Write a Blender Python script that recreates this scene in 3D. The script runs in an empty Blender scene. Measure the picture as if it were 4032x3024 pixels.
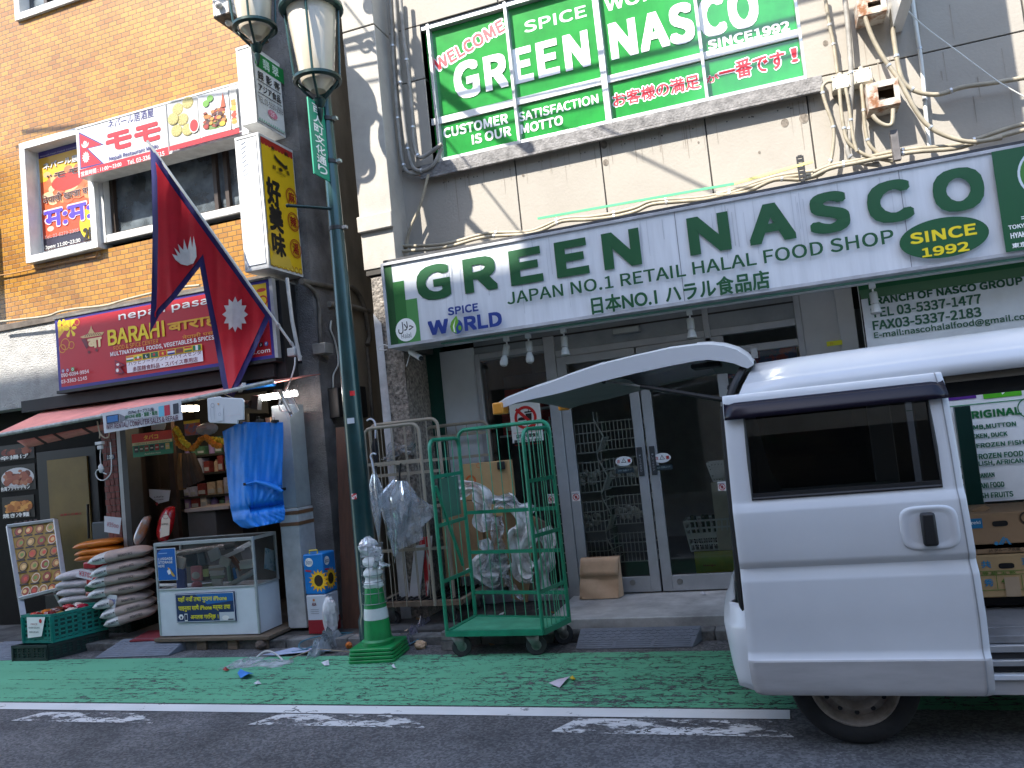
import bpy, bmesh, math, random, os
from mathutils import Vector, Matrix
random.seed(7)
SC = bpy.context.scene; COL = SC.collection
V = Vector
# ------------------------------------------------------------------ camera, sky, sun, exposure
PITCH, ROLL, YAW, FPX = math.radians(3.964), math.radians(5.907), math.radians(18.22), 3100.0
CAM = V((0, 0, 1.58))
_f = V((-math.sin(YAW)*math.cos(PITCH), math.cos(YAW)*math.cos(PITCH), math.sin(PITCH)))
_r = V((math.cos(YAW), math.sin(YAW), 0)); _d = _f.cross(_r)
_c, _s = math.cos(ROLL), math.sin(ROLL)
RR, DD = _r*_c + _d*_s, _d*_c - _r*_s
cam = bpy.data.objects.new('camera', bpy.data.cameras.new('camera')); COL.objects.link(cam)
cam.matrix_world = Matrix(((RR.x, -DD.x, -_f.x, CAM.x), (RR.y, -DD.y, -_f.y, CAM.y), (RR.z, -DD.z, -_f.z, CAM.z), (0, 0, 0, 1)))
cam.data.sensor_width = 36; cam.data.lens = 36*FPX/4032; cam.data.clip_end = 500; cam.data.clip_start = .05
SC.camera = cam
SUNDIR = V((.41, .80, -1)).normalized()
w = bpy.data.worlds.new('World'); SC.world = w; w.use_nodes = True
nt = w.node_tree; bg = nt.nodes['Background']; sky = nt.nodes.new('ShaderNodeTexSky'); sky.sky_type = 'NISHITA'; sky.sun_disc = False
sky.sun_elevation = math.asin(-SUNDIR.z); sky.sun_rotation = math.atan2(-SUNDIR.x, -SUNDIR.y) % (2*math.pi)
nt.links.new(sky.outputs[0], bg.inputs[0]); bg.inputs[1].default_value = .11
sun = bpy.data.objects.new('sun', bpy.data.lights.new('sun', 'SUN')); COL.objects.link(sun)
sun.data.energy = 2.35; sun.data.angle = math.radians(.5); sun.data.color = (1, .95, .86); sun.location = (-6, -9, 15)
sun.rotation_euler = SUNDIR.to_track_quat('-Z', 'Y').to_euler()
SC.view_settings.view_transform = 'Standard'; SC.view_settings.look = 'None'; SC.view_settings.exposure = 2.45; SC.view_settings.gamma = 1
SC.view_settings.use_curve_mapping = False
# ------------------------------------------------------------------ placing: points of real planes
def ray(x, y): return RR*((x-2016)/FPX) + DD*((y-1512)/FPX) + _f
def P(x, y, Y): d = ray(x, y); return CAM + d*(Y/d.y)
def G(x, y, z=0): d = ray(x, y); return CAM + d*((z-CAM.z)/d.z)
def PX(x, y, X): d = ray(x, y); return CAM + d*(X/d.x)
def PN(x, y, o, n): d = ray(x, y); return CAM + d*((V(o)-CAM).dot(n)/d.dot(n))
# ------------------------------------------------------------------ materials
def lin(c): return c/12.92 if c <= .04045 else ((c+.055)/1.055)**2.4
def S(r, g, b): return (lin(r/255), lin(g/255), lin(b/255))
MATS = {}
def mat(name, col, rough=.6, metal=0, var=.12, vscale=6, bump=0, bscale=60, coat=0, spec=.5, emit=None, estr=0, stretch=None, col2=None, thr=None, alpha=1):
    if name in MATS: return MATS[name]
    m = bpy.data.materials.new(name); MATS[name] = m; m.use_nodes = True; t = m.node_tree; b = t.nodes['Principled BSDF']
    b.inputs['Roughness'].default_value = rough; b.inputs['Metallic'].default_value = metal; b.inputs['Specular IOR Level'].default_value = spec
    b.inputs['Coat Weight'].default_value = coat; b.inputs['Coat Roughness'].default_value = .08
    b.inputs['Base Color'].default_value = (*col, 1); b.inputs['Alpha'].default_value = alpha
    if emit: b.inputs['Emission Color'].default_value = (*emit, 1); b.inputs['Emission Strength'].default_value = estr
    tc = t.nodes.new('ShaderNodeTexCoord'); src = tc.outputs['Object']
    if stretch:
        mp = t.nodes.new('ShaderNodeMapping'); mp.inputs['Scale'].default_value = stretch; t.links.new(src, mp.inputs[0]); src = mp.outputs[0]
    if var or col2:
        n = t.nodes.new('ShaderNodeTexNoise'); n.inputs['Scale'].default_value = vscale; n.inputs['Detail'].default_value = 7; n.inputs['Roughness'].default_value = .62
        t.links.new(src, n.inputs['Vector'])
        r = t.nodes.new('ShaderNodeValToRGB'); lo, hi = thr or (.3, .72)
        r.color_ramp.elements[0].position = lo; r.color_ramp.elements[1].position = hi
        a = col2 if col2 else tuple(max(0, c*(1-var*1.3)) for c in col); e = col if col2 else tuple(min(1, c*(1+var*.7)) for c in col)
        r.color_ramp.elements[0].color = (*a, 1); r.color_ramp.elements[1].color = (*e, 1)
        t.links.new(n.outputs['Fac'], r.inputs[0]); t.links.new(r.outputs[0], b.inputs['Base Color'])
    if bump:
        n2 = t.nodes.new('ShaderNodeTexNoise'); n2.inputs['Scale'].default_value = bscale; n2.inputs['Detail'].default_value = 5; t.links.new(src, n2.inputs['Vector'])
        bp = t.nodes.new('ShaderNodeBump'); bp.inputs['Strength'].default_value = bump; bp.inputs['Distance'].default_value = .02
        t.links.new(n2.outputs['Fac'], bp.inputs['Height']); t.links.new(bp.outputs[0], b.inputs['Normal'])
    return m
def ink(r, g, b): return mat('ink_%d_%d_%d' % (r, g, b), S(r, g, b), .45, var=.05, vscale=3)
def glass(name, tint=(.8, .85, .83), refl=1.0, rough=.01, base=None):
    """thin window glass: tinted see-through plus mirror reflection by Fresnel"""
    m = bpy.data.materials.new(name); MATS[name] = m; m.use_nodes = True; t = m.node_tree; t.nodes.clear()
    o = t.nodes.new('ShaderNodeOutputMaterial'); mx = t.nodes.new('ShaderNodeMixShader'); tr = t.nodes.new('ShaderNodeBsdfTransparent'); gl = t.nodes.new('ShaderNodeBsdfGlossy'); fr = t.nodes.new('ShaderNodeFresnel')
    tr.inputs[0].default_value = (*tint, 1); gl.inputs[0].default_value = (refl, refl, refl, 1); gl.inputs['Roughness'].default_value = rough; fr.inputs[0].default_value = 1.52
    t.links.new(fr.outputs[0], mx.inputs[0]); t.links.new(tr.outputs[0], mx.inputs[1]); t.links.new(gl.outputs[0], mx.inputs[2])
    last = mx
    if base:
        df = t.nodes.new('ShaderNodeBsdfDiffuse'); df.inputs[0].default_value = (*base[0], 1); m2 = t.nodes.new('ShaderNodeMixShader'); m2.inputs[0].default_value = base[1]
        if len(base) > 2:
            tc = t.nodes.new('ShaderNodeTexCoord'); n = t.nodes.new('ShaderNodeTexNoise'); n.inputs['Scale'].default_value = base[2]; n.inputs['Detail'].default_value = 6
            t.links.new(tc.outputs['Object'], n.inputs['Vector']); r = t.nodes.new('ShaderNodeMapRange'); r.inputs[1].default_value = .35; r.inputs[2].default_value = .7; r.inputs[3].default_value = base[1]*.35; r.inputs[4].default_value = min(1, base[1]*1.7)
            t.links.new(n.outputs['Fac'], r.inputs[0]); t.links.new(r.outputs[0], m2.inputs[0])
        t.links.new(mx.outputs[0], m2.inputs[1]); t.links.new(df.outputs[0], m2.inputs[2]); last = m2
    t.links.new(last.outputs[0], o.inputs[0]); return m
# ------------------------------------------------------------------ mesh building
WLOC = {}
class MB:
    def __init__(s): s.v = []; s.f = []; s.m = []; s.mats = []
    def mi(s, m):
        if m not in s.mats: s.mats.append(m)
        return s.mats.index(m)
    def add(s, vs, fs, m):
        k = len(s.v); s.v += [V(x) for x in vs]; i = s.mi(m)
        for f in fs: s.f.append([k+a for a in f]); s.m.append(i)
    def box(s, x0, x1, y0, y1, z0, z1, m): s.hexa([(x0,y0,z0),(x1,y0,z0),(x1,y1,z0),(x0,y1,z0),(x0,y0,z1),(x1,y0,z1),(x1,y1,z1),(x0,y1,z1)], m)
    def hexa(s, p, m): s.add(p, [(3,2,1,0),(4,5,6,7),(0,1,5,4),(1,2,6,5),(2,3,7,6),(3,0,4,7)], m)
    def obox(s, c, ax, ay, az, m):
        c, ax, ay, az = V(c), V(ax), V(ay), V(az)
        s.hexa([c-ax-ay-az, c+ax-ay-az, c+ax+ay-az, c-ax+ay-az, c-ax-ay+az, c+ax-ay+az, c+ax+ay+az, c-ax+ay+az], m)
    def bar(s, a, b, w, h, m, up=(0,0,1)):
        a, b = V(a), V(b); d = b-a; u = V(up); sd = d.cross(u)
        if sd.length < 1e-6: sd = d.cross(V((1,0,0)))
        sd.normalize(); u = sd.cross(d).normalized(); s.obox((a+b)/2, d/2, sd*w/2, u*h/2, m)
    def quad(s, p, m): s.add(p, [tuple(range(len(p)))], m)
    def prism(s, pts, ext, m, side=None):
        n = len(pts); e = V(ext); s.add(pts, [tuple(range(n))], m); s.add([V(p)+e for p in pts], [tuple(reversed(range(n)))], m)
        s.add([V(p) for p in pts]+[V(p)+e for p in pts], [(i, i+n, (i+1) % n+n, (i+1) % n) for i in range(n)], side or m)
    def tube(s, pts, r, m, n=8, cap=True, closed=False):
        pts = [V(p) for p in pts]; L = len(pts); rs = r if isinstance(r, (list, tuple)) else [r]*L; vs = []; u = None
        for i, p in enumerate(pts):
            a = pts[i-1] if (i or closed) else p; b = pts[(i+1) % L] if (i < L-1 or closed) else p
            d = (b-a).normalized()
            if u is None:
                u = d.cross(V((0,0,1)));
                if u.length < .05: u = d.cross(V((1,0,0)))
            u = (u - d*u.dot(d)).normalized(); w_ = d.cross(u)
            vs += [p + (u*math.cos(2*math.pi*k/n) + w_*math.sin(2*math.pi*k/n))*rs[i] for k in range(n)]
        fs = [(i*n+k, i*n+(k+1) % n, (i+1) % L*n+(k+1) % n, (i+1) % L*n+k) for i in range(L if closed else L-1) for k in range(n)]
        if cap and not closed: fs += [tuple(reversed(range(n))), tuple((L-1)*n+k for k in range(n))]
        s.add(vs, fs, m)
    def lathe(s, prof, c, m, n=20, ax=(0,0,1), cap=True):
        c = V(c); a = V(ax).normalized(); u = a.cross(V((0,1,0)) if abs(a.y) < .9 else V((1,0,0))).normalized(); w_ = a.cross(u); vs = []; L = len(prof)
        for r, h in prof: vs += [c + a*h + (u*math.cos(2*math.pi*k/n) + w_*math.sin(2*math.pi*k/n))*r for k in range(n)]
        fs = [(i*n+k, i*n+(k+1) % n, (i+1)*n+(k+1) % n, (i+1)*n+k) for i in range(L-1) for k in range(n)]
        fs += [tuple(reversed(range(n))), tuple((L-1)*n+k for k in range(n))] if cap else []; s.add(vs, fs, m)
    def grid(s, fn, nu, nv, m, th=0):
        vs = [V(fn(i/nu, j/nv)) for j in range(nv+1) for i in range(nu+1)]
        fs = [(j*(nu+1)+i, j*(nu+1)+i+1, (j+1)*(nu+1)+i+1, (j+1)*(nu+1)+i) for j in range(nv) for i in range(nu)]; s.add(vs, fs, m)
    def ball(s, c, r, m, n=10, k=6, sc=(1,1,1)):
        c = V(c); vs = []
        for j in range(k+1):
            a = math.pi*j/k
            for i in range(n): b = 2*math.pi*i/n; vs.append(c+V((r*math.sin(a)*math.cos(b)*sc[0], r*math.sin(a)*math.sin(b)*sc[1], r*math.cos(a)*sc[2])))
        s.add(vs, [(j*n+i, (j+1)*n+i, (j+1)*n+(i+1) % n, j*n+(i+1) % n) for j in range(k) for i in range(n)], m)
    def build(s, name, parent=None, label=None, cat=None, group=None, kind=None, smooth=35, bevel=0, origin=None, solid=0, sub=0, weld=True):
        if not s.v: return None
        xs = [p.x for p in s.v]; ys = [p.y for p in s.v]; zs = [p.z for p in s.v]
        if parent is not None: o = WLOC[parent]
        elif origin is not None: o = V(origin)
        else: o = V(((min(xs)+max(xs))/2, (min(ys)+max(ys))/2, min(zs)))
        me = bpy.data.meshes.new(name); me.from_pydata([p-o for p in s.v], [], s.f)
        for m in s.mats: me.materials.append(m)
        me.polygons.foreach_set('material_index', s.m)
        if weld and (bevel or smooth):
            bm = bmesh.new(); bm.from_mesh(me); bmesh.ops.remove_doubles(bm, verts=bm.verts, dist=1e-5)
            bmesh.ops.recalc_face_normals(bm, faces=bm.faces) if not solid else None
            bm.to_mesh(me); bm.free()
        if smooth:
            me.polygons.foreach_set('use_smooth', [True]*len(me.polygons)); me.set_sharp_from_angle(angle=math.radians(smooth))
        me.update(); ob = bpy.data.objects.new(name, me); COL.objects.link(ob); WLOC[ob] = o
        if parent is None: ob.location = o
        else: ob.parent = parent
        if solid: md = ob.modifiers.new('solid', 'SOLIDIFY'); md.thickness = solid; md.offset = 0
        if sub: md = ob.modifiers.new('sub', 'SUBSURF'); md.levels = sub; md.render_levels = sub
        if bevel:
            md = ob.modifiers.new('bevel', 'BEVEL'); md.width = bevel; md.segments = 2; md.limit_method = 'ANGLE'; md.angle_limit = math.radians(40)
        tag(ob, label, cat, group, kind); return ob
def tag(o, label=None, cat=None, group=None, kind=None):
    for k, x in (('label', label), ('category', cat), ('group', group), ('kind', kind)):
        if x: o[k] = x
    return o
def thing(name, label, cat, loc, group=None):
    o = bpy.data.objects.new(name, None); COL.objects.link(o); o.location = V(loc); o.empty_display_size = .1; WLOC[o] = V(loc); return tag(o, label, cat, group)
def copy_tree(o, parent=None):
    c = o.copy(); COL.objects.link(c); c.parent = parent
    for ch in list(o.children): copy_tree(ch, c)
    return c
def dup(o, loc, label, rz=0, sc=None):
    c = copy_tree(o); c.location = V(loc); c.rotation_euler = (0, 0, rz); c['label'] = label
    if sc: c.scale = sc
    return c
def one(name, fn, label, cat, group=None, parent=None, **k):
    b = MB(); fn(b); return b.build(name, parent, label, cat, group, **k)
# ------------------------------------------------------------------ lettering
FONT = None
try:
    _p = os.path.join(bpy.utils.system_resource('DATAFILES'), 'fonts', 'Noto Sans CJK Regular.woff2')
    if os.path.exists(_p): FONT = bpy.data.fonts.load(_p)
except Exception: FONT = None
_GL = {}
def glyphs(txt, off):
    k = (txt, round(off, 4))
    if k in _GL: return _GL[k]
    c = bpy.data.curves.new('t', 'FONT'); c.body = txt; c.size = 1; c.offset = off; c.resolution_u = 4
    if FONT and max(map(ord, txt)) < 0x2E80 and not any(0x600 <= ord(q) < 0xA00 or ord(q) >= 0xFE00 for q in txt): c.font = FONT
    ob = bpy.data.objects.new('t', c)
    me = bpy.data.meshes.new_from_object(ob); vs = [(v.co.x, v.co.y) for v in me.vertices]; fs = [tuple(p.vertices) for p in me.polygons]
    bpy.data.objects.remove(ob); bpy.data.meshes.remove(me); bpy.data.curves.remove(c)
    if not vs: vs, fs = [(0, 0), (1, 0), (1, 1)], []
    x0 = min(v[0] for v in vs); x1 = max(v[0] for v in vs); y0 = min(v[1] for v in vs); y1 = max(v[1] for v in vs)
    _GL[k] = ([((v[0]-x0)/max(x1-x0, 1e-6), (v[1]-y0)/max(y1-y0, 1e-6)) for v in vs], fs, (x1-x0)/max(y1-y0, 1e-6)); return _GL[k]
class Print:
    """flat printed matter on one plane of a sign; every element lies a hair above the one before"""
    def __init__(s, O, U, W): s.O, s.U, s.W = V(O), V(U).normalized(), V(W).normalized(); s.N = s.U.cross(s.W); s.mb = MB(); s.d = .0012
    def uv(s, x, y): p = PN(x, y, s.O, s.N) - s.O; return (p.dot(s.U), p.dot(s.W))
    def at(s, u, v): return s.O + s.U*u + s.W*v + s.N*s.d
    def put(s, uv, fs, m): s.mb.add([s.at(*p) for p in uv], fs, m); s.d += .00012
    def poly(s, uv, m): s.put(uv, [tuple(range(len(uv)))], m)
    def pp(s, px, m): s.poly([s.uv(*p) for p in px], m)
    def rect(s, u0, v0, u1, v1, m): s.poly([(u0, v0), (u1, v0), (u1, v1), (u0, v1)], m)
    def rpx(s, x0, y0, x1, y1, m): a = s.uv(x0, y0); b = s.uv(x1, y1); s.rect(a[0], a[1], b[0], b[1], m)
    def ell(s, u, v, ru, rv, m, n=28, a0=0): s.poly([(u+ru*math.cos(2*math.pi*k/n+a0), v+rv*math.sin(2*math.pi*k/n+a0)) for k in range(n)], m)
    def epx(s, x, y, rx, ry, m, n=28): u, v = s.uv(x, y); k = abs(s.uv(x+10, y)[0]-u)/10; q = abs(s.uv(x, y+10)[1]-v)/10; s.ell(u, v, rx*k, ry*q, m, n)
    def ring(s, u, v, r, w_, m, n=28, asp=1):
        vs = [(u+asp*q*math.cos(2*math.pi*k/n), v+q*math.sin(2*math.pi*k/n)) for q in (r, r-w_) for k in range(n)]
        s.put(vs, [(k, (k+1) % n, n+(k+1) % n, n+k) for k in range(n)], m)
    def star(s, u, v, r, r2, n, m, asp=1): s.poly([(u+asp*(r if k % 2 == 0 else r2)*math.cos(math.pi*k/n+math.pi/2), v+(r if k % 2 == 0 else r2)*math.sin(math.pi*k/n+math.pi/2)) for k in range(2*n)], m)
    def text(s, t, box, m, bold=0, rot=0, out=None, outw=.06):
        """t fills box (u0,v0,u1,v1); bold in units of the height"""
        u0, v0, u1, v1 = box; h = abs(v1-v0); cx, cy = (u0+u1)/2, (v0+v1)/2
        cplx = any(ord(q) > 0x600 for q in t)
        def lay(mm, wd):
            g, fs, _ = glyphs(t, 0); w_ = wd*h
            if not wd: offs = [(0, 0)]
            elif cplx or mm is out: offs = [(w_*math.cos(a*math.pi/4), w_*math.sin(a*math.pi/4)) for a in range(8)]
            elif wd >= .04 and len(t) < 8: offs = [(w_*a/2, w_*b/2) for a in (-2, -1, 0, 1, 2) for b in (-2, -1, 0, 1, 2)]
            else: offs = [(w_*a, w_*b) for a in (-1, 0, 1) for b in (-1, 0, 1)]
            e_ = 0 if mm is out else min(w_, (u1-u0)*.2)
            cr, sr = math.cos(rot), math.sin(rot)
            for ox, oy in offs:
                uv = []
                for a, b in g:
                    x = u0+e_+(u1-u0-2*e_)*a+ox-cx; y = v0+e_+(v1-v0-2*e_)*b+oy-cy; uv.append((cx+x*cr-y*sr, cy+x*sr+y*cr))
                s.mb.add([s.at(*p) for p in uv], fs, mm); s.d += .00009
            s.d += .0001
        if out: lay(out, outw)
        lay(m, bold)
    def tpx(s, t, x0, y0, x1, y1, m, bold=0, **k):
        a = s.uv(x0, y0); b = s.uv(x1, y1); s.text(t, (a[0], a[1], b[0], b[1]), m, bold, **k)
    def build(s, parent, name='printing'): return s.mb.build(name, parent, smooth=0, weld=False)
def facade(Y): return Print((0, Y, 0), (1, 0, 0), (0, 0, 1))
def sideX(X): return Print((X, 0, 0), (0, 1, 0), (0, 0, 1))
def food(pr, u0, v0, u1, v1, cols, n, rr, seed=1):
    """a printed food photograph: heaped soft patches inside a rectangle"""
    rn = random.Random(seed)
    for _ in range(n):
        r = rn.uniform(.4, 1)*rr; u = rn.uniform(u0+r, u1-r) if u1-u0 > 2*r else (u0+u1)/2; v = rn.uniform(v0+r*.8, v1-r*.8) if v1-v0 > 1.6*r else (v0+v1)/2
        pr.ell(u, v, r, r*rn.uniform(.5, .8), ink(*rn.choice(cols)), 9, rn.random()*6)
# ------------------------------------------------------------------ ground, road, markings
def paint_mat(name, paint, under, lo, hi, sx=1, wear=None, crack=0, fine=9):
    """road paint over asphalt: the paint is missing along cracks and where tyres wore it off"""
    m = bpy.data.materials.new(name); m.use_nodes = True; t = m.node_tree; b = t.nodes['Principled BSDF']; L = t.links.new
    b.inputs['Roughness'].default_value = .85; b.inputs['Specular IOR Level'].default_value = .25
    tc = t.nodes.new('ShaderNodeTexCoord'); mp = t.nodes.new('ShaderNodeMapping'); mp.inputs['Scale'].default_value = (sx, 1, 1); L(tc.outputs['Object'], mp.inputs[0])
    n = t.nodes.new('ShaderNodeTexNoise'); n.inputs['Scale'].default_value = fine; n.inputs['Detail'].default_value = 9; n.inputs['Roughness'].default_value = .72; L(mp.outputs[0], n.inputs['Vector'])
    big = t.nodes.new('ShaderNodeTexNoise'); big.inputs['Scale'].default_value = 1.1; big.inputs['Detail'].default_value = 3; L(tc.outputs['Object'], big.inputs['Vector'])
    def mth(op, a, c):
        q = t.nodes.new('ShaderNodeMath'); q.operation = op
        for i, x in enumerate((a, c)):
            if isinstance(x, (int, float)): q.inputs[i].default_value = x
            else: L(x, q.inputs[i])
        return q.outputs[0]
    val = mth('ADD', n.outputs['Fac'], mth('MULTIPLY', mth('SUBTRACT', big.outputs['Fac'], .5), .45))
    if wear:
        sp = t.nodes.new('ShaderNodeSeparateXYZ'); L(tc.outputs['Object'], sp.inputs[0])
        # long wear stripes along the street, stronger to the right
        wob = t.nodes.new('ShaderNodeTexNoise'); wob.inputs['Scale'].default_value = .8; L(tc.outputs['Object'], wob.inputs['Vector'])
        wv = mth('ABSOLUTE', mth('SINE', mth('MULTIPLY', mth('ADD', sp.outputs['Y'], mth('MULTIPLY', wob.outputs['Fac'], .05)), wear[0]), 0), 0)
        seam = t.nodes.new('ShaderNodeMapRange'); seam.inputs[1].default_value = 0; seam.inputs[2].default_value = .16; seam.inputs[3].default_value = wear[1]; seam.inputs[4].default_value = 0; L(wv, seam.inputs[0]); val = mth('SUBTRACT', val, seam.outputs[0])
        val = mth('SUBTRACT', val, mth('MULTIPLY', sp.outputs['X'], wear[2]))
        sm = t.nodes.new('ShaderNodeMapping'); sm.inputs['Scale'].default_value = (.22, 13, 1); L(tc.outputs['Object'], sm.inputs[0]); sn = t.nodes.new('ShaderNodeTexNoise'); sn.inputs['Scale'].default_value = 1.6; sn.inputs['Detail'].default_value = 5; L(sm.outputs[0], sn.inputs['Vector'])
        val = mth('ADD', val, mth('MULTIPLY', mth('SUBTRACT', sn.outputs['Fac'], .5), wear[3]))
    if crack:
        w2 = t.nodes.new('ShaderNodeMixRGB'); w2.inputs[0].default_value = .18; n3 = t.nodes.new('ShaderNodeTexNoise'); n3.inputs['Scale'].default_value = 14; L(mp.outputs[0], n3.inputs['Vector'])
        L(mp.outputs[0], w2.inputs[1]); L(n3.outputs['Color'], w2.inputs[2])
        vo = t.nodes.new('ShaderNodeTexVoronoi'); vo.feature = 'DISTANCE_TO_EDGE'; vo.inputs['Scale'].default_value = crack; L(w2.outputs[0], vo.inputs['Vector'])
        ck = t.nodes.new('ShaderNodeMapRange'); ck.inputs[1].default_value = .0; ck.inputs[2].default_value = .05; ck.inputs[3].default_value = .26; ck.inputs[4].default_value = 0; L(vo.outputs['Distance'], ck.inputs[0])
        gate = t.nodes.new('ShaderNodeMapRange'); gate.inputs[1].default_value = .42; gate.inputs[2].default_value = .62; L(big.outputs['Fac'], gate.inputs[0])
        if wear: gate.inputs[1].default_value = -5.5; gate.inputs[2].default_value = -1.5; L(sp.outputs['X'], gate.inputs[0])
        val = mth('SUBTRACT', val, mth('MULTIPLY', ck.outputs[0], mth('ADD', mth('MULTIPLY', gate.outputs[0], .8), .2)))
    r = t.nodes.new('ShaderNodeValToRGB'); r.color_ramp.elements[0].position = lo; r.color_ramp.elements[1].position = hi; r.color_ramp.elements[0].color = (0, 0, 0, 1); L(val, r.inputs[0])
    dn = t.nodes.new('ShaderNodeTexNoise'); dn.inputs['Scale'].default_value = 3; dn.inputs['Detail'].default_value = 8; L(mp.outputs[0], dn.inputs['Vector'])
    dm = t.nodes.new('ShaderNodeMixRGB'); dm.inputs[1].default_value = (*[c*.72 for c in paint], 1); dm.inputs[2].default_value = (*[min(1, c*1.15) for c in paint], 1); L(dn.outputs['Fac'], dm.inputs[0])
    L(r.outputs[0], b.inputs['Alpha']); L(dm.outputs[0], b.inputs['Base Color'])
    return m
def asphalt():
    m = mat('asphalt', (.125, .125, .13), .85, var=.35, vscale=2.2, bump=.5, bscale=160, spec=.3); t = m.node_tree; b = t.nodes['Principled BSDF']
    tc = t.nodes.new('ShaderNodeTexCoord'); v = t.nodes.new('ShaderNodeTexVoronoi'); v.inputs['Scale'].default_value = 75; t.links.new(tc.outputs['Object'], v.inputs['Vector'])
    r = t.nodes.new('ShaderNodeValToRGB'); r.color_ramp.elements[0].color = (.72, .72, .72, 1); r.color_ramp.elements[1].color = (1.5, 1.48, 1.45, 1); r.color_ramp.elements[0].position = .2; r.color_ramp.elements[1].position = .95
    sx = t.nodes.new('ShaderNodeSeparateColor'); t.links.new(v.outputs['Color'], sx.inputs[0]); t.links.new(sx.outputs[0], r.inputs[0])
    mu = t.nodes.new('ShaderNodeMixRGB'); mu.blend_type = 'MULTIPLY'; mu.inputs[0].default_value = 1
    src = b.inputs['Base Color'].links[0].from_socket; t.links.new(src, mu.inputs[1]); t.links.new(r.outputs[0], mu.inputs[2]); t.links.new(mu.outputs[0], b.inputs['Base Color']); return m
ASPH = asphalt()
CONC = mat('concrete_grey', (.2, .2, .195), .85, var=.6, vscale=5, bump=.3, bscale=90, spec=.25)
CONC_D = mat('concrete_dirty', (.1, .098, .095), .9, var=.5, vscale=4, bump=.35, bscale=60, spec=.2)
def sheet(name, x0, x1, y0, y1, z, m, kind='structure', label=None, cat=None, n=1):
    b = MB(); b.quad([(x0, y0, z), (x1, y0, z), (x1, y1, z), (x0, y1, z)], m); return b.build(name, None, label, cat, None, kind, smooth=0)
sheet('ground', -80, 80, -60, 80, -.012, ASPH)
sheet('road', -60, 60, -1.6, 5.86, 0, ASPH)
sheet('green_lane', -40, 40, 4.50, 5.585, .004, paint_mat('green_paint', (.13, .40, .235), (.05, .055, .055), .365, .455, .5, (14.3, .13, .008, .26), 13, 24))
sheet('white_line', -40, -.12, 4.345, 4.478, .004, paint_mat('white_paint', (.72, .72, .70), (.06, .06, .06), .27, .34, .6, None, 5))
WORN = paint_mat('worn_white_paint', (.62, .62, .61), (.05, .05, .053), .46, .52, .45, None, 16)
for (a, b_) in (((150, 2805), (575, 2850)), ((1075, 2812), (1640, 2868)), ((2235, 2830), (3085, 2905))):
    p, q = G(*a), G(*b_); r_ = MB(); s_ = .06
    r_.quad([(p.x-.05, q.y, .004), (q.x+.05, q.y, .004), (q.x-s_, p.y, .004), (p.x+s_, p.y, .004)], WORN); r_.build('road_marking', None, None, None, None, 'structure', smooth=0)
one('kerb', lambda b: [b.box(x, x+.595, 5.86, 6.0, -.01, .07, CONC) for x in [i*.6-12 for i in range(40)]], None, None, kind='structure', bevel=.008)
one('pavement', lambda b: (b.box(-40, -3.42, 6.0, 9.5, -.01, .07, CONC_D), b.box(-3.42, -1.95, 6.0, 6.9, -.01, .09, CONC_D), b.box(1.9, 40, 6.0, 6.9, -.01, .07, CONC)), None, None, kind='structure')
one('entrance_step', lambda b: (b.box(-1.9, 1.88, 6.04, 6.93, .0, .135, mat('step_concrete', (.5, .5, .49), .7, var=.3, vscale=4, bump=.15)), b.box(-1.93, 1.9, 6.0, 6.035, 0, .06, CONC)), None, None, kind='structure', bevel=.01)
one('opposite_pavement', lambda b: b.box(-40, 40, -3.0, -1.6, -.01, .12, CONC), None, None, kind='structure')
# buildings across the street, behind the photographer: they shade the street and stand in the glass reflections
WALLO = mat('opposite_wall', (.33, .31, .29), .85, var=.2, vscale=1.5, bump=.15)
GLO = mat('opposite_glass', (.03, .035, .04), .08, var=0)
def opposite(x0, x1, h, col, nm):
    b = MB(); m = mat('opposite_wall_'+nm, col, .85, var=.2, vscale=1.3, bump=.1); b.box(x0, x1, -11, -2.6, 0, h, m)
    k = 1
    for z in [3.6+i*2.9 for i in range(int((h-3)/2.9))]:
        for i in range(int((x1-x0-.6)/1.5)): b.box(x0+.6+i*1.5, x0+1.55+i*1.5, -2.62, -2.57, z, z+1.35, GLO)
    b.box(x0+.3, x1-.3, -2.62, -2.56, .15, 2.7, GLO)
    b.build('opposite_building', None, nm+' building across the street behind the viewer', 'building', 'buildings across the street', smooth=0)
opposite(-15.5, -7.5, 14.1, (.5, .48, .45), 'beige tiled'); opposite(-7.5, -6.2, 13.75, (.55, .54, .52), 'narrow pale grey'); opposite(-6.2, -1.2, 14.35, (.5, .48, .46), 'wide warm grey'); opposite(-1.2, 16, 6.4, (.55, .54, .5), 'low pale concrete'); opposite(-30, -15.5, 5.2, (.5, .48, .44), 'low sand coloured')
# overhead cables in front of the facades (above the picture): they throw the thin slanting shadows
for i, (a, b_, r_, lb) in enumerate([((-8.5, 5.2, 7.2), (3.5, 5.6, 6.2), .012, 'thin black overhead cable running lowest along the street'), ((-8.5, 5.0, 7.6), (3.5, 5.2, 6.9), .02, 'thick black overhead cable above the thin one'), ((-6.5, 4.2, 8.0), (3.5, 5.9, 5.9), .012, 'thin black overhead cable crossing towards the shop wall')]):
    pts = [V(a).lerp(V(b_), t/12) - V((0, 0, .35*4*(t/12)*(1-t/12))) for t in range(13)]
    one('overhead_cable', lambda b: b.tube(pts, r_, mat('black_rubber', (.02, .02, .02), .6, var=.1), 6), lb, 'cable', 'overhead cables')
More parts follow.
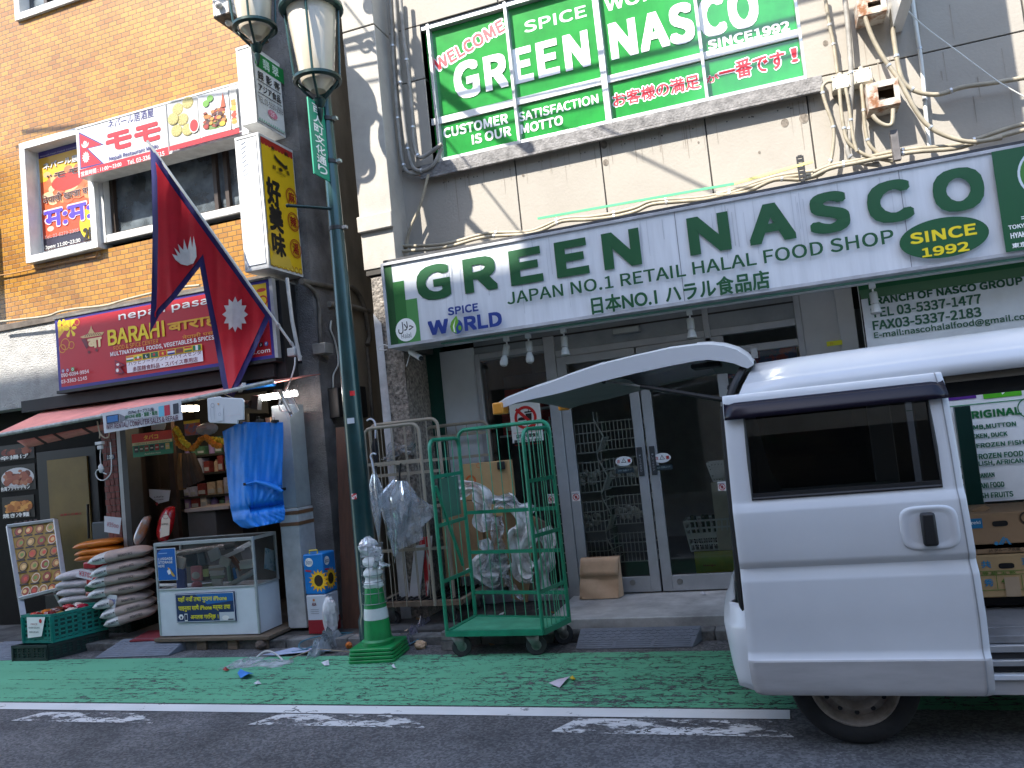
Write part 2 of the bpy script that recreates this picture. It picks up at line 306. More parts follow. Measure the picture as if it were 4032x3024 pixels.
# ------------------------------------------------------------------ brown brick building (left)
def brick_mat():
    m = bpy.data.materials.new('glazed_brick'); m.use_nodes = True; t = m.node_tree; b = t.nodes['Principled BSDF']; L = t.links.new
    tc = t.nodes.new('ShaderNodeTexCoord'); sp = t.nodes.new('ShaderNodeSeparateXYZ'); cb = t.nodes.new('ShaderNodeCombineXYZ'); L(tc.outputs['Object'], sp.inputs[0])
    ad = t.nodes.new('ShaderNodeMath'); L(sp.outputs['X'], ad.inputs[0]); L(sp.outputs['Y'], ad.inputs[1]); L(ad.outputs[0], cb.inputs[0]); L(sp.outputs['Z'], cb.inputs[1])
    br = t.nodes.new('ShaderNodeTexBrick'); L(cb.outputs[0], br.inputs['Vector']); br.inputs['Scale'].default_value = 1; br.inputs['Brick Width'].default_value = .11; br.inputs['Row Height'].default_value = .0535
    br.inputs['Mortar Size'].default_value = .0042; br.inputs['Mortar Smooth'].default_value = .3; br.inputs['Bias'].default_value = -.3
    br.inputs['Color1'].default_value = (.35, .168, .017, 1); br.inputs['Color2'].default_value = (.225, .082, .012, 1); br.inputs['Mortar'].default_value = (.09, .05, .02, 1)
    n = t.nodes.new('ShaderNodeTexNoise'); n.inputs['Scale'].default_value = 1.7; n.inputs['Detail'].default_value = 8; L(cb.outputs[0], n.inputs['Vector'])
    r = t.nodes.new('ShaderNodeValToRGB'); r.color_ramp.elements[0].color = (.72, .7, .68, 1); r.color_ramp.elements[1].color = (1.12, 1.12, 1.12, 1); r.color_ramp.elements[0].position = .3; r.color_ramp.elements[1].position = .7; L(n.outputs['Fac'], r.inputs[0])
    mx = t.nodes.new('ShaderNodeMixRGB'); mx.blend_type = 'MULTIPLY'; mx.inputs[0].default_value = 1; L(br.outputs['Color'], mx.inputs[1]); L(r.outputs[0], mx.inputs[2])
    # whitish lime runs
    n2 = t.nodes.new('ShaderNodeTexNoise'); n2.inputs['Scale'].default_value = 2.6; n2.inputs['Detail'].default_value = 10; n2.inputs['Roughness'].default_value = .75; L(cb.outputs[0], n2.inputs['Vector'])
    r2 = t.nodes.new('ShaderNodeValToRGB'); r2.color_ramp.elements[0].position = .64; r2.color_ramp.elements[1].position = .86; r2.color_ramp.elements[0].color = (0, 0, 0, 1); r2.color_ramp.elements[1].color = (.5, .5, .5, 1); L(n2.outputs['Fac'], r2.inputs[0])
    m2 = t.nodes.new('ShaderNodeMixRGB'); L(r2.outputs[0], m2.inputs[0]); L(mx.outputs[0], m2.inputs[1]); m2.inputs[2].default_value = (.6, .5, .4, 1); L(m2.outputs[0], b.inputs['Base Color'])
    b.inputs['Roughness'].default_value = .42; bp = t.nodes.new('ShaderNodeBump'); bp.invert = True; bp.inputs['Strength'].default_value = .5; bp.inputs['Distance'].default_value = .004; L(br.outputs['Fac'], bp.inputs['Height']); L(bp.outputs[0], b.inputs['Normal']); return m
BRICK = brick_mat()
WHITE = mat('white_metal', (.6, .6, .585), .4, var=.12, vscale=7)
DKBROWN = mat('dark_brown_metal', (.035, .022, .016), .45, var=.2)
ALU = mat('aluminium', (.5, .51, .52), .38, metal=.6, var=.12, vscale=9)
BLACK = mat('black_plastic', (.012, .012, .013), .5, var=.1)
STUCCO = mat('white_stucco', (.38, .37, .355), .9, var=.18, vscale=8, bump=.9, bscale=55)
GREYST = mat('grey_rough_stucco', (.2, .19, .185), .95, var=.45, vscale=3, bump=1, bscale=70)
ALLEYW = mat('alley_plaster', (.3, .26, .2), .9, var=.4, vscale=1.8, bump=.2, bscale=30, stretch=(1, 1, .5))
REDBR = mat('red_brick_tile', (.2, .04, .03), .6, var=.3, vscale=10)
WINGL = glass('window_glass', (.35, .37, .36), .9, .02, ((.28, .33, .37), .35, 5))
DARKIN = mat('dark_interior', (.035, .032, .03), .9, var=.2)
nb = thing('brick_building', 'ochre tiled building with restaurant signs and a food shop below', 'building', (-8, 6.6, 0))
w_ = MB(); Yn = 6.6
XL, XR = -14.0, -4.4
def wall_with_holes(b, x0, x1, z0, z1, Y, holes, m):
    xs = sorted({x0, x1} | {h[0] for h in holes} | {h[1] for h in holes}); zs = sorted({z0, z1} | {h[2] for h in holes} | {h[3] for h in holes})
    for i in range(len(xs)-1):
        for j in range(len(zs)-1):
            cx, cz = (xs[i]+xs[i+1])/2, (zs[j]+zs[j+1])/2
            if not any(h[0] < cx < h[1] and h[2] < cz < h[3] for h in holes): b.quad([(xs[i], Y, zs[j]), (xs[i+1], Y, zs[j]), (xs[i+1], Y, zs[j+1]), (xs[i], Y, zs[j+1])], m)
A0 = P(103, 575, Yn); A1 = P(150, 1040, Yn); B1 = P(415, 985, Yn); U0 = P(75, 85, Yn)
hw = (A0.x, -4.5, A1.z, A0.z); hu = (U0.x, U0.x+1.75, U0.z, U0.z+1.3)
wall_with_holes(w_, XL, XR, 3.38, 14, Yn, [hw, hu], BRICK)
w_.box(XL, XR, 7.2, 13, 3.38, 14, mat('roof_grey', (.2, .2, .2), .9))
w_.build('brick_wall', nb, smooth=0, weld=False)
b = MB(); b.box(XL, -6.85, 6.42, 6.62, 2.46, 3.37, STUCCO); b.box(XL, -4.42, 6.4, 6.63, 3.33, 3.4, mat('weathered_ledge', (.12, .1, .085), .9, var=.4)); b.build('stucco_band', nb, bevel=.006)
b = MB(); b.box(-4.47, -4.07, 6.54, 6.95, 0.07, 14, GREYST); b.build('corner_pilaster', nb)
b = MB(); b.box(-4.13, -4.09, 6.95, 12, .07, 14, ALLEYW); b.build('alley_wall', nb)
b = MB(); b.box(-4.09, -3.3, 9.4, 9.5, .07, 9, ALLEYW); b.build('alley_end_wall', nb)
def window(x0, x1, z0, z1, Y, bars, sill=True, fr=WHITE, proud=.07):
    f = MB(); t = .055
    f.box(x0-t, x0+.02, Y-proud, Y+.12, z0-t, z1+t, fr); f.box(x1-.02, x1+t, Y-proud, Y+.12, z0-t, z1+t, fr)
    f.box(x0+.02, x1-.02, Y-proud, Y+.12, z1-.02, z1+t, fr); f.box(x0+.02, x1-.02, Y-proud, Y+.12, z0-t, z0+.02, fr)
    w = f.build('window', nb, bevel=.004); WLOC[w] = WLOC[nb]
    g = MB(); g.quad([(x0, Y+.1, z0), (x1, Y+.1, z0), (x1, Y+.1, z1), (x0, Y+.1, z1)], WINGL); g.build('pane', w, smooth=0)
    s = MB()
    for x in bars: s.box(x-.022, x+.022, Y+.05, Y+.098, z0+.02, z1-.02, DKBROWN)
    s.box(x0+.02, x1-.02, Y+.055, Y+.097, z0+.02, z0+.06, DKBROWN); s.build('sash', w)
    d = MB(); d.box(x0-.1, x1+.1, Y+.125, Y+.5, z0-.1, z1+.1, DARKIN); d.v = [V((p.x, p.y, p.z)) for p in d.v]; d.f.pop(2); d.m.pop(2); d.build('room', w, smooth=0)
    return w
window(U0.x+.04, U0.x+1.7, U0.z+.05, U0.z+1.25, Yn, (U0.x+.35, U0.x+.9), proud=.04)
xm = P(384, 880, Yn).x+.04
window(A0.x+.05, xm-.02, A1.z+.06, A0.z-.06, Yn, (), proud=.09)
window(xm+.075, -4.52, A1.z+.12, A0.z-.06, Yn, (P(425, 850, Yn).x+.02, P(612, 900, Yn).x, P(885, 800, Yn).x, P(840, 800, Yn).x), proud=.03)
# ground floor of the brick building: passage with a yellow door on the left, shop on the right
YELD = mat('yellow_ochre_door', (.16, .11, .026), .55, var=.2, vscale=3)
b = MB()
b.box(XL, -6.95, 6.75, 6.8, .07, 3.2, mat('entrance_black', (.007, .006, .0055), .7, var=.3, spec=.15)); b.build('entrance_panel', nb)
b = MB(); a0 = P(160, 1760, 6.72); a1 = P(415, 1760, 6.72)
b.box(P(150, 1900, 6.7).x, P(385, 1900, 6.7).x, 6.7, 6.74, .09, P(330, 1760, 6.7).z, BLACK); dr = b.build('yellow_door', nb, bevel=.004)
b = MB(); b.box(P(192, 1900, 6.69).x, P(350, 1900, 6.69).x, 6.68, 6.699, .35, P(300, 1800, 6.69).z, YELD); b.build('door_panel', dr)
b = MB(); b.tube([P(345, 1985, 6.63), P(350, 2120, 6.63)], .014, BLACK, 6); b.build('handle', dr)
pr = facade(6.679); pr.tpx('台車入出禁止', 238, 2033, 322, 2016, ink(150, 30, 25), .03); pr.build(dr)
b = MB(); x0 = P(412, 1900, 6.5).x; x1 = P(470, 1900, 6.5).x
for k in range(40):
    z = .1+k*.068
    for q in range(3): b.box(x0+q*(x1-x0)/3+.004+(k % 2)*.02*(q < 2), x0+(q+1)*(x1-x0)/3-.004+(k % 2)*.02*(q < 2), 6.49, 6.515, z, z+.06, REDBR)
b.box(x0, x1, 6.5, 6.8, .07, 2.46, mat('brick_joint', (.16, .13, .12), .9)); b.build('red_brick_pier', nb)
b = MB(); b.box(P(474, 1900, 6.45).x, P(492, 1900, 6.45).x, 6.44, 6.6, .07, 2.5, ALU); b.box(P(494, 1900, 6.45).x, P(516, 1900, 6.45).x, 6.42, 6.6, .07, 2.5, mat('dark_grey_paint', (.06, .06, .06), .6)); b.build('shop_post', nb)
b = MB()
b.box(-7.3, -4.3, 8.3, 8.4, .07, 2.7, mat('shop_back_wall', (.14, .1, .08), .9)); b.box(P(500, 1900, 6.5).x-.1, P(500, 1900, 6.5).x, 6.6, 8.3, .07, 2.7, DKBROWN); b.box(P(500, 1900, 6.5).x, -4.42, 6.55, 6.6, 2.3, 3.3, BLACK); b.box(-4.42, -4.38, 6.85, 8.3, .07, 2.7, WHITE); b.box(-7.3, -4.42, 6.63, 8.3, 2.5, 2.55, mat('shop_ceiling', (.25, .24, .22), .8)); b.box(-6.2, -4.42, 6.0, 8.3, .071, .085, mat('shop_floor', (.1, .09, .08), .7)); b.build('shop_interior', nb, smooth=0)
# ------------------------------------------------------------------ pale concrete building (right)
PANEL = mat('beige_concrete_panel', (.315, .287, .247), .75, var=.16, vscale=1.6, bump=.12, bscale=40, col2=(.28, .253, .217), thr=(.32, .6))
PILLAR = mat('beige_pillar_panel', (.36, .335, .295), .7, var=.2, vscale=2, bump=.1)
JOINT = mat('joint_dark', (.05, .045, .04), .9)
ROUGH = mat('rough_aggregate', (.26, .23, .2), .95, var=.65, vscale=34, bump=1, bscale=45)
SILL = mat('weathered_sill', (.2, .19, .185), .7, var=.5, vscale=12, bump=.4)
gb = thing('concrete_building', 'pale concrete panel building with a green lettered shop front', 'building', (0, 6.7, 0))
Yw = 6.7; zs0 = P(1737, 640, Yw).z; zt = P(1649, 100, Yw).z; wx0 = P(1672, 300, Yw).x; wx1 = P(3165, 200, Yw).x
b = MB(); hole = (wx0, wx1, zs0, zt)
xj = [P(2040, 763, Yw).x, P(2388, 800, Yw).x, P(2790, 600, Yw).x, P(3200, 560, Yw).x]
xs_ = [-3.1] + xj + [2.1, 2.9, 12]
zrow = [3.0, zs0-.0, zt, P(1649, 90, Yw).z+.0, 8.2, 11, 14]
for i in range(len(xs_)-1):
    for z0, z1 in ((2.6, zs0), (zs0, 5.05), (5.05, zt), (zt, 7.6), (7.6, 10.6), (10.6, 14)):
        xa, xb = xs_[i]+.006, xs_[i+1]-.006
        if z0 >= zs0-.01 and z1 <= zt+.01:
            for (u0, u1) in ((xa, min(xb, wx0)), (max(xa, wx1), xb)):
                if u1-u0 > .02: b.box(u0, u1, Yw, Yw+.2, z0+.005, z1-.005, PANEL)
        else: b.box(xa, xb, Yw, Yw+.2, z0+.005, z1-.005, PANEL)
b.build('panel_wall', gb, bevel=.004)
b = MB(); b.box(-3.1, wx0-.0, Yw+.012, Yw+.19, 2.6, 14, JOINT); b.box(wx1, 12, Yw+.012, Yw+.19, 2.6, 14, JOINT); b.box(wx0, wx1, Yw+.012, Yw+.19, 2.6, zs0, JOINT); b.box(wx0, wx1, Yw+.012, Yw+.19, zt, 14, JOINT); b.box(-3.1, 12, 7.2, 12, 2.7, 14, JOINT); b.build('panel_backing', gb)
px0, px1 = -3.42, -3.085
b = MB(); z_ = 3.25
for z1 in (5.53, 8.5, 11.5, 14): b.box(px0, px1, 6.4, 6.9, z_+.006, z1-.006, PILLAR); z_ = z1
b.box(px0+.01, px1-.01, 6.41, 6.88, 3.2, 14, JOINT); b.build('corner_pillar', gb, bevel=.006)
b = MB(); b.box(-3.43, -3.075, 6.36, 6.4, 3.6, 3.75, PILLAR); b.build('pillar_base_block', gb, bevel=.01)
b = MB(); b.grid(lambda u, v: (-3.37+u*.26, 6.42+.006*math.sin(u*9+v*21), .08+v*3.1), 3, 12, ROUGH); b.box(-3.37, -3.11, 6.43, 6.95, .08, 3.18, ROUGH); b.build('rough_column', gb); b = MB(); b.box(-3.108, -3.03, 6.39, 6.9, 2.46, 3.2, JOINT); b.build('sun_slit_block', gb)  # last box: added behind the sign end, closing the slit that let sun through
b = MB(); b.quad([(-3.372, 6.412, .08), (-3.27, 6.412, .08), (-3.30, 6.412, 2.75), (-3.372, 6.412, 2.85)], mat('whitewash', (.5, .51, .53), .9, var=.3, vscale=5)); b.build('whitewash_strip', gb, smooth=0)
# shop window frame (upper floor)
b = MB(); fr = ALU
mx_ = [P(1713, 400, 6.72).x-.0, P(2027, 400, 6.72).x, P(2372, 250, 6.72).x, P(2768, 250, 6.72).x, P(3160, 200, 6.72).x]
for x, wd in zip(mx_, (.03, .028, .055, .028, .03)): b.box(x-wd/2, x+wd/2, 6.71, 6.79, zs0, zt, fr)
zb = P(2027, 545, 6.72).z; zmid = (P(1720, 480, 6.74).z + P(3170, 140, 6.74).z)/2
b.box(wx0, wx1, 6.72, 6.785, zs0, zs0+.05, fr); b.box(wx0, wx1, 6.72, 6.785, zt-.05, zt, fr)
uw = b.build('upper_window', gb, bevel=.003)
b = MB(); b.quad([(wx0, 6.79, zs0), (wx1, 6.79, zs0), (wx1, 6.79, zt), (wx0, 6.79, zt)], glass('upper_pane', (.3, .35, .32), .9)); b.build('pane', uw, smooth=0)
b = MB(); b.box(wx0-.1, wx1+.1, 6.61, 6.72, zs0-.13, zs0-.02, SILL); b.box(wx0-.1, wx1+.1, 6.6, 6.63, zs0-.155, zs0-.13, SILL); b.build('window_sill', gb, bevel=.006)
q = facade(Yw-.001); rn = random.Random(12)
for x, y, r_ in ((2378, 570, .03), (2385, 640, .025), (3090, 484, .03), (3165, 466, .035), (3145, 330, .02), (3250, 170, .02), (2060, 690, .012), (2750, 560, .008), (2990, 600, .01)): u, v = q.uv(x, y); q.ell(u, v, r_, r_*1.2, mat('wall_patch', (.2, .17, .14), .9, var=.5, vscale=30), 14)
for i in range(60): u = rn.uniform(-2.7, 2.0); L_ = rn.uniform(.03, .28)*(1 if rn.random() < .8 else 2); w_ = rn.uniform(.003, .012); z_ = zs0-.16 if u < .6 else rn.uniform(3.6, 5.2); q.d = .0008+i*.00003; q.poly([(u, z_), (u+w_, z_), (u+w_*.6, z_-L_), (u+w_*.3, z_-L_*1.05)], mat('wall_drip', (.27, .23, .19), .85, var=.3))
for i in range(30): u = rn.uniform(-2.7, .55); q.d = .001; q.ell(u, zs0-.19-rn.random()*.02, .006, .006, JOINT, 8)
q.build(gb, 'wall_stain')
# ------- ground floor shop front
DGREEN = mat('dark_green_panel', (.006, .06, .043), .4, var=.2, vscale=2)
WPAN = mat('white_wall_panel', (.55, .57, .58), .5, var=.12, vscale=2)
SGL = glass('shop_glass', (.84, .88, .86), .95, .005, ((.1, .13, .12), .012, 2))
Yd = 6.9; b = MB(); b.box(-3.12, P(1732, 1400, Yd).x, Yd, 7.0, .09, 3.0, DGREEN); b.build('green_panel', gb)
b = MB(); b.box(P(1732, 1400, Yd).x, P(1868, 1400, Yd).x, Yd-.01, 7.0, .09, 2.47, WPAN); b.build('white_panel', gb, bevel=.004); b = MB(); b.box(.29, .69, Yd-.01, 7.0, .1, 2.6, WPAN); b.box(.56, .69, Yd-.04, Yd-.011, .1, 2.6, WPAN); b.build('white_panel', gb, bevel=.004)
b = MB(); GF = mat('grey_aluminium_frame', (.4, .42, .44), .42, metal=.35, var=.12, vscale=5)
xa, xb = P(1868, 1400, Yd).x, P(2190, 1420, Yd).x
b.box(xa, xa+.05, Yd-.02, 7.02, .1, 2.4, GF); b.box(xb-.1, xb, Yd-.03, 7.03, .1, 2.47, GF); b.box(xa+.05, xb-.1, Yd-.01, 7.01, .1, .2, GF); b.box(xa+.05, xb-.1, Yd-.01, 7.01, 2.35, 2.4, GF)
b.box(.24, .289, Yd-.03, 7.03, .135, 2.6, GF); b.box(-.5, -.45, Yd-.02, 7.0, 1.95, 2.6, GF); b.box(-.45, .24, Yd-.02, 7.0, 2.1, 2.16, GF)
b.box(xb, .24, Yd-.005, 7.0, 2.27, 2.33, GF); b.build('shop_frame', gb, bevel=.004)
b = MB(); b.box(xa, .24, Yd+.0, 7.0, 2.331, 3.0, mat('grey_fascia', (.24, .26, .27), .5, var=.15)); b.box(xa, .24, Yd-.006, Yd-.001, 2.46, 2.475, JOINT); b.build('fascia_panel', gb)
b = MB(); b.quad([(xa+.05, Yd+.02, .2), (xb-.1, Yd+.02, .2), (xb-.1, Yd+.02, 2.35), (xa+.05, Yd+.02, 2.35)], SGL); b.build('display_pane', gb, smooth=0)
b = MB(); b.quad([(-.45, Yd+.02, .135), (.24, Yd+.02, .135), (.24, Yd+.02, 2.1), (-.45, Yd+.02, 2.1)], SGL); b.build('side_pane', gb, smooth=0)
def leaf(x0, x1, Y, nm):
    f = MB(); z0, z1 = .15, 2.265
    f.box(x0, x0+.085, Y-.02, Y+.02, z0, z1, GF); f.box(x1-.085, x1, Y-.02, Y+.02, z0, z1, GF); f.box(x0+.085, x1-.085, Y-.02, Y+.02, z0, z0+.13, GF); f.box(x0+.085, x1-.085, Y-.02, Y+.02, z1-.07, z1, GF)
    d = f.build('sliding_door', gb, bevel=.003); WLOC[d] = WLOC[gb]
    g = MB(); g.quad([(x0+.085, Y, z0+.13), (x1-.085, Y, z0+.13), (x1-.085, Y, z1-.07), (x0+.085, Y, z1-.07)], SGL); g.build('pane', d, smooth=0)
    return d
xc = P(2515, 1500, Yd).x
d1 = leaf(xb+.005, xc-.008, Yd, ''); d2 = leaf(xc+.008, -.35, Yd, '')
for d, x in ((d1, xc-.06), (d2, xc+.05)):
    h = MB(); z = P(2520, 1820, Yd-.03).z; h.box(x-.024, x+.024, Yd-.034, Yd-.021, z-.12, z+.13, mat('charcoal_plastic', (.04, .045, .05), .4)); h.build('handle', d, bevel=.004)
    q = facade(Yd-.0345)
    for i, ch in enumerate('押してください'): q.text(ch, (x-.008, z+.05-i*.022, x+.008, z+.066-i*.022), ink(190, 195, 200))
    q.build(d)
for d, cx, sgn in ((d1, P(2035+418, 1817, Yd).x-.33, 1), (d2, P(2608, 1804, Yd).x, -1)): pass
for d, (cx, cy) in ((d1, (2491, 2294)), (d2, (2677, 2290))):
    h = MB(); p = P(cx, cy, Yd-.021); h.lathe([(.0, 0), (.026, 0), (.024, .006), (.0, .007)], p, mat('lock_steel', (.3, .3, .28), .35, metal=.8), 14, (0, -1, 0)); h.build('lock', d)
b = MB(); b.box(-3.1, 2.6, 10.2, 10.3, .1, 3, mat('shop_room_wall', (.4, .4, .38), .9)); b.box(-3.1, -3.05, 7.0, 10.2, .1, 3, DARKIN); b.box(2.55, 2.6, 7, 10.2, .1, 3, DARKIN); b.box(-3.05, 2.55, 7.0, 10.2, 2.75, 2.8, mat('room_ceiling', (.3, .3, .3), .9)); b.box(-3.05, 2.55, 6.94, 10.2, .1, .14, mat('room_floor', (.16, .15, .14), .5)); b.build('shop_room', gb, smooth=0)
# ------------------------------------------------------------------ signs on the brick building
def zo(ox, oy, w, W=2212): s = w/W; return lambda x, y: (ox+x*s, oy+y*s)
K0 = zo(0, 0, 1200); K1 = zo(0, 1000, 1200); K2 = zo(0, 1850, 1200); K3 = zo(900, 0, 1200); K4 = zo(900, 900, 1200); K5 = zo(650, 1500, 600, 1810)
iW, iK, iR, iB, iY, iG = ink(235, 235, 232), ink(28, 26, 26), ink(205, 25, 45), ink(52, 48, 128), ink(245, 215, 25), ink(10, 120, 55)
ACR = mat('white_acrylic', (.56, .565, .565), .25, var=.07, vscale=3, coat=.3)
FRW = mat('sign_frame_white', (.56, .56, .55), .35, var=.2, vscale=8)
def T(pr, k, s, x0, y0, x1, y1, m, bold=0, **kw): pr.tpx(s, *k(x0, y0), *k(x1, y1), m, bold, **kw)
_DM = {}
def muted(o, k):
    """ink copies for the sunlit signs: colours darkened to offset the strong sun"""
    for i, m in enumerate(o.data.materials):
        if (m.name, k) not in _DM:
            c = m.copy(); c.name = m.name+'_sun_muted'; _DM[(m.name, k)] = c
            for n in c.node_tree.nodes:
                if n.type == 'VALTORGB':
                    for e in n.color_ramp.elements: e.color = (*[x*k for x in e.color[:3]], 1)
        o.data.materials[i] = _DM[(m.name, k)]
def TL(pr, k, s, x0, yb, yt, x1, y1, m, bold=0, **kw):
    a, t, c = pr.uv(*k(x0, yb)), pr.uv(*k(x0, yt)), pr.uv(*k(x1, y1)); pr.text(s, (a[0], a[1], c[0], t[1]), m, bold, **kw)
def lightbox(name, label, x0, x1, y0, y1, z0, z1, t=.02, m=ACR, fr=FRW, group=None, bottom=None):
    o = thing(name, label, 'sign', ((x0+x1)/2, y1, z0), group)
    b = MB(); b.box(x0+t*.6, x1-t*.6, y0+.004, y1, z0+t*.6, z1-t*.6, m); b.build('face_panel', o, smooth=0)
    f = MB()
    for xa in (x0, x1-t):
        for ya in (y0, y1-t): f.box(xa, xa+t, ya, ya+t, z0+t, z1-t, fr)
    f.box(x0, x1, y0, y1, z0, z0+t, bottom or fr); f.box(x0, x1, y0, y1, z1-t, z1, fr); f.build('frame', o, bevel=.003)
    return o
# --- restaurant sign above the windows
mz0, mz1 = P(312, 700, 6.35).z, P(298, 504, 6.35).z
mo = lightbox('restaurant_sign', 'long white sign with red katakana and food pictures above the windows', -6.645, -4.5, 6.35, 6.58, mz0, mz1)
q = facade(6.354)
fl = [K0(*p) for p in ((572, 958), (756, 1050), (640, 1079), (756, 1188), (584, 1229))]; q.pp(fl, iB)
fl = [K0(*p) for p in ((578, 972), (738, 1050), (628, 1078), (738, 1183), (590, 1217))]; q.pp(fl, iR)
u, v = q.uv(*K0(618, 1045)); q.ell(u, v, .048, .04, iW, 20); q.ell(u, v+.02, .045, .036, iR, 20); q.star(u, v+.008, .03, .018, 8, iW)
u, v = q.uv(*K0(624, 1142)); q.star(u, v, .065, .042, 12, iW, .8)
TL(q, K0, 'ネパール居酒屋', 786, 940, 878, 1118, 850, iB, .01)
for (a, b_) in (((772, 1112), (953, 925)), ((980, 1060), (1163, 872))): T(q, K0, 'モ', *a, *b_, iR, .075)
TL(q, K0, 'Nepali Restaurant MoMo', 795, 1178, 1136, 1153, 1085, iB, .02)
a0, a1 = q.uv(*K0(583, 1292)), q.uv(*K0(1226, 1086)); q.rect(a0[0], a0[1], a1[0], a0[1]+.085, iR)
TL(q, K0, '営業時間 : 11:00～23:00', 592, 1285, 1248, 885, 1200, iW, .02); TL(q, K0, 'Tel. 03-3365-1515', 930, 1200, 1164, 1197, 1120, iW, .025)
bx = [q.uv(*K0(x, 900))[0] for x in (1212, 1228, 1448, 1456, 1682, 1692, 1745)]; vz0, vz1 = mz0+.02, mz1-.02
q.rect(bx[0], vz0, bx[0]+.012, vz1, ink(150, 150, 150))
q.rect(bx[1], vz0+.06, bx[2], vz1-.015, ink(205, 205, 200))
rn = random.Random(4)
dump = [(.10, .36), (.27, .40), (.17, .24), (.06, .14), (.24, .12), (.02, .27)]
for (du, dv) in dump:
    r = .068; cu, cv = bx[1]+.05+du*.75, vz0+.06+dv*.98
    q.ell(cu, cv, r, r*.9, ink(150, 138, 70), 20); q.ell(cu-.004, cv+.005, r*.93, r*.82, ink(196, 184, 116), 20)
    for a in range(9): aa = a*.7; q.poly([(cu+.01*math.cos(aa+.4), cv+.01*math.sin(aa+.4)), (cu+.055*math.cos(aa), cv+.05*math.sin(aa)), (cu+.055*math.cos(aa+.14), cv+.05*math.sin(aa+.14))], ink(160, 148, 80))
q.ell(bx[2]-.055, vz0+.2, .06, .075, ink(225, 225, 222), 20); q.ell(bx[2]-.055, vz0+.2, .05, .063, ink(178, 28, 38), 20)
q.rect(bx[3], vz0+.06, bx[4], vz1-.015, ink(222, 224, 226)); q.ell((bx[3]+bx[4])/2, vz0+.155, .185, .085, ink(240, 240, 238)); q.ell((bx[3]+bx[4])/2, vz0+.165, .15, .06, ink(110, 140, 70))
food(q, bx[3]+.04, vz0+.11, bx[4]-.03, vz1-.18, [(150, 60, 30), (95, 28, 26), (185, 120, 50), (205, 150, 60), (70, 30, 25), (170, 45, 35)], 60, .035, 3)
for du, dv in ((.03, .0), (.09, .04)): q.ell(bx[3]+.07+du*.9, vz1-.12+dv, .04, .035, ink(105, 165, 60), 9)
q.poly([(bx[4]-.1, vz0+.3), (bx[4]-.06, vz0+.45), (bx[4]-.04, vz0+.3)], ink(190, 80, 40))
q.ell(bx[4]-.09, vz0+.14, .035, .025, ink(230, 195, 50), 12)
q.rect(bx[5], vz0+.06, bx[6], vz1-.015, ink(215, 215, 212)); food(q, bx[5], vz0+.09, bx[6]-.01, vz1-.14, [(220, 150, 60), (190, 70, 40), (235, 190, 90)], 18, .035, 5)
q.rect(bx[1], vz0, bx[6], vz0+.05, iR); T(q, K0, 'モモ MoMo', 1245, 1114, 1318, 1086, iW, .01); T(q, K0, 'フライドやぎ肉 Fried Goat Meat', 1468, 1056, 1664, 1004, iW, .01)
muted(q.build(mo), .62)
# --- poster in the left window
KP = zo(100, 560, 600)
po = thing('window_poster', 'orange and yellow restaurant poster filling the white framed window', 'poster', P(280, 990, 6.66))
b = MB(); c0 = P(*KP(205, 1600), 6.66); c1 = P(*KP(1005, 1000), 6.66); zT = P(*KP(188, 130), 6.66).z; zB = P(*KP(275, 1575), 6.66).z; xL, xR = P(*KP(225, 800), 6.66).x, P(*KP(1015, 900), 6.66).x
b.box(xL-.03, xR+.03, 6.665, 6.68, zB-.045, zT, ACR); b.build('board', po, smooth=0)
q = facade(6.664); h = zT-zB; wd = xR-xL
q.rect(xL, zB, xR, zT-.01, ink(225, 95, 45)); q.rect(xL, zB+h*.68, xR, zB+h*.93, ink(240, 185, 40)); q.rect(xL, zB+h*.92, xR, zT-.01, ink(62, 52, 150))
food(q, xL+.01, zB+h*.38, xR, zB+h*.80, [(228, 150, 92), (240, 180, 120), (214, 120, 70), (245, 200, 150), (205, 105, 60)], 44, .11, 8)
q.ell(xL+wd*.52, zB+h*.625, wd*.30, h*.085, ink(205, 50, 35)); q.rect(xL, zB+h*.1, xR, zB+h*.37, ink(222, 78, 40)); q.ell(xL+wd*.15, zB+h*.2, .05, .03, ink(235, 190, 175), 14)
q.rect(xL, zB, xR, zB+h*.115, ink(44, 40, 62)); uu = q.uv(*KP(1015, 1300)); q.ell(xR-.0-.11, zB+h*.165, .125, .17, iY, 26)
T(q, KP, 'Nepali Fast Food Corner', 225, 228, 745, 60, ink(205, 200, 225), .01)
T(q, KP, 'ネパール居酒屋', 272, 412, 985, 120, iW, .02, out=iK, outw=.05); T(q, KP, '“モモ”', 325, 562, 900, 330, iK, .03, out=ink(225, 170, 170), outw=.06)
T(q, KP, 'नेपाली खाजा घर', 275, 905, 955, 610, ink(60, 20, 25), .018, out=ink(235, 215, 205), outw=.04)
T(q, KP, 'म:म:', 300, 1262, 962, 850, ink(86, 62, 190), .05, out=ink(240, 205, 225), outw=.085)
TL(q, KP, 'Tel: 03-6279-2305', 300, 1415, 1362, 790, 1280, ink(190, 165, 165), .01); TL(q, KP, 'Open: 11:00~23:30', 300, 1580, 1512, 815, 1420, iW, .02); T(q, KP, '2F', 862, 1440, 1003, 1222, ink(40, 30, 20), .05)
muted(q.build(po), .68)
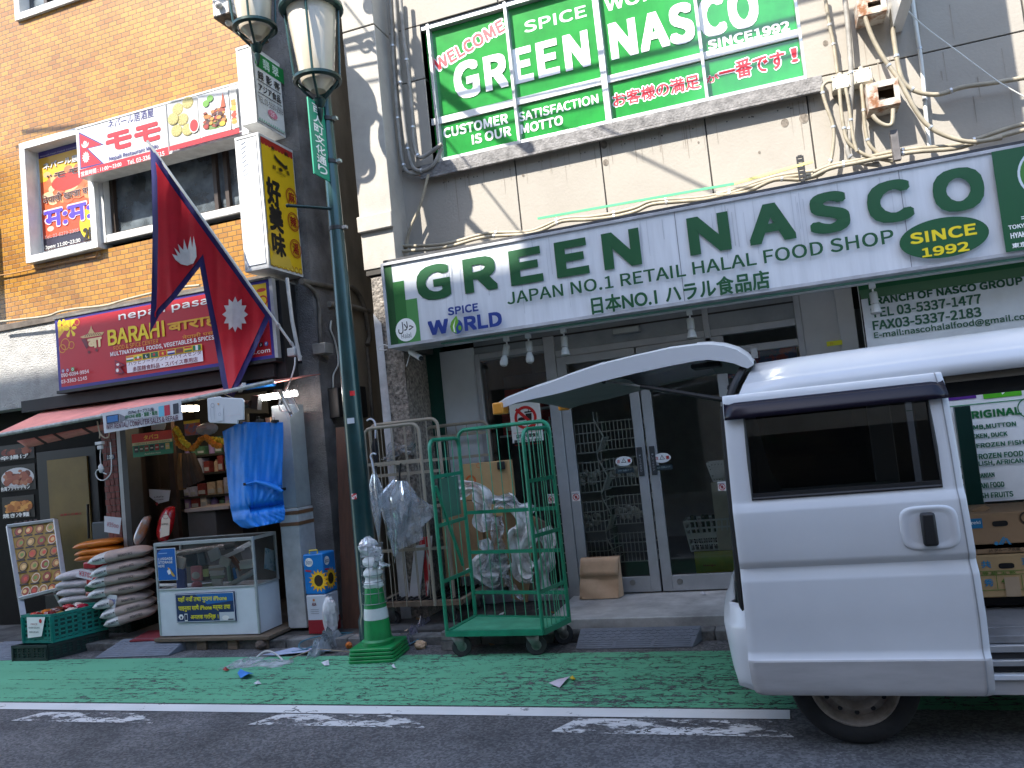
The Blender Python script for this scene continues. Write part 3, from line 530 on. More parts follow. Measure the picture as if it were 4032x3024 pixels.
# --- three projecting signs at the corner
def projecting(name, label, X0, X1, Y0, Y1, z0, z1): return lightbox(name, label, X0, X1, Y0, Y1, z0, z1, .025)
hz0, hz1 = P(1046, 1057, 5.98).z, P(1025, 517, 5.98).z
hm = projecting('projecting_sign', 'lowest projecting sign, yellow with black characters and red ringed ones', -4.40, -4.14, 5.98, 6.52, hz0, hz1)
X = -4.136; q = sideX(X); q.rect(6.0, hz0+.03, 6.5, hz1-.03, ink(240, 196, 18)); q.rect(6.0, hz1-.075, 6.5, hz1-.03, ink(180, 40, 30))
for i in range(10): q.ell(6.025+i*.05, hz1-.078, .026, .022, ink(180, 40, 30), 12)
for i in range(7): q.ell(6.05+i*.07, hz0+.05, .03, .03, ink(196, 140, 30), 12); q.ell(6.05+i*.07, hz0+.046, .02, .02, ink(238, 205, 80), 12)
q.poly([(6.0, hz0+.08), (6.12, hz0+.22), (6.3, hz0+.15), (6.34, hz0+.05), (6.0, hz0+.035)], ink(226, 190, 70)); q.ell(6.1, hz0+.27, .12, .13, ink(205, 165, 70), 22); q.ell(6.1, hz0+.27, .1, .11, ink(235, 190, 40), 22)
def R(ch, a, b_, m, bold): q.tpx(ch, *a, *b_, m, bold)
R('好', K0(1940, 1478), K0(2028, 1318), iK, .045); R('美', K0(1958, 1668), K0(2044, 1508), iK, .045); R('味', K4(318, 190), K4(404, 48), iK, .045)
for ch, c_ in (('麻', K0(2112, 1435)), ('辣', K3(466, 1612)), ('湯', K4(482, 148))):
    u, v = q.uv(*c_); q.ring(u, v, .092, .008, ink(170, 40, 25), 30); q.ring(u, v, .077, .005, ink(170, 40, 25), 30); q.text(ch, (u-.052, v-.055, u+.052, v+.055), ink(165, 30, 20), .02)
for ch, c_ in (('麻', K0(1974, 1078)), ('辣', K0(2072, 1122)), ('鮮', K0(1984, 1216)), ('香', K0(2083, 1260))): u, v = q.uv(*c_); q.text(ch, (u-.026, v-.022, u+.026, v+.022), ink(60, 45, 20), .02)
T(q, K0, 'HAOMEIWEI', 1998, 1276, 2076, 1278, ink(90, 70, 25), .01) if False else None
u, v = q.uv(*K0(2030, 1165)); q.poly([(u-.1, v+.03), (u-.05, v), (u+.06, v-.035), (u+.1, v-.02), (u+.1, v-.06), (u+.06, v-.07), (u-.05, v-.035), (u-.1, v-.01)], ink(50, 40, 25)); u, v = q.uv(*K0(2033, 1268)); q.text('HAOMEIWEI', (u-.07, v-.01, u+.07, v+.015), ink(70, 55, 20)); q.ell(u, v+.045, .03, .018, ink(60, 45, 20), 14)
muted(q.build(hm), .75)
q = facade(5.977); q.rect(-4.37, hz0+.05, -4.17, hz1-.04, ink(222, 224, 230)); rn = random.Random(3)
for i in range(26):
    z = hz0+.12+i*.042; q.poly([(-4.345, z), (-4.30+rn.uniform(0, .04), z+.03), (-4.295, z+.045), (-4.345, z+.04)], ink(196, 198, 204)); q.poly([(-4.24+rn.uniform(0, .02), z+.02), (-4.205, z-.01), (-4.205, z+.012)], ink(196, 198, 204))
q.build(hm, 'torn_film')
jz0, jz1 = P(1014, 480, 6.05).z, P(985, 172, 6.05).z
jd = projecting('projecting_sign', 'middle projecting sign, white with a green plaque and black characters', -4.36, -4.19, 6.05, 6.5, jz0, jz1)
q = sideX(-4.186); q.rect(6.07, jz0+.03, 6.48, jz1-.03, ink(216, 218, 216))
for v in (jz1-.06, jz0+.045):
    for i in range(12): q.star(6.09+i*.034, v, .018, .008, 3, ink(120, 175, 150))
a, b_ = q.uv(*K3(192, 462)), q.uv(*K3(404, 480)); g0, g1 = q.uv(*K3(185, 470))[1], q.uv(*K3(188, 366))[1]
c = .02; u0, u1, v0, v1 = a[0]-.005, b_[0]+.005, g0, g1
q.poly([(u0+c, v0), (u1-c, v0), (u1-c, v0+c), (u1, v0+c), (u1, v1-c), (u1-c, v1-c), (u1-c, v1), (u0+c, v1), (u0+c, v1-c), (u0, v1-c), (u0, v0+c), (u0+c, v0+c)], iG)
mu = (u0+u1)/2; q.text('翡', (mu-.125, v0+.025, mu-.02, v1-.025), ink(205, 225, 212), .02); q.text('翠', (mu+.02, v0+.025, mu+.125, v1-.025), ink(205, 225, 212), .02)
hh = jz1-jz0
for i, ch in enumerate('録影帯'): q.text(ch, (6.11+i*.125, v0-.115, 6.20+i*.125, v0-.03), iK, .015)
q.rect(6.09, v0-.135, 6.46, v0-.128, iK); q.text('アジア食品', (6.1, v0-.235, 6.45, v0-.155), iK, .02); q.rect(6.09, v0-.258, 6.46, v0-.251, iK)
q.text('TEL.03-5330-2969', (6.085, v0-.345, 6.465, v0-.285), ink(70, 66, 70)); q.ell(6.29, v0-.4, .075, .04, ink(214, 130, 150), 24); q.text('2F', (6.255, v0-.425, 6.325, v0-.378), ink(240, 220, 225), .01); q.build(jd)
tz0 = P(896, 56, 5.9).z
RUSTW = mat('rusty_white_metal', (.6, .57, .54), .6, var=.3, vscale=14, col2=(.22, .12, .07), thr=(.28, .42))
ts = lightbox('projecting_sign', 'highest projecting sign, white with rusty edge and round bulbs', -4.46, -4.29, 5.9, 6.5, tz0, tz0+1.7, .02, ACR, RUSTW, bottom=mat('rust_dark', (.1, .07, .05), .9, var=.5, vscale=20))
b = MB()
for c_ in [(-4.375, 5.875, tz0+.09+.12*i) for i in range(4)]+[(-4.375, 6.0+.1*i, tz0-.012) for i in range(5)]: b = MB(); b.ball(c_, .034, mat('clear_bulb', (.5, .48, .45), .12, var=.2), 12, 8); b.build('bulb', ts)

q = sideX(-4.286); KT = zo(780, 0, 600)
q.rect(5.93, tz0+.04, 6.48, tz0+1.65, ink(222, 222, 222))
v_ = tz0
q.rect(5.94, v_+.30, 6.06, v_+.36, ink(220, 120, 50)); q.rect(5.94, v_+.24, 6.06, v_+.30, ink(225, 225, 220)); q.rect(5.94, v_+.18, 6.06, v_+.24, ink(30, 110, 60)); q.text('Tel. 090-', (5.94, v_+.07, 6.2, v_+.13), iK)
q.poly([(6.28, v_+.72), (6.44, v_+.54), (6.36, v_+.52), (6.45, v_+.37), (6.28, v_+.42)], ink(196, 45, 55))
q.rect(6.35, v_+.15, 6.47, v_+.33, ink(70, 40, 110)); q.text('2F', (6.365, v_+.175, 6.455, v_+.305), ink(225, 150, 190), .05); q.rect(6.3, v_+.07, 6.39, v_+.145, ink(60, 95, 60)); q.ell(6.345, v_+.107, .02, .022, ink(220, 225, 215), 14); q.ell(6.352, v_+.112, .017, .018, ink(60, 95, 60), 14); q.rect(6.40, v_+.07, 6.47, v_+.145, ink(150, 80, 40))
q.text('6094-9954', (6.28, v_+.008, 6.475, v_+.056), iK, .01); q.build(ts)
# --- food shop signboard
bz0, bz1 = P(230, 1540, 6.1).z, P(222, 1257, 6.1).z
ba = thing('shop_signboard', 'dark red food shop signboard with yellow lettering and purple border', 'sign', (-5.5, 6.4, bz0))
b = MB(); b.box(-6.82, -4.235, 6.105, 6.5, bz0, bz1, mat('sign_side_black', (.02, .02, .022), .35, var=.5, vscale=3)); b.build('case', ba)
b = MB(); t = .018; b.box(-6.83, -4.22, 6.09, 6.5, bz1, bz1+.02, mat('dirty_gutter', (.2, .19, .17), .8, var=.5, vscale=8)); b.box(-6.83, -4.22, 6.08, 6.5, bz0-.03, bz0, BLACK); b.box(-4.235, -4.2, 6.09, 6.14, bz0, bz1, ALU); b.build('frame', ba)
q = facade(6.104); q.rect(-6.82, bz0, -4.235, bz1, ink(58, 44, 130)); q.rect(-6.785, bz0+.035, -4.275, bz1-.03, ink(186, 26, 40))
iO = ink(222, 150, 40)
def flower(u, v, r, fx=1):
    for a in range(6): q.ell(u+r*.55*math.cos(a*1.047), v+r*.55*math.sin(a*1.047), r*.42, r*.2, iY, 10, 0) if a % 3 == 0 else q.poly([(u, v), (u+r*math.cos(a*1.047-.25), v+r*math.sin(a*1.047-.25)), (u+1.15*r*math.cos(a*1.047), v+1.15*r*math.sin(a*1.047)), (u+r*math.cos(a*1.047+.25), v+r*math.sin(a*1.047+.25))], iY)
    q.ell(u, v, r*.2, r*.2, ink(190, 60, 30), 10)
q.poly([(-6.785, bz1-.03), (-6.52, bz1-.03), (-6.6, bz1-.09), (-6.7, bz1-.13), (-6.785, bz1-.2)], ink(232, 180, 30))
flower(-6.62, bz1-.12, .085); flower(-6.73, bz1-.07, .06)
for (u, v, r) in ((-6.7, bz1-.27, .06), (-6.62, bz1-.29, .04), (-6.74, bz1-.31, .045), (-6.53, bz1-.07, .035)): q.ring(u, v, r, .009, iO, 20)
q.poly([(-4.275, bz1-.03), (-4.46, bz1-.03), (-4.36, bz1-.13), (-4.275, bz1-.3)], ink(236, 190, 30)); q.ring(-4.32, bz1-.19, .05, .014, ink(196, 50, 35), 18); q.ell(-4.33, bz1-.09, .05, .018, ink(210, 60, 40), 12, .5)
tan = ink(214, 176, 116)
q.poly([q.uv(*K1(*p)) for p in ((583, 603), (640, 580), (657, 545), (664, 518), (671, 545), (690, 572), (760, 565), (742, 590), (605, 612))], tan)
for i in range(8): q.pp([K1(615+i*17, 602-i*2.2), K1(622+i*17, 601-i*2.2), K1(636+i*12, 578-i), K1(632+i*12, 578-i)], ink(120, 60, 40))
q.pp([K1(*p) for p in ((592, 620), (628, 615), (645, 672), (630, 690))], ink(110, 25, 40)); T(q, K1, 'बा', 642, 690, 742, 600, ink(232, 205, 150), .07)
for c_ in ((650, 712), (705, 698)): q.epx(*K1(*c_), 6, 6, ink(110, 30, 35), 12)
TL(q, K1, 'nepali pasal', 866, 497, 425, 1560, 370, iW, .02); T(q, K1, 'BARAHI', 790, 668, 1193, 482, ink(236, 206, 22), .035); T(q, K1, 'बाराही', 1225, 582, 1640, 405, ink(226, 170, 30), .03)
T(q, K1, 'नेपाली पसल', 1330, 622, 1590, 545, iO, .02); TL(q, K1, 'FOOD & SPICE CENTER', 832, 702, 670, 1155, 640, iO, .015); TL(q, K1, 'MULTINATIONAL FOODS, VEGETABLES & SPICES', 808, 752, 714, 1560, 610, iW, .03)
a, b_ = q.uv(*K1(930, 865)), q.uv(*K1(1475, 702)); q.rect(a[0], a[1], b_[0], b_[1], ink(232, 226, 230))
TL(q, K1, 'バラヒフードアンドスパイスセンタ', 940, 813, 782, 1465, 720, ink(120, 60, 70), .012); TL(q, K1, '多国籍食料品・スパイス専用店', 972, 855, 820, 1442, 770, ink(130, 40, 60), .015)
cols = [[(220, 120, 40), (235, 235, 235), (20, 110, 50)], [(235, 200, 40), (60, 150, 60), (200, 40, 40)], [(20, 70, 40), (20, 70, 40), (20, 70, 40)], [(20, 110, 70), (20, 110, 70), (20, 110, 70)], [(200, 40, 30)]*3, [(190, 30, 40), (230, 230, 235), (40, 40, 120)], [(150, 70, 30), (120, 40, 40), (150, 70, 30)], [(200, 40, 40), (230, 200, 40), (20, 110, 60)], None]
fu0, fw = a[0], (b_[0]-a[0])/9.05; fv = b_[1]+.005; q.rect(a[0], fv-.003, b_[0], fv+.06, ink(225, 190, 45))
for i, c_ in enumerate(cols):
    u = fu0+i*fw+.004; wf = fw*.86
    if c_:
        for j in range(3): q.rect(u, fv+.006+(2-j)*.016, u+wf, fv+.006+(3-j)*.016, ink(*c_[j]))
    else:
        for j, cc in enumerate(((20, 120, 70), (232, 232, 232), (20, 120, 70))): q.rect(u+j*wf/3, fv+.006, u+(j+1)*wf/3, fv+.054, ink(*cc))
    if i == 4: q.star(u+wf/2, fv+.03, .018, .008, 5, iY)
    if i == 3: q.ell(u+wf*.45, fv+.03, .014, .014, ink(200, 40, 50), 12)
    if i == 2: q.ell(u+wf*.55, fv+.03, .015, .016, iW, 12); q.ell(u+wf*.62, fv+.034, .012, .013, ink(20, 70, 40), 12)
    if i == 1: q.star(u+wf/2, fv+.03, .02, .009, 5, iW)
q.pp([K1(*p) for p in ((843, 770), (922, 808), (880, 820), (915, 865), (848, 872))], ink(90, 24, 60)); q.pp([K1(*p) for p in ((847, 778), (908, 808), (868, 820), (905, 860), (852, 866))], ink(160, 26, 40))
q.epx(*K1(865, 803), 6, 5, iW, 12); u, v = q.uv(*K1(862, 845)); q.star(u, v, .022, .014, 10, iW)
TL(q, K1, '090-6094-9954', 456, 897, 870, 656, 850, iW, .02); TL(q, K1, '03-3363-1145', 456, 942, 916, 642, 900, iW, .02); T(q, K1, 'barahifoods.com', 1600, 770, 1968, 680, iW, .015)
for (x, y, cc) in ((470, 850, (80, 70, 130)), (503, 845, (150, 40, 110)), (540, 838, (50, 150, 70)), (1866, 666, (120, 50, 150)), (1905, 660, (22, 22, 24)), (1944, 653, (50, 80, 150))):
    u, v = q.uv(*K1(x, y)); q.ell(u, v, .021, .021, ink(*cc), 16) if x != 540 and x != 1905 else q.rect(u-.02, v-.02, u+.02, v+.02, ink(*cc)); q.ring(u, v, .013, .005, iW, 12) if x < 600 else q.text('f' if x == 1944 else '♪' if x == 1905 else '~', (u-.008, v-.013, u+.008, v+.013), iW, .04)
q.build(ba)
# dark soffit + awning
one('sign_soffit', lambda b: b.box(-7.4, -4.3, 6.15, 6.6, bz0-.16, bz0-.04, mat('soffit_black', (.018, .017, .017), .7, var=.3)), 'black box beam under the red food shop signboard', 'beam')
AWN = mat('salmon_awning', (.85, .3, .25), .75, var=.14, vscale=5, bump=.1)
aw = thing('awning', 'faded salmon pink shop awning with a torn front flap', 'awning', (-5.9, 6.4, 2.3))
aF = [P(-30, 1715, 5.65), P(395, 1636, 5.65), P(720, 1576, 5.65), P(1078, 1497, 5.65)]; zA = P(350, 1580, 6.38).z
b = MB(); aB = [V((p.x, 6.38, zA-.06*i/3)) for i, p in enumerate(aF)]
for i in range(3): b.add([aF[i], aF[i+1], aB[i+1], aB[i]], [(0, 1, 2, 3)], AWN)
b.build('cloth', aw, solid=.006)
b = MB(); b.tube([p+V((0, -.01, -.01)) for p in aF], .019, mat('weathered_white_bar', (.4, .42, .39), .6, var=.4, vscale=20), 8); b.build('front_bar', aw)
b = MB(); f0, f1 = aF[0]+V((.12, .06, -.02)), aF[1]+V((-.12, .06, -.02))
pts = [f0.lerp(f1, i/24) for i in range(25)]; low = [p+V((.06-.02*i/12, .16, -.125+.035*(i/24))) for i, p in enumerate(pts)]
for i in range(24): b.add([pts[i]+V((0, .1, -.05)), pts[i+1]+V((0, .1, -.05)), low[i+1], low[i]], [(0, 1, 2, 3)], AWN if i not in (5, 10, 18) else mat('flap_dark_patch', (.06, .02, .02), .8))
b.build('torn_flap', aw, solid=.005)
b = MB(); b.bar(aF[1], aB[1]+V((.5, 0, -.05)), .03, .03, WHITE); b.build('folding_arm', aw); b = MB(); b.bar(aF[3]+V((-.3, 0, 0)), aB[3]+V((-.9, 0, -.05)), .03, .03, WHITE); b.build('folding_arm', aw)
# corner post and dark return wall to the right of the signboard
b = MB(); b.box(-4.46, -4.2, 6.2, 6.39, 2.36, bz1, mat('charcoal_panel', (.03, .03, .032), .5, var=.4, vscale=4)); b.build('charcoal_return', nb)
b = MB(); b.tube([P(1130, 1095, 6.16), P(1150, 1260, 6.16), P(1182, 1420, 6.16)], .018, ALU, 8); b.build('corner_trim', nb)
# flag on its pole
fg = thing('flag', 'dark red double pennant flag with blue border hanging from a slanted pole', 'flag', P(1185, 1404, 6.2))
tipP, baseP = P(585, 562, 5.3), P(1187, 1408, 6.2)
b = MB(); b.tube([tipP+(tipP-baseP).normalized()*.02, baseP], .012, mat('pole_white', (.6, .6, .58), .35, var=.1), 8)
for t in (.84, .93): b.tube([tipP.lerp(baseP, t)-(baseP-tipP).normalized()*.012, tipP.lerp(baseP, t)+(baseP-tipP).normalized()*.012], .018, ALU, 8)
b.build('pole', fg)
FLAGR = mat('flag_red', (.74, .02, .04), .6, var=.1, vscale=9, bump=.08, bscale=14)
_t = FLAGR.node_tree; _b = _t.nodes['Principled BSDF']; _tl = _t.nodes.new('ShaderNodeBsdfTranslucent'); _tl.inputs[0].default_value = (.7, .02, .04, 1); _mx = _t.nodes.new('ShaderNodeMixShader'); _mx.inputs[0].default_value = .3
_o = [n for n in _t.nodes if n.type == 'OUTPUT_MATERIAL'][0]; _t.links.new(_b.outputs[0], _mx.inputs[1]); _t.links.new(_tl.outputs[0], _mx.inputs[2]); _t.links.new(_mx.outputs[0], _o.inputs[0])
FLAGB = mat('flag_blue', (.022, .02, .13), .65, var=.15, vscale=8); FLAGW = mat('flag_white', (.62, .6, .6), .6, var=.12, vscale=12)
fA, fB = (590, 572), (1068, 1240)
def fY(x, y):
    # depth of the hanging cloth: close under the pole, billowing in soft vertical folds
    t = max(0, min(1, ((x-588)*(1068-588)+(y-575)*(1240-575))/((1068-588)**2+(1240-575)**2))); base = 5.3+.9*t*.835
    sx = x-(y-900)*.07; return base + .013*math.sin(sx*.055)+.006*math.sin(sx*.13+y*.006)
def fpt(p, off=0): q_ = P(p[0], p[1], fY(*p)+off); return q_
out = [fA, (597, 700), (601, 900), (597, 1140), (592, 1250), (591, 1311), (628, 1240), (690, 1175), (787, 1052), (803, 1140), (842, 1330), (872, 1500), (900, 1621), (930, 1540), (1000, 1390), (1068, 1240), (950, 1075), (800, 868), (690, 715)]
def inset(poly, d):
    n = len(poly); o = []
    for i in range(n):
        a, p, c_ = V((*poly[i-1], 0)), V((*poly[i], 0)), V((*poly[(i+1) % n], 0)); e1 = (p-a).normalized(); e2 = (c_-p).normalized()
        n1 = V((e1.y, -e1.x, 0)); n2 = V((e2.y, -e2.x, 0)); m_ = (n1+n2); m_.normalize(); k = d/max(.32, m_.dot(n1)); o.append((p.x+m_.x*k, p.y+m_.y*k))
    return o
def inside(p, poly):
    c_ = False; n = len(poly)
    for i in range(n):
        a, b_ = poly[i], poly[i-1]
        if (a[1] > p[1]) != (b_[1] > p[1]) and p[0] < (b_[0]-a[0])*(p[1]-a[1])/(b_[1]-a[1])+a[0]: c_ = not c_
    return c_
def cloth_poly(b, poly, m, off, step=14):
    """fill an outline with a fine net so that it can follow the folds"""
    bm = bmesh.new(); vs = [bm.verts.new((p[0], p[1], 0)) for p in poly]; bm.faces.new(vs)
    x0, x1 = min(p[0] for p in poly), max(p[0] for p in poly); y0, y1 = min(p[1] for p in poly), max(p[1] for p in poly)
    for ax, lo, hi in ((0, x0, x1), (1, y0, y1)):
        k = lo+step
        while k < hi:
            co = (k, 0, 0) if ax == 0 else (0, k, 0); no = (1, 0, 0) if ax == 0 else (0, 1, 0)
            bmesh.ops.bisect_plane(bm, geom=bm.verts[:]+bm.edges[:]+bm.faces[:], plane_co=co, plane_no=no); k += step*(1 if ax == 0 else 4)
    bmesh.ops.triangulate(bm, faces=bm.faces); bm.verts.index_update()
    b.add([fpt((v.co.x, v.co.y), off) for v in bm.verts], [tuple(v.index for v in f.verts) for f in bm.faces], m); bm.free()
b = MB(); cloth_poly(b, out, FLAGB, 0); inn = inset(out, -22 if inside(inset(out, -2)[8], out) else 22); cloth_poly(b, inn, FLAGR, -.01)
def starpx(cx, cy, r, r2, n, a=1.0): return [(cx+(r if k % 2 == 0 else r2)*a*math.cos(math.pi*k/n), cy+(r if k % 2 == 0 else r2)*math.sin(math.pi*k/n)*1.38) for k in range(2*n)]
cloth_poly(b, starpx(926, 1238, 51, 36, 12), FLAGW, -.022, 14)
moon = [(678, 1000), (690, 1022), (712, 1040), (738, 1046), (762, 1036), (774, 1010), (772, 975), (762, 930), (757, 975), (750, 930), (738, 985), (724, 940), (722, 985), (700, 960), (710, 1000), (686, 975), (700, 1008)]
cloth_poly(b, moon, FLAGW, -.022, 14); b.build('cloth', fg, smooth=60, weld=False)
# ------------------------------------------------------------------ green shop: window films
KN = zo(1600, 0, 1600); KU = zo(2832, 0, 1200); KR = zo(2832, 800, 1200); K6 = zo(1900, 1200, 1100); K7 = zo(1900, 1900, 1100); KS = zo(3600, 550, 432, 1433)
FILM = mat('green_film', S(28, 132, 52), .22, var=.16, vscale=5, coat=.5, col2=S(20, 112, 44), thr=(.3, .6))
iN = ink(238, 238, 236); iRd = ink(214, 28, 48)
Yf = 6.775; zmd = .5*(P(*KN(380, 608), Yf).z+P(*KN(1900, 245), Yf).z)
cols_ = [(P(*KN(118, 400), Yf).x+.01, mx_[1]-.014), (mx_[1]+.014, mx_[2]-.028), (mx_[2]+.028, mx_[3]-.014), (mx_[3]+.014, mx_[4]-.015)]
iW2 = mat('white_transom', (.7, .7, .69), .4, var=.1)
b = MB(); b.box(wx0, wx1, 6.755, 6.774, zmd-.032, zmd+.032, iW2); b.build('transom', uw)
films = []
names = ['upper row green film with WELCOME and the letters GR', 'upper row green film with SPICE and the letters EEN', 'upper row green film with WORLD and the letters NAS', 'upper row green film with the letters CO and SINCE1992', 'lower row green film reading CUSTOMER IS OUR', 'lower row green film reading SATISFACTION MOTTO', 'lower row green film with red Japanese characters and no exclamation mark', 'lower row green film with red Japanese characters and an exclamation mark']
for r_ in range(2):
    for c_ in range(4):
        x0, x1 = cols_[c_]; z0, z1 = ((zmd+.034, zt-.05), (zs0+.055, zmd-.034))[r_]
        fo = MB(); fo.box(x0, x1, Yf+.001, Yf+.006, z0, z1, FILM); films.append(fo.build('window_film', None, names[r_*4+c_], 'window film', 'green window films', smooth=0))
def onfilm(i, fn): q = facade(Yf+.0005); fn(q); q.build(films[i])
gv0, gv1 = facade(Yf).uv(*KN(430, 502))[1], facade(Yf).uv(*KN(425, 312))[1]
def big(q, chs, bold=.05):
    for ch, x0, x1, ym in chs:
        a, b_ = q.uv(*KN(x0, ym)), q.uv(*KN(x1, ym)); e = .015 if ch in 'GCOS' else 0; q.text(ch, (a[0], gv0-e, b_[0], gv1+e), iN, bold)
def f1(q):
    a, b_ = V(q.uv(*KN(170, 352))).to_3d(), V(q.uv(*KN(515, 142))).to_3d(); d = b_-a; L = d.length+.06; m = (a+b_)/2; q.text('WELCOME', (m.x-L/2, m.y-.062, m.x+L/2, m.y+.062), iRd, .045, rot=math.atan2(d.y, d.x), out=iN, outw=.13)
    big(q, [('G', 258, 398, 430), ('R', 425, 552, 400)])
onfilm(0, f1)
onfilm(1, lambda q: (T(q, KN, 'SPICE', 645, 182, 975, 26, ink(200, 215, 205), .03), big(q, [('E', 582, 690, 370), ('E', 712, 832, 335), ('N', 860, 1000, 300)])))
onfilm(2, lambda q: (T(q, KN, 'WORLD', 1085, 66, 1500, -125, iN, .03), big(q, [('N', 1108, 1258, 235), ('A', 1270, 1432, 200), ('S', 1430, 1568, 150)])))
onfilm(3, lambda q: (big(q, [('C', 1590, 1742, 110), ('O', 1752, 1920, 70)]), T(q, KN, 'SINCE1992', 1645, 275, 2082, 112, iN, .05)))
onfilm(4, lambda q: (TL(q, KN, 'CUSTOMER', 205, 754, 699, 552, 640, iN, .04), TL(q, KN, 'IS OUR', 360, 788, 734, 570, 720, iN, .04)))
onfilm(5, lambda q: (T(q, KN, 'SATISFACTION', 614, 664, 1042, 510, iN, .03), TL(q, KN, 'MOTTO', 625, 732, 679, 852, 650, iN, .04)))
onfilm(6, lambda q: T(q, KN, 'お客様の満足', 1130, 588, 1592, 398, iRd, .03, out=iN, outw=.07))
onfilm(7, lambda q: (T(q, KN, 'が', 1630, 458, 1700, 398, iRd, .03, out=iN, outw=.07), T(q, KN, '一番です', 1708, 452, 2055, 268, iRd, .03, out=iN, outw=.07), T(q, KN, '！', 2098, 345, 2126, 258, iRd, .03, out=iN, outw=.06)))
# ------------------------------------------------------------------ main signboard
Ys = 6.0; sz0, sz1 = 2.447, 3.182; sx0, sx1 = -3.04, 2.75
SFACE = mat('sign_face_white', (.62, .64, .67), .35, var=.09, vscale=6, stretch=(3, 3, .25), coat=.2)
ns = thing('shop_signboard', 'long white signboard with wide green lettering over the grocery doors', 'sign', (-.1, 6.35, sz0))
b = MB(); b.box(sx0+.012, sx1, Ys+.005, 6.38, sz0+.02, sz1-.01, SFACE); b.build('face_panel', ns, smooth=0)
b = MB(); SFR = mat('sign_frame_grey', (.42, .42, .44), .45, var=.25, vscale=6); t = .024
b.box(sx0, sx1, Ys-.012, 6.38, sz0, sz0+t, SFR); b.box(sx0, sx1, Ys-.012, 6.38, sz1-t, sz1, SFR); b.box(sx0, sx0+t, Ys-.012, 6.38, sz0+t, sz1-t, SFR); b.box(sx0+.01, sx1, Ys+.02, 6.4, sz1, sz1+.03, mat('sign_top_dark', (.05, .05, .055), .7, var=.4, vscale=9)); b.build('frame', ns, bevel=.003)
q = facade(Ys+.003); dG = ink(10, 78, 40); nB = ink(22, 52, 128)
xa = sx0+t
st = [q.uv(*K4(x, y)) for x, y in ((1180, 270), (1265, 378), (1362, 505))]
tops = [sz1-t-.002, st[1][1], st[2][1]]; xs_ = [q.uv(*K4(1185, 320))[0], q.uv(*K4(1278, 440))[0], q.uv(*K4(1372, 560))[0]]
for i, cc in enumerate(((16, 70, 30), (38, 104, 46), (74, 138, 74))): q.rect(xa if i == 0 else xs_[i-1], sz0+t, xs_[i], tops[i], ink(*cc))
u, v = q.uv(*K4(1288, 735)); q.ell(u, v, .096, .098, iW, 32); q.text('\ufedd\ufefc\ufea3', (u-.072, v-.03, u+.072, v+.07), iK, .01); q.text('Halal', (u-.046, v-.07, u+.046, v-.028), iK)
v0, v1 = q.uv(*KN(576, 1558))[1], q.uv(*KN(552, 1370))[1]
for k, ch, x0, x1, y in ((K4, 'G', 1362, 1610, 380), (K4, 'R', 1705, 1950, 330), (KN, 'E', 562, 742, 1450), (KN, 'E', 810, 990, 1390), (KN, 'N', 1068, 1276, 1350), (KN, 'N', 1532, 1762, 1265), (KN, 'A', 1860, 2118, 1240), (KU, 'S', 637, 938, 1500), (KU, 'C', 1065, 1402, 1450), (KU, 'O', 1540, 1918, 1365)):
    a, b_ = q.uv(*k(x0, y)), q.uv(*k(x1, y)); e = .006 if ch in 'GSCO' else 0; q.text(ch, (a[0], v0-e, b_[0], v1+e), dG, .062)
a, b_ = q.uv(*KN(556, 1655)), q.uv(*KR(1255, 192)); q.text('JAPAN NO.1 RETAIL HALAL FOOD SHOP', (a[0], a[1]-.01, b_[0], b_[1]), dG, .02)
q.tpx('日本NO.1 ハラル食品店', 2335, 1242, 3026, 1062, dG, .028)
T(q, K4, 'SPICE', 1604, 636, 1818, 542, nB, .05); T(q, K4, 'W', 1465, 780, 1602, 655, nB, .07); T(q, K4, 'RLD', 1726, 748, 1988, 602, nB, .06)
u, v = q.uv(*K4(1668, 708)); q.ell(u, v-.008, .052, .06, nB, 26); q.poly([(u-.005, v-.065), (u-.05, v-.04), (u-.06, v), (u-.045, v+.04), (u+.005, v+.085), (u+.02, v+.03), (u-.012, v-.02)], ink(96, 150, 40)); q.poly([(u-.03, v-.05), (u-.035, v), (u-.005, v+.06), (u-.022, v), (u-.018, v-.05)], ink(225, 230, 215)); q.ell(u+.025, v-.022, .016, .022, ink(96, 150, 40), 9)
q.ell(1.214, 2.636, .273, .137, dG, 44)
T(q, KR, 'SINCE', 1385, 310, 1850, 152, ink(236, 212, 28), .045); T(q, KR, '1992', 1468, 404, 1798, 284, ink(236, 212, 28), .045)
gx = q.uv(*KS(1060, 700))[0]; q.rect(gx, sz0+t, sx1-.02, sz1-t-.002, dG)
u, v = q.uv(*KS(1335, 480)); q.ell(u+.2, v-.01, .205, .19, ink(200, 208, 214), 36); q.ell(u+.2, v-.01, .19, .175, ink(60, 120, 40), 36); q.poly([(u+.1, v-.12), (u+.2, v+.12), (u+.3, v-.1)], ink(190, 200, 90))
q.text('〒', (gx+.115, sz0+.20, gx+.155, sz0+.245), iN); T(q, KS, 'TOKYO SHINJUKU', 1210, 1195, 1900, 1030, iN, .03); T(q, KS, 'HYAKUNINCHO', 1240, 1312, 1800, 1150, iN, .03); T(q, KS, '東京都新宿区', 1258, 1437, 1850, 1280, iN, .025)
q.build(ns, 'lettering')
q = facade(Ys+.0025); q.d = .0012
for x in (-.55, 1.0): q.rect(x, sz0+t, x+.005, sz1-t, ink(120, 122, 128))
rn = random.Random(9)
for i in range(40): x = rn.uniform(-2.5, 1.5); z = sz1-t-rn.uniform(0, .1); q.d = .0008+i*.00002; q.rect(x, z-rn.uniform(.1, .5), x+rn.uniform(.003, .008), z, mat('drip_stain', (.5, .52, .55), .4, var=.1))
q.build(ns, 'panel_seams')
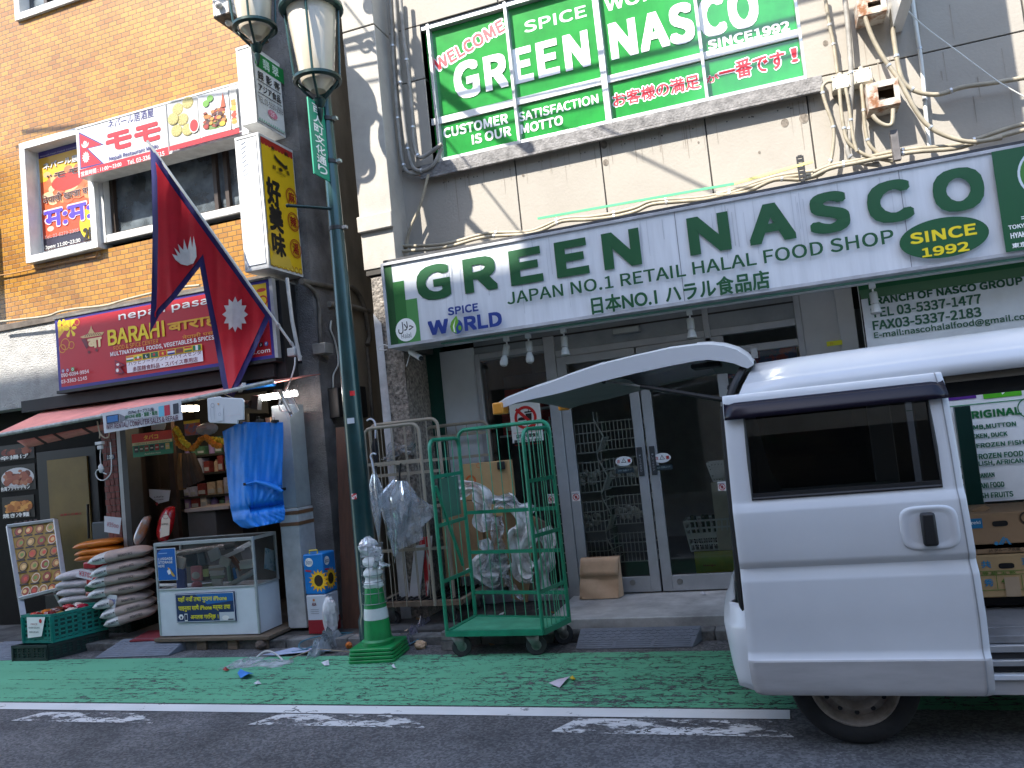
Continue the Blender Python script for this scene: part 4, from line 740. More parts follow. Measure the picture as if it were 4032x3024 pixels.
# ------------------------------------------------------------------ things under the sign
one('lamp_track', lambda b: (b.box(-2.6, 2.4, 6.19, 6.23, sz0-.018, sz0-.003, WHITE), b.box(-2.6, 2.4, 6.1, 6.16, sz0-.012, sz0-.002, mat('green_tint_channel', (.12, .3, .22), .4))), 'thin white lamp track under the long white signboard', 'track')
def spot(cx, cz, tilt, label, small=False, first=[None]):
    o = thing('spot_lamp', label, 'spot lamp', (cx, 6.21, cz), 'spot lamps under the signboard')
    b = MB(); c0 = V((cx, 6.21, cz)); d = V((math.sin(tilt), -.12, -math.cos(tilt))).normalized()
    b.box(cx-.02, cx+.02, 6.185, 6.235, cz-.035, cz, WHITE); b.tube([c0-V((0, 0, .03)), c0-V((0, 0, .07))], .007, ALU, 6); b.build('bracket', o)
    p = c0-V((0, 0, .065)); b = MB(); b.lathe([(.024, 0), (.028, .005), (.028, .085), (.024, .09)], p, mat('lamp_body_white', (.36, .36, .33), .4), 16, d); b.build('socket', o)
    b = MB(); b.lathe([(.02, .09), (.027, .1), (.036, .14), (.04, .155), (.03, .16)] if not small else [(.02, .09), (.022, .1), (.032, .125), (.036, .15), (.03, .175), (.012, .186)], p, mat('bulb_glass', (.45, .45, .42), .2, var=.05), 18, d); b.build('bulb', o); return o
ss = [(K6(186, 245), -.25, 'spot lamp with round bulb tilted outward, first from the left under the sign', True), (K6(358, 222), .0, 'spot lamp with small round bulb hanging straight, second from the left', True), (K6(638, 182), .0, 'bell shaped spot lamp above the closed left door leaf', False), (K6(1634, 32), .0, 'bell shaped spot lamp above the right door leaf', False), (KR(1105, 570), .02, 'bell shaped spot lamp in front of the contact board', False)]
for p_, ti, lb, sm in ss: pt = P(*p_, 6.21); spot(pt.x, sz0-.018, ti, lb, sm)
o = thing('security_camera', 'small white security camera under the left end of the signboard', 'camera', P(*K4(1330, 880), 6.2))
c0 = P(*K4(1320, 868), 6.2); c1 = P(*K4(1395, 940), 6.1)
b = MB(); b.tube([P(*K4(1320, 895), 6.2), c1], .024, WHITE, 12); b.build('body', o); b = MB(); b.tube([c1, c1+(c1-P(*K4(1320, 895), 6.2)).normalized()*.008], .02, BLACK, 12); b.build('lens', o)
b = MB(); b.tube([c0+V((0, 0, .02)), P(*K4(1325, 905), 6.2)], .016, WHITE, 8); b.build('mount', o); b = MB(); b.tube([P(*K4(1315, 915), 6.19), P(*K4(1290, 1000), 6.15)], .004, WHITE, 6); b.build('antenna', o)
one('white_cable', lambda b: b.tube([P(*K4(x, y), 6.3) for x, y in ((1290, 870), (1240, 885), (1190, 860), (1130, 842), (1085, 860), (1090, 885), (1150, 880))], .005, WHITE, 6), 'thin white cable looping round the rough column to the security camera', 'cable')
o = thing('exit_light', 'slim unlit rectangular light box above the glass doors', 'light', P(*K6(1140, 240), 6.9))
a, c = P(*K6(1032, 240), 6.88), P(*K6(1242, 165), 6.88); zc = (P(*K6(1035, 195), 6.88).z+P(*K6(1040, 240), 6.88).z)/2
b = MB(); b.box(a.x, c.x, 6.85, 6.9, zc-.028, zc+.028, mat('lightbox_grey', (.22, .23, .23), .4)); b.build('case', o, bevel=.003); b = MB(); b.box(a.x+.01, c.x-.01, 6.845, 6.849, zc-.02, zc+.02, mat('lightbox_cover', (.34, .36, .35), .3)); b.build('cover', o)
# contact board and product board to the right
Yb = 6.45; a = P(*KR(1008, 620), Yb); bt = P(*KR(1060, 1035), Yb); o = thing('contact_board', 'white board with green telephone lines and mail address right of the doors', 'sign', (1.3, Yb+.03, 1.75))
b = MB(); b.box(a.x, 2.4, Yb+.004, Yb+.04, 1.72, sz0+.12, mat('board_white', (.74, .75, .76), .4, var=.08)); b.build('board', o)
q = facade(Yb); zg = q.uv(*KR(1300, 622))[1]; q.rect(a.x, zg+.03, 2.4, sz0+.12, ink(16, 88, 46)); q.rect(a.x, zg-.04, 2.4, zg+.03, ink(72, 110, 74))
q.rect(a.x, 1.72, a.x+.01, zg, ink(40, 30, 28))
TL(q, KR, 'BRANCH OF NASCO GROUP', 1085, 745, 690, 2206, 590, dG, .05); TL(q, KR, 'TEL 03-5337-1477', 1106, 835, 765, 1902, 700, ink(36, 92, 62), .035); TL(q, KR, 'FAX03-5337-2183', 1118, 925, 855, 1902, 800, ink(36, 92, 62), .035); TL(q, KR, 'E-mail:nascohalalfood@gmail.com', 1128, 994, 935, 2290, 850, ink(36, 92, 62), .02); q.build(o)
KO = zo(3650, 1450, 382, 1152); Yp = 6.5
o = thing('product_board', 'white board listing ORIGINAL, MUTTON, DUCK and FROZEN FISH seen through the van', 'sign', (1.4, Yp+.03, .6))
x0 = P(*KO(280, 400), Yp).x; zt_ = 1.7; zb_ = P(*KO(800, 1580), Yp).z
b = MB(); b.box(x0-.3, 2.4, Yp+.004, Yp+.03, zb_, zt_, MATS['board_white']); b.build('board', o)
q = facade(Yp); a, b_ = q.uv(*KO(275, 385)), q.uv(*KO(570, 240)); q.rect(a[0]-.05, a[1], b_[0], a[1]+.16, ink(84, 30, 130)); q.ring(b_[0]-.12, a[1]+.11, .07, .014, iW, 20); q.poly([(b_[0]-.18, a[1]+.06), (b_[0]-.16, a[1]+.02), (b_[0]-.13, a[1]+.06)], iW)
a, b_ = q.uv(*KO(672, 365)), q.uv(*KO(1108, 185)); q.rect(a[0], a[1], b_[0], a[1]+.2, ink(76, 170, 24)); m_ = (a[0]+b_[0])/2; q.ell(m_, a[1]+.13, .105, .085, iW, 26); q.poly([(m_-.01, a[1]+.06), (m_, a[1]+.018), (m_+.05, a[1]+.06)], iW)
zl = q.uv(*KO(900, 392))[1]; q.rect(x0-.3, zl-.004, 2.4, zl+.002, ink(20, 130, 84))
TL(q, KO, 'ORIGINAL', 415, 614, 520, 1118, 500, ink(22, 104, 54), .06)
for s_, x0_, y0, x1, y1 in (('LAMB,MUTTON', 455, 750, 1056, 655), ('CHICKEN, DUCK', 420, 860, 955, 782), ('IQF, FROZEN FISH', 400, 975, 1152, 885), ('ALL FROZEN FOOD', 400, 1100, 1142, 1008), ('HALAL, ENGLISH, AFRICAN', 180, 1205, 1148, 1122), ('INDIAN, IRANIAN', 380, 1330, 800, 1268), ('PAKISTANI FOOD', 430, 1440, 915, 1378), ('FRESH FRUITS', 500, 1555, 1020, 1490)): TL(q, KO, s_, x0_, y0, y0-66, x1, y1, ink(36, 100, 72), .04)
u, v = q.uv(*KO(1210, 470)); q.ring(u, v, .075, .008, ink(22, 104, 54), 28); q.build(o)
a, c = P(*KO(305, 460), 6.44), P(*KO(498, 440), 6.44); one('dark_green_post', lambda b: b.box(a.x, c.x, 6.4, 6.44, .14, P(*KO(400, 450), 6.4).z, mat('very_dark_green', (.004, .025, .02), .3)), 'very dark green upright board in front of the product list', 'board', bevel=.004)
# stickers and notices on the glass
def notice(name, label, cat, k, x0, y0, x1, y1, Y, fn, m=None, group=None):
    q = facade(Y); a, b_ = q.uv(*k(x0, y0)), q.uv(*k(x1, y1)); bb = MB(); bb.box(a[0], b_[0], Y, Y+.003, min(a[1], b_[1]), max(a[1], b_[1]), m or iW)
    o = bb.build(name, None, label, cat, group, smooth=0); q = facade(Y-.002); fn(q, a[0], min(a[1], b_[1]), b_[0], max(a[1], b_[1])); q.build(o); return o
def nofood(q, u0, v0, u1, v1):
    w, h = u1-u0, v1-v0; cx, cy = u0+w*.5, v1-w*.48
    q.rect(cx-.075, cy-.062, cx-.005, cy-.05, iK); q.rect(cx-.075, cy-.045, cx-.005, cy-.032, iK); q.poly([(cx-.078, cy-.022), (cx-.002, cy-.022), (cx-.012, cy), (cx-.04, cy+.008), (cx-.068, cy)], iK); q.poly([(cx+.01, cy-.05), (cx+.055, cy-.05), (cx+.062, cy+.035), (cx+.003, cy+.035)], iK); q.rect(cx-.005, cy+.042, cx+.07, cy+.055, iK); q.poly([(cx+.03, cy+.055), (cx+.036, cy+.1), (cx+.042, cy+.1), (cx+.037, cy+.055)], iK)
    q.ring(cx, cy, w*.36, .026, ink(204, 34, 34), 34); q.poly([(cx-.095, cy+.075), (cx-.075, cy+.095), (cx+.095, cy-.075), (cx+.075, cy-.095)], ink(204, 34, 34))
    y = v1-w*.93; q.rect(u0+.02, y, u1-.02, y+.003, ink(200, 60, 60)); q.text('店内での飲食を', (u0+.04, y-.05, u1-.04, y-.012), iK, .03); q.text('固く禁止致します!', (u0+.02, y-.1, u1-.02, y-.062), iK, .03); q.rect(u0+.02, y-.113, u1-.02, y-.11, ink(200, 60, 60))
    q.text('Eating and drinking', (u0+.05, y-.145, u1-.05, y-.122), iK, .01); q.text('This is strictly prohibited!', (u0+.03, y-.195, u1-.03, y-.17), iK, .01)
K8 = zo(1880, 1560, 420, 1584)
notice('notice_poster', 'white no eating or drinking poster with red prohibition ring on the glass', 'poster', K8, 525, 700, 920, 60, 6.885, nofood)
def nohand(q, u0, v0, u1, v1):
    cx, cy = (u0+u1)/2, v0+(v1-v0)*.42; r = (u1-u0)*.4; q.ell(cx, cy, r*.4, r*.55, ink(150, 90, 90), 12); q.ring(cx, cy, r, r*.2, ink(190, 50, 55), 22); q.poly([(cx-r*.75, cy+r*.6), (cx-r*.6, cy+r*.75), (cx+r*.75, cy-r*.6), (cx+r*.6, cy-r*.75)], ink(190, 50, 55)); q.text('さわらない', (u0+.006, v1-.022, u1-.006, v1-.006), ink(40, 70, 110), .02)
notice('hand_sticker', 'small white no touching sticker low on the display glass beside the door post', 'sticker', K8, 1048, 1595, 1140, 1450, 6.88, nohand, None, 'no touching stickers'); notice('hand_sticker', 'small white no touching sticker on the left door leaf over the garlic basket', 'sticker', K8, 1412, 1562, 1515, 1412, 6.876, nohand, None, 'no touching stickers'); notice('hand_sticker', 'small white no touching sticker near the edge of the white van', 'sticker', K6, 1868, 1475, 1925, 1398, 6.876, nohand, None, 'no touching stickers')
def chui(q, u0, v0, u1, v1):
    cx, cy = (u0+u1)/2, (v0+v1)/2; q.ell(cx, cy, (u1-u0)/2, (v1-v0)/2, ink(226, 228, 228), 26); q.poly([(cx-.024, cy-.014), (cx+.024, cy-.014), (cx, cy+.026)], iK); q.poly([(cx-.016, cy-.009), (cx+.016, cy-.009), (cx, cy+.018)], ink(226, 228, 228)); q.rect(cx-.002, cy-.005, cx+.002, cy+.009, iK)
    for ch, d in (('注', -.047), ('意', .047)): q.text(ch, (cx+d-.015, cy-.015, cx+d+.015, cy+.015), ink(190, 40, 40), .03)
for (x, y, lb) in ((1118, 1238, 'oval caution sticker on the left door leaf'), (1422, 1212, 'oval caution sticker on the right door leaf')):
    q = facade(6.875); u, v = q.uv(*K6(x, y)); chui(q, u-.075, v-.042, u+.075, v+.042); q.rect(u-.08, v-.105, u+.08, v-.06, ink(38, 52, 58)); q.text('JAD 自動ドア', (u-.06, v-.092, u+.06, v-.073), ink(150, 170, 175)); tag(q.mb.build('caution_sticker', None, smooth=0, weld=False), 'white '+lb+' with red characters', 'sticker', 'caution stickers')
one('blue_red_poster', lambda b: b.box(-.43, .22, 6.93, 6.94, 1.9, 2.1, mat('poster_blue', S(40, 60, 100), .5, col2=S(140, 50, 40), vscale=6, thr=(.45, .52))), 'dark blue and red picture behind the glass above the van', 'poster', smooth=0)
notice('yellow_tag', 'bright yellow triangular paper tag on the white wall panel above the van', 'tag', KR, 782, 1040, 890, 992, 6.84, lambda q, a, b_, c, d: q.text('7F', (a+.02, d-.03, a+.05, d-.012), ink(190, 120, 30)), ink(226, 226, 40))
# ------------------------------------------------------------------ inside the shop
WIRE = mat('white_wire', (.8, .8, .78), .4)
def rack(x, y, label):
    o = thing('wire_rack', label, 'wire rack', (x, y, .14), 'wire produce racks inside the shop')
    b = MB(); wd, dp = .42, .3
    for k in range(4):
        z = .3+k*.36
        for j in range(4): b.tube([(x-wd/2, y, z+j*.09), (x+wd/2-.0, y, z+j*.09)], .0055, WIRE, 5); b.tube([(x+wd/2, y, z+j*.09), (x+wd/2+.09*(1-abs(j-1.5)/2.2), y+dp, z+j*.09)], .005, WIRE, 5)
        for i in range(12): b.tube([(x-wd/2+i*wd/11, y, z), (x-wd/2+i*wd/11, y, z+.28)], .0042, WIRE, 4)
        b.tube([(x+wd/2, y-.01, z-.02), (x+wd/2+.07, y-.005, z+.14), (x+wd/2, y-.01, z+.3)], .008, WIRE, 5)
        for i in range(8): b.tube([(x+wd/2+.01, y+i*dp/8, z), (x+wd/2+.07, y+i*dp/8, z+.13)], .003, WIRE, 4)
    for xx in (x-wd/2, x+wd/2): b.tube([(xx, y-.004, .14), (xx, y-.004, 1.75)], .005, WIRE, 5)
    b.build('basket_grid', o); b = MB(); rn = random.Random(int(x*100)); WH = mat('garlic_white', (.85, .82, .76), .5, var=.15, vscale=20); PL = mat('clear_bag', (.65, .66, .68), .15, alpha=.5, var=0)
    for z in (.7, 1.1):
        for _ in range(34): b.ball((rn.uniform(x-wd/2+.04, x+wd/2-.04), rn.uniform(y+.05, y+dp-.05), z-.0+rn.uniform(.0, .1)), rn.uniform(.022, .032), WH, 7, 5)
    b.build('garlic', o); return o
p = P(*K6(790, 1400), 7.12); rack(p.x-.04, 7.12, 'white wire rack of garlic right behind the left door leaf'); rack(p.x+.32, 7.55, 'white wire rack further back in the shop')
bk = thing('shopping_basket', 'white plastic basket of bottles on the yellow mango carton', 'basket', P(*K7(1770, 545), 7.05))
def basket(o, x0, x1, z0, z1, y0, y1, m, k=9):
    b = MB(); e = .035
    for i in range(k+1):
        t = i/k; xb, xt = x0+e+(x1-x0-2*e)*t, x0+(x1-x0)*t
        for ya, yb in ((y0+e, y0), (y1-e, y1)): b.bar((xb, ya, z0), (xt, yb, z1), .012, .006, m, up=(0, 1, 0))
    for i in range(6):
        t = i/5
        for xb, xt in ((x0+e, x0), (x1-e, x1)): b.bar((xb, y0+e+(y1-y0-2*e)*t, z0), (xt, y0+(y1-y0)*t, z1), .006, .012, m, up=(0, 1, 0))
    for s in (0, .22, .5, .75, 1):
        f = e*(1-s); z = z0+(z1-z0)*s; h = .05 if s == .5 else .016
        b.box(x0+f, x1-f, y0+f-.004, y0+f+.004, z-h/2, z+h/2, m); b.box(x0+f, x1-f, y1-f-.004, y1-f+.004, z-h/2, z+h/2, m); b.box(x0+f-.004, x0+f+.004, y0+f, y1-f, z-h/2, z+h/2, m); b.box(x1-f-.004, x1-f+.004, y0+f, y1-f, z-h/2, z+h/2, m)
    b.box(x0+e, x1-e, y0+e, y1-e, z0-.004, z0+.004, m); return b.build('body', o)
WPL = mat('white_basket_plastic', (.8, .85, .84), .4)
pa, pb = P(*K7(1590, 310), 7.05), P(*K7(1880, 530), 7.05); zb_ = P(*K7(1770, 540), 7.05).z; basket(bk, pa.x, pa.x+.42, zb_, pa.z, 7.05, 7.3, WPL)
b = MB(); rn = random.Random(2); [b.tube([(pa.x+.06+i*.05, 7.1+rn.uniform(0, .15), pa.z-.15), (pa.x+.05+i*.05+rn.uniform(-.02, .02), 7.15, pa.z+.03)], .018, mat('green_bottle', (.06, .12, .06), .15), 8) for i in range(7)]; b.build('bottles', bk)
mg = thing('mango_carton', 'yellow and green mango carton under the white basket behind the door', 'carton', (pa.x+.2, 7.15, .14)); b = MB(); b.box(pa.x+.06, pa.x+.4, 7.05, 7.3, .14, zb_-.006, mat('mango_yellow', S(220, 200, 50), .5, col2=S(120, 170, 50), vscale=3)); b.build('carton_body', mg)
q = facade(7.049); T(q, K7, 'Mango', 1750, 668, 1846, 645, ink(170, 40, 30), .03); q.rect(pa.x+.08, .16, pa.x+.4, .2, ink(190, 195, 190)); q.build(mg)
b2 = thing('shopping_basket', 'upper white latticed basket half hidden by the white van', 'basket', P(*K6(1850, 1400), 7.05)); pt = P(*K6(1775, 1260), 7.05); basket(b2, pt.x, pt.x+.4, P(*K6(1830, 1400), 7.05).z, pt.z, 7.05, 7.3, mat('white_plastic2', (.82, .82, .8), .4), 14)
one('white_pillar_box', lambda b: b.box(P(*K6(1830, 1600), 7.08).x, P(*K6(1830, 1600), 7.08).x+.4, 7.06, 7.3, .14, P(*K6(1830, 1402), 7.05).z-.005, mat('cream_board', (.7, .67, .55), .6)), 'cream coloured box stand below the upper basket behind the glass', 'stand', bevel=.006)
for i, (x, z, lb) in enumerate([(-2.35, 1.95, 'upper left'), (-2.14, 1.95, 'upper middle'), (-2.4, 1.72, 'lower left'), (-2.2, 1.72, 'lower middle'), (-2.02, 1.72, 'lower right')]):
    bb = MB(); bb.box(x-.09, x+.08, 7.15, 7.3, z-.1, z+.1, mat('red_packet', S(150, 40, 34), .5)); bb.box(x-.05, x+.04, 7.146, 7.149, z-.06, z+.0, mat('packet_label', S(190, 185, 175), .6)); bb.build('packet', None, 'dark red packet, '+lb+' on the shelf behind the left display glass', 'packet', 'red packets behind the glass', smooth=0)
one('goods_shelf', lambda b: (b.box(-2.52, -1.95, 7.12, 7.4, 1.6, 1.62, GF), b.box(-2.52, -1.95, 7.12, 7.4, 1.83, 1.85, GF), b.box(-2.52, -1.95, 7.4, 7.43, .14, 2.2, mat('grey_back_board', (.1, .1, .1), .7))), 'grey shelf with red packets behind the left display glass', 'shelf')
# ------------------------------------------------------------------ conduits and boxes on the concrete wall
CND = mat('beige_conduit', (.3, .26, .19), .55, var=.25, vscale=9); CND2 = mat('grey_conduit', (.26, .245, .22), .6, var=.3, vscale=8); PVC = mat('white_pvc', (.6, .6, .56), .45, var=.12)
def smooth_pts(pts, n=4):
    o = []
    for i in range(len(pts)-1):
        p0, p1, p2, p3 = pts[max(0, i-1)], pts[i], pts[i+1], pts[min(len(pts)-1, i+2)]
        for k in range(n): t = k/n; o.append(.5*((2*p1)+(p2-p0)*t+(2*p0-5*p1+4*p2-p3)*t*t+(3*p1-p0-3*p2+p3)*t*t*t))
    return o+[pts[-1]]
def pipe(name, label, cat, k, pts, Y, r, m, group=None, clips=0):
    pp = smooth_pts([P(*k(x, y), Y) for x, y in pts]); o = thing(name, label, cat, pp[0], group); b = MB(); b.tube(pp, r, m, 8); b.build('tube', o, smooth=60)
    if clips:
        for i in range(1, clips+1): b = MB(); p = pp[int(len(pp)*i/(clips+1))]; q_ = pp[min(len(pp)-1, int(len(pp)*i/(clips+1))+1)]; d = (q_-p).normalized(); b.tube([p-d*.008, p+d*.008], r*1.25, ALU, 8); b.build('clip', o)
    return o
gC = 'conduits on the concrete wall'
pipe('conduit', 'outer grey conduit running down beside the corner pillar', 'conduit', K3, [(1168, -60), (1185, 150), (1195, 400), (1215, 700), (1240, 1000), (1262, 1170), (1300, 1250), (1400, 1262)], 6.62, .02, CND2, gC, 3)
pipe('conduit', 'middle grey conduit running down beside the corner pillar', 'conduit', K3, [(1205, -60), (1225, 300), (1245, 600), (1270, 850), (1300, 1080), (1335, 1210), (1400, 1240), (1490, 1195), (1545, 1075)], 6.6, .02, CND2, gC, 3)
pipe('conduit', 'inner grey conduit beside the pillar bending to the window corner', 'conduit', K3, [(1245, -60), (1268, 250), (1300, 500), (1330, 800), (1342, 1020), (1365, 1115), (1410, 1140), (1550, 1045)], 6.58, .02, CND2, gC, 3)
pipe('conduit', 'short slanting pale conduit from the window corner down to the sign', 'conduit', K3, [(1450, 1265), (1420, 1380), (1380, 1520), (1310, 1680), (1285, 1830)], 6.6, .014, CND, gC)
pipe('conduit', 'lower beige conduit lying along the top of the white signboard', 'conduit', KN, [(-60, 1370), (200, 1348), (420, 1292), (640, 1276), (740, 1252), (850, 1205), (1000, 1195), (1130, 1180), (1250, 1150), (1340, 1112), (1500, 1097), (1650, 1082), (1800, 1042), (2010, 975), (2212, 950)], 6.55, .016, CND, gC, 5)
pipe('conduit', 'upper beige conduit lying along the top of the white signboard', 'conduit', KN, [(-60, 1340), (200, 1330), (430, 1272), (650, 1262), (740, 1235), (850, 1190), (1000, 1180), (1130, 1160), (1250, 1130), (1330, 1096), (1500, 1082), (1650, 1068), (1800, 1028), (2010, 960), (2212, 932)], 6.58, .016, CND, gC, 5)
pipe('conduit', 'lower conduit above the right half of the signboard', 'conduit', KU, [(-20, 1422), (200, 1392), (400, 1306), (620, 1300), (800, 1224), (1000, 1182), (1150, 1150), (1400, 1105), (1700, 1080), (1850, 1040), (2100, 975), (2300, 920)], 6.55, .017, CND, gC, 4)
pipe('conduit', 'upper conduit above the right half of the signboard', 'conduit', KU, [(-20, 1402), (200, 1372), (400, 1284), (620, 1270), (800, 1204), (1000, 1164), (1150, 1126), (1400, 1082), (1700, 1056), (1850, 1016), (2100, 930), (2300, 880)], 6.59, .017, CND, gC, 4)
pipe('conduit', 'beige conduit entering the left junction box from above', 'conduit', KU, [(765, -40), (800, 180), (830, 320), (858, 530)], 6.64, .014, CND, gC, 2)
pipe('conduit', 'thick grey conduit between the two junction boxes', 'conduit', KU, [(908, -40), (935, 200), (955, 480), (960, 640), (950, 850), (945, 1000), (932, 1090), (960, 1150), (1050, 1185), (1160, 1195)], 6.6, .02, CND2, gC, 3)
pipe('conduit', 'long beige conduit swinging diagonally past the rusty box', 'conduit', KU, [(1010, -40), (1060, 130), (1115, 280), (1205, 440), (1300, 570), (1370, 700), (1460, 850), (1560, 945), (1700, 1005), (1850, 1030), (2050, 1000)], 6.5, .017, CND, gC, 2)
pipe('conduit', 'beige conduit that leaves the wall top and runs off to the right edge', 'conduit', KU, [(1255, -40), (1260, 200), (1275, 330), (1300, 480), (1335, 590), (1400, 650), (1500, 682), (1610, 682), (1770, 632), (2000, 600), (2300, 550)], 6.58, .018, CND, gC, 3)
pipe('conduit', 'straight white pvc pipe running down the wall to the signboard', 'conduit', KU, [(1398, -40), (1430, 200), (1460, 400), (1482, 600), (1502, 850), (1530, 1100)], 6.64, .015, PVC, gC, 2)
pipe('conduit', 'beige conduit looping from the left side of the left junction box', 'conduit', KU, [(830, 590), (775, 600), (748, 650), (775, 760), (818, 880), (832, 960), (825, 1080), (800, 1190), (740, 1265), (620, 1300)], 6.6, .014, CND, gC, 3)
pipe('conduit', 'beige conduit leaving the left junction box through its bottom', 'conduit', KU, [(873, 650), (885, 800), (905, 930), (930, 1020), (1000, 1090), (1100, 1140), (1260, 1172)], 6.57, .014, CND, gC, 2)
pipe('conduit', 'short conduit hanging under the left junction box', 'conduit', KU, [(918, 640), (940, 760), (955, 870), (975, 1010), (1000, 1100)], 6.55, .013, CND, gC, 1)
pipe('conduit', 'beige conduit leaving the right junction box through its bottom', 'conduit', KU, [(1030, 610), (1045, 760), (1058, 920), (1085, 1040), (1150, 1115)], 6.6, .014, CND, gC, 2)
pipe('conduit', 'short conduit curling under the lower rusty box', 'conduit', KU, [(1112, 835), (1150, 880), (1210, 910), (1255, 895), (1262, 790)], 6.45, .016, CND, gC)
pipe('white_wire', 'thin white wire sagging across the upper right wall', 'wire', KU, [(1310, -40), (1370, 75), (1500, 200), (1700, 350), (1900, 500), (2050, 608), (2300, 750)], 6.4, .005, PVC)
def jbox(label, x0, y0, x1, y1):
    a, c = P(*KU(x0, y1), 6.58), P(*KU(x1, y0), 6.58); xm = (a.x+c.x)/2; zm = (a.z+c.z)/2; o = thing('junction_box', label, 'junction box', (xm, 6.7, zm-.06), 'junction boxes on the wall')
    b = MB(); b.box(xm-.07, xm+.07, 6.59, 6.7, zm-.06, zm+.06, mat('junction_beige', (.5, .47, .38), .5, var=.1)); b.build('box_body', o, bevel=.008); b = MB(); b.box(xm-.064, xm+.064, 6.58, 6.589, zm-.054, zm+.054, MATS['junction_beige'])
    for sx in (-1, 1):
        for sz in (-1, 1): b.lathe([(0, 0), (.005, 0), (.005, .004), (0, .004)], (xm+sx*.052, 6.58, zm+sz*.043), DKBROWN, 8, (0, -1, 0))
    b.build('lid', o, bevel=.003); b = MB(); b.tube([(xm, 6.64, zm+.06), (xm, 6.64, zm+.09)], .018, MATS['junction_beige'], 10); b.tube([(xm+.02, 6.64, zm-.06), (xm+.02, 6.64, zm-.085)], .018, MATS['junction_beige'], 10); b.build('gland', o)
jbox('left beige junction box beside the window corner', 832, 540, 945, 640); jbox('right beige junction box next to the rusty box', 985, 490, 1100, 600)
RUST = mat('rusted_steel', (.5, .46, .4), .75, var=.5, vscale=9, col2=(.2, .08, .03), thr=(.38, .56), bump=.3)
def rbox(label, x0, y0, x1, y1, Y):
    a, c = P(*KU(x0, y1), Y), P(*KU(x1, y0), Y); z0, z1 = a.z+.01, c.z; o = thing('rusty_box', label, 'bracket box', ((a.x+c.x)/2, 6.7, z0), 'rusty sign bracket boxes'); b = MB(); t = .012; X0, X1 = a.x, c.x-.02
    b.box(X0, X0+t, Y, 6.7, z0, z1, RUST); b.box(X1-t, X1, Y, 6.7, z0, z1, RUST); b.box(X0+t, X1-t, Y, 6.7, z0, z0+t, RUST); b.box(X0+t, X1-t, Y, 6.7, z1-t, z1, RUST); b.box(X0+t, X0+.075, Y, Y+t, z0+t, z1-t, RUST); b.box(X1-.035, X1-t, Y, Y+t, z0+t, z1-t, RUST); b.box(X0+.075, X1-.035, Y, Y+t, z0+t, z0+.05, RUST); b.box(X0+.075, X1-.035, Y, Y+t, z1-.045, z1-t, RUST); b.build('box_body', o)
    b = MB(); b.box(X0+t, X1-t, 6.66, 6.69, z0+t, z1-t, mat('dark_rust', (.05, .03, .02), .9)); b.ball(((X0+X1)/2, 6.6, z0+.07), .045, mat('foam_lump', (.6, .5, .38), .9, bump=.5), 10, 7, (1, .8, .8)); b.build('filler', o)
rbox('lower rusty open sign bracket box with white flaking paint', 1090, 555, 1315, 800, 6.48); rbox('upper rusty sign bracket box at the top edge of the picture', 1012, -60, 1222, 130, 6.48)
o = thing('slotted_bracket', 'black slotted steel bracket standing above the signboard', 'bracket', P(*KU(600, 1310), 6.45)); a, c = P(*KU(572, 1310), 6.45), P(*KU(622, 1130), 6.45); b = MB(); zz = P(*KU(595, 1130), 6.45).z
for x_ in (a.x+.008, a.x+.05): b.box(x_, x_+.012, 6.45, 6.47, a.z, zz, BLACK)
for i in range(7): z = a.z+(zz-a.z)*i/6; b.box(a.x+.02, a.x+.05, 6.45, 6.47, z-.012, z+.008, BLACK)
b.build('rail', o)
one('steel_stub', lambda b: b.box(P(*KU(1242, 1000), 6.5).x, P(*KU(1300, 1000), 6.5).x, 6.48, 6.53, P(*KU(1280, 1168), 6.5).z, P(*KU(1270, 945), 6.5).z, mat('dark_steel_rust', (.12, .11, .11), .6, var=.4, vscale=9)), 'short dark steel post standing above the letter C', 'post', bevel=.004)
one('plastic_strip', lambda b: (b.bar(P(*KN(715, 1190), 6.45), P(*KN(1785, 1000), 6.45), .012, .018, mat('strip_green', S(90, 200, 130), .3)), b.bar(P(*KN(1785, 1000), 6.45), P(*KU(680, 1172), 6.45), .012, .02, mat('strip_yellow', S(225, 215, 130), .3))), 'long green and yellow plastic strip above the signboard', 'strip')
# out of view above: projecting sign whose shadow falls on the right of the wall, and one left of the view
one('upper_projecting_sign', lambda b: b.box(1.2, 1.28, 5.29, 6.69, 4.42, 7.5, ACR), 'flat white projecting sign above the right half of the wall', 'sign')
one('neighbour_projecting_sign', lambda b: b.box(-8.62, -8.52, 5.75, 6.59, 3.95, 5.6, ACR), 'white projecting sign of the neighbour beyond the left edge', 'sign')
# ------------------------------------------------------------------ street lamp
K9 = zo(1150, 1600, 1200, 1810); KD = zo(560, 2080, 560, 1787); KC = zo(0, 1950, 420, 1040); KSk = zo(250, 2050, 400, 1475); KL = zo(780, 0, 600)
LGREEN = mat('lamp_post_green', (.012, .055, .058), .32, metal=.3, var=.25, vscale=5, coat=.3); LDARK = mat('lamp_iron_green', (.014, .04, .04), .35, metal=.4, var=.3, vscale=12)
OPAL = mat('opal_glass', (.5, .44, .35), .25, var=.08, vscale=3, coat=.4)
Yl = 5.75; Xl = -3.295
lp = thing('street_lamp', 'dark green street lamp post with two hanging opal lanterns', 'street lamp', (Xl, Yl, 0))
b = MB(); b.lathe([(.105, 0), (.105, .25), (.085, .3), (.082, 1.2), (.075, 2.2), (.062, 3.4), (.052, 4.6), (.046, 6.6), (.0, 6.7)], (Xl, Yl, 0), LGREEN, 24); b.build('pole', lp)
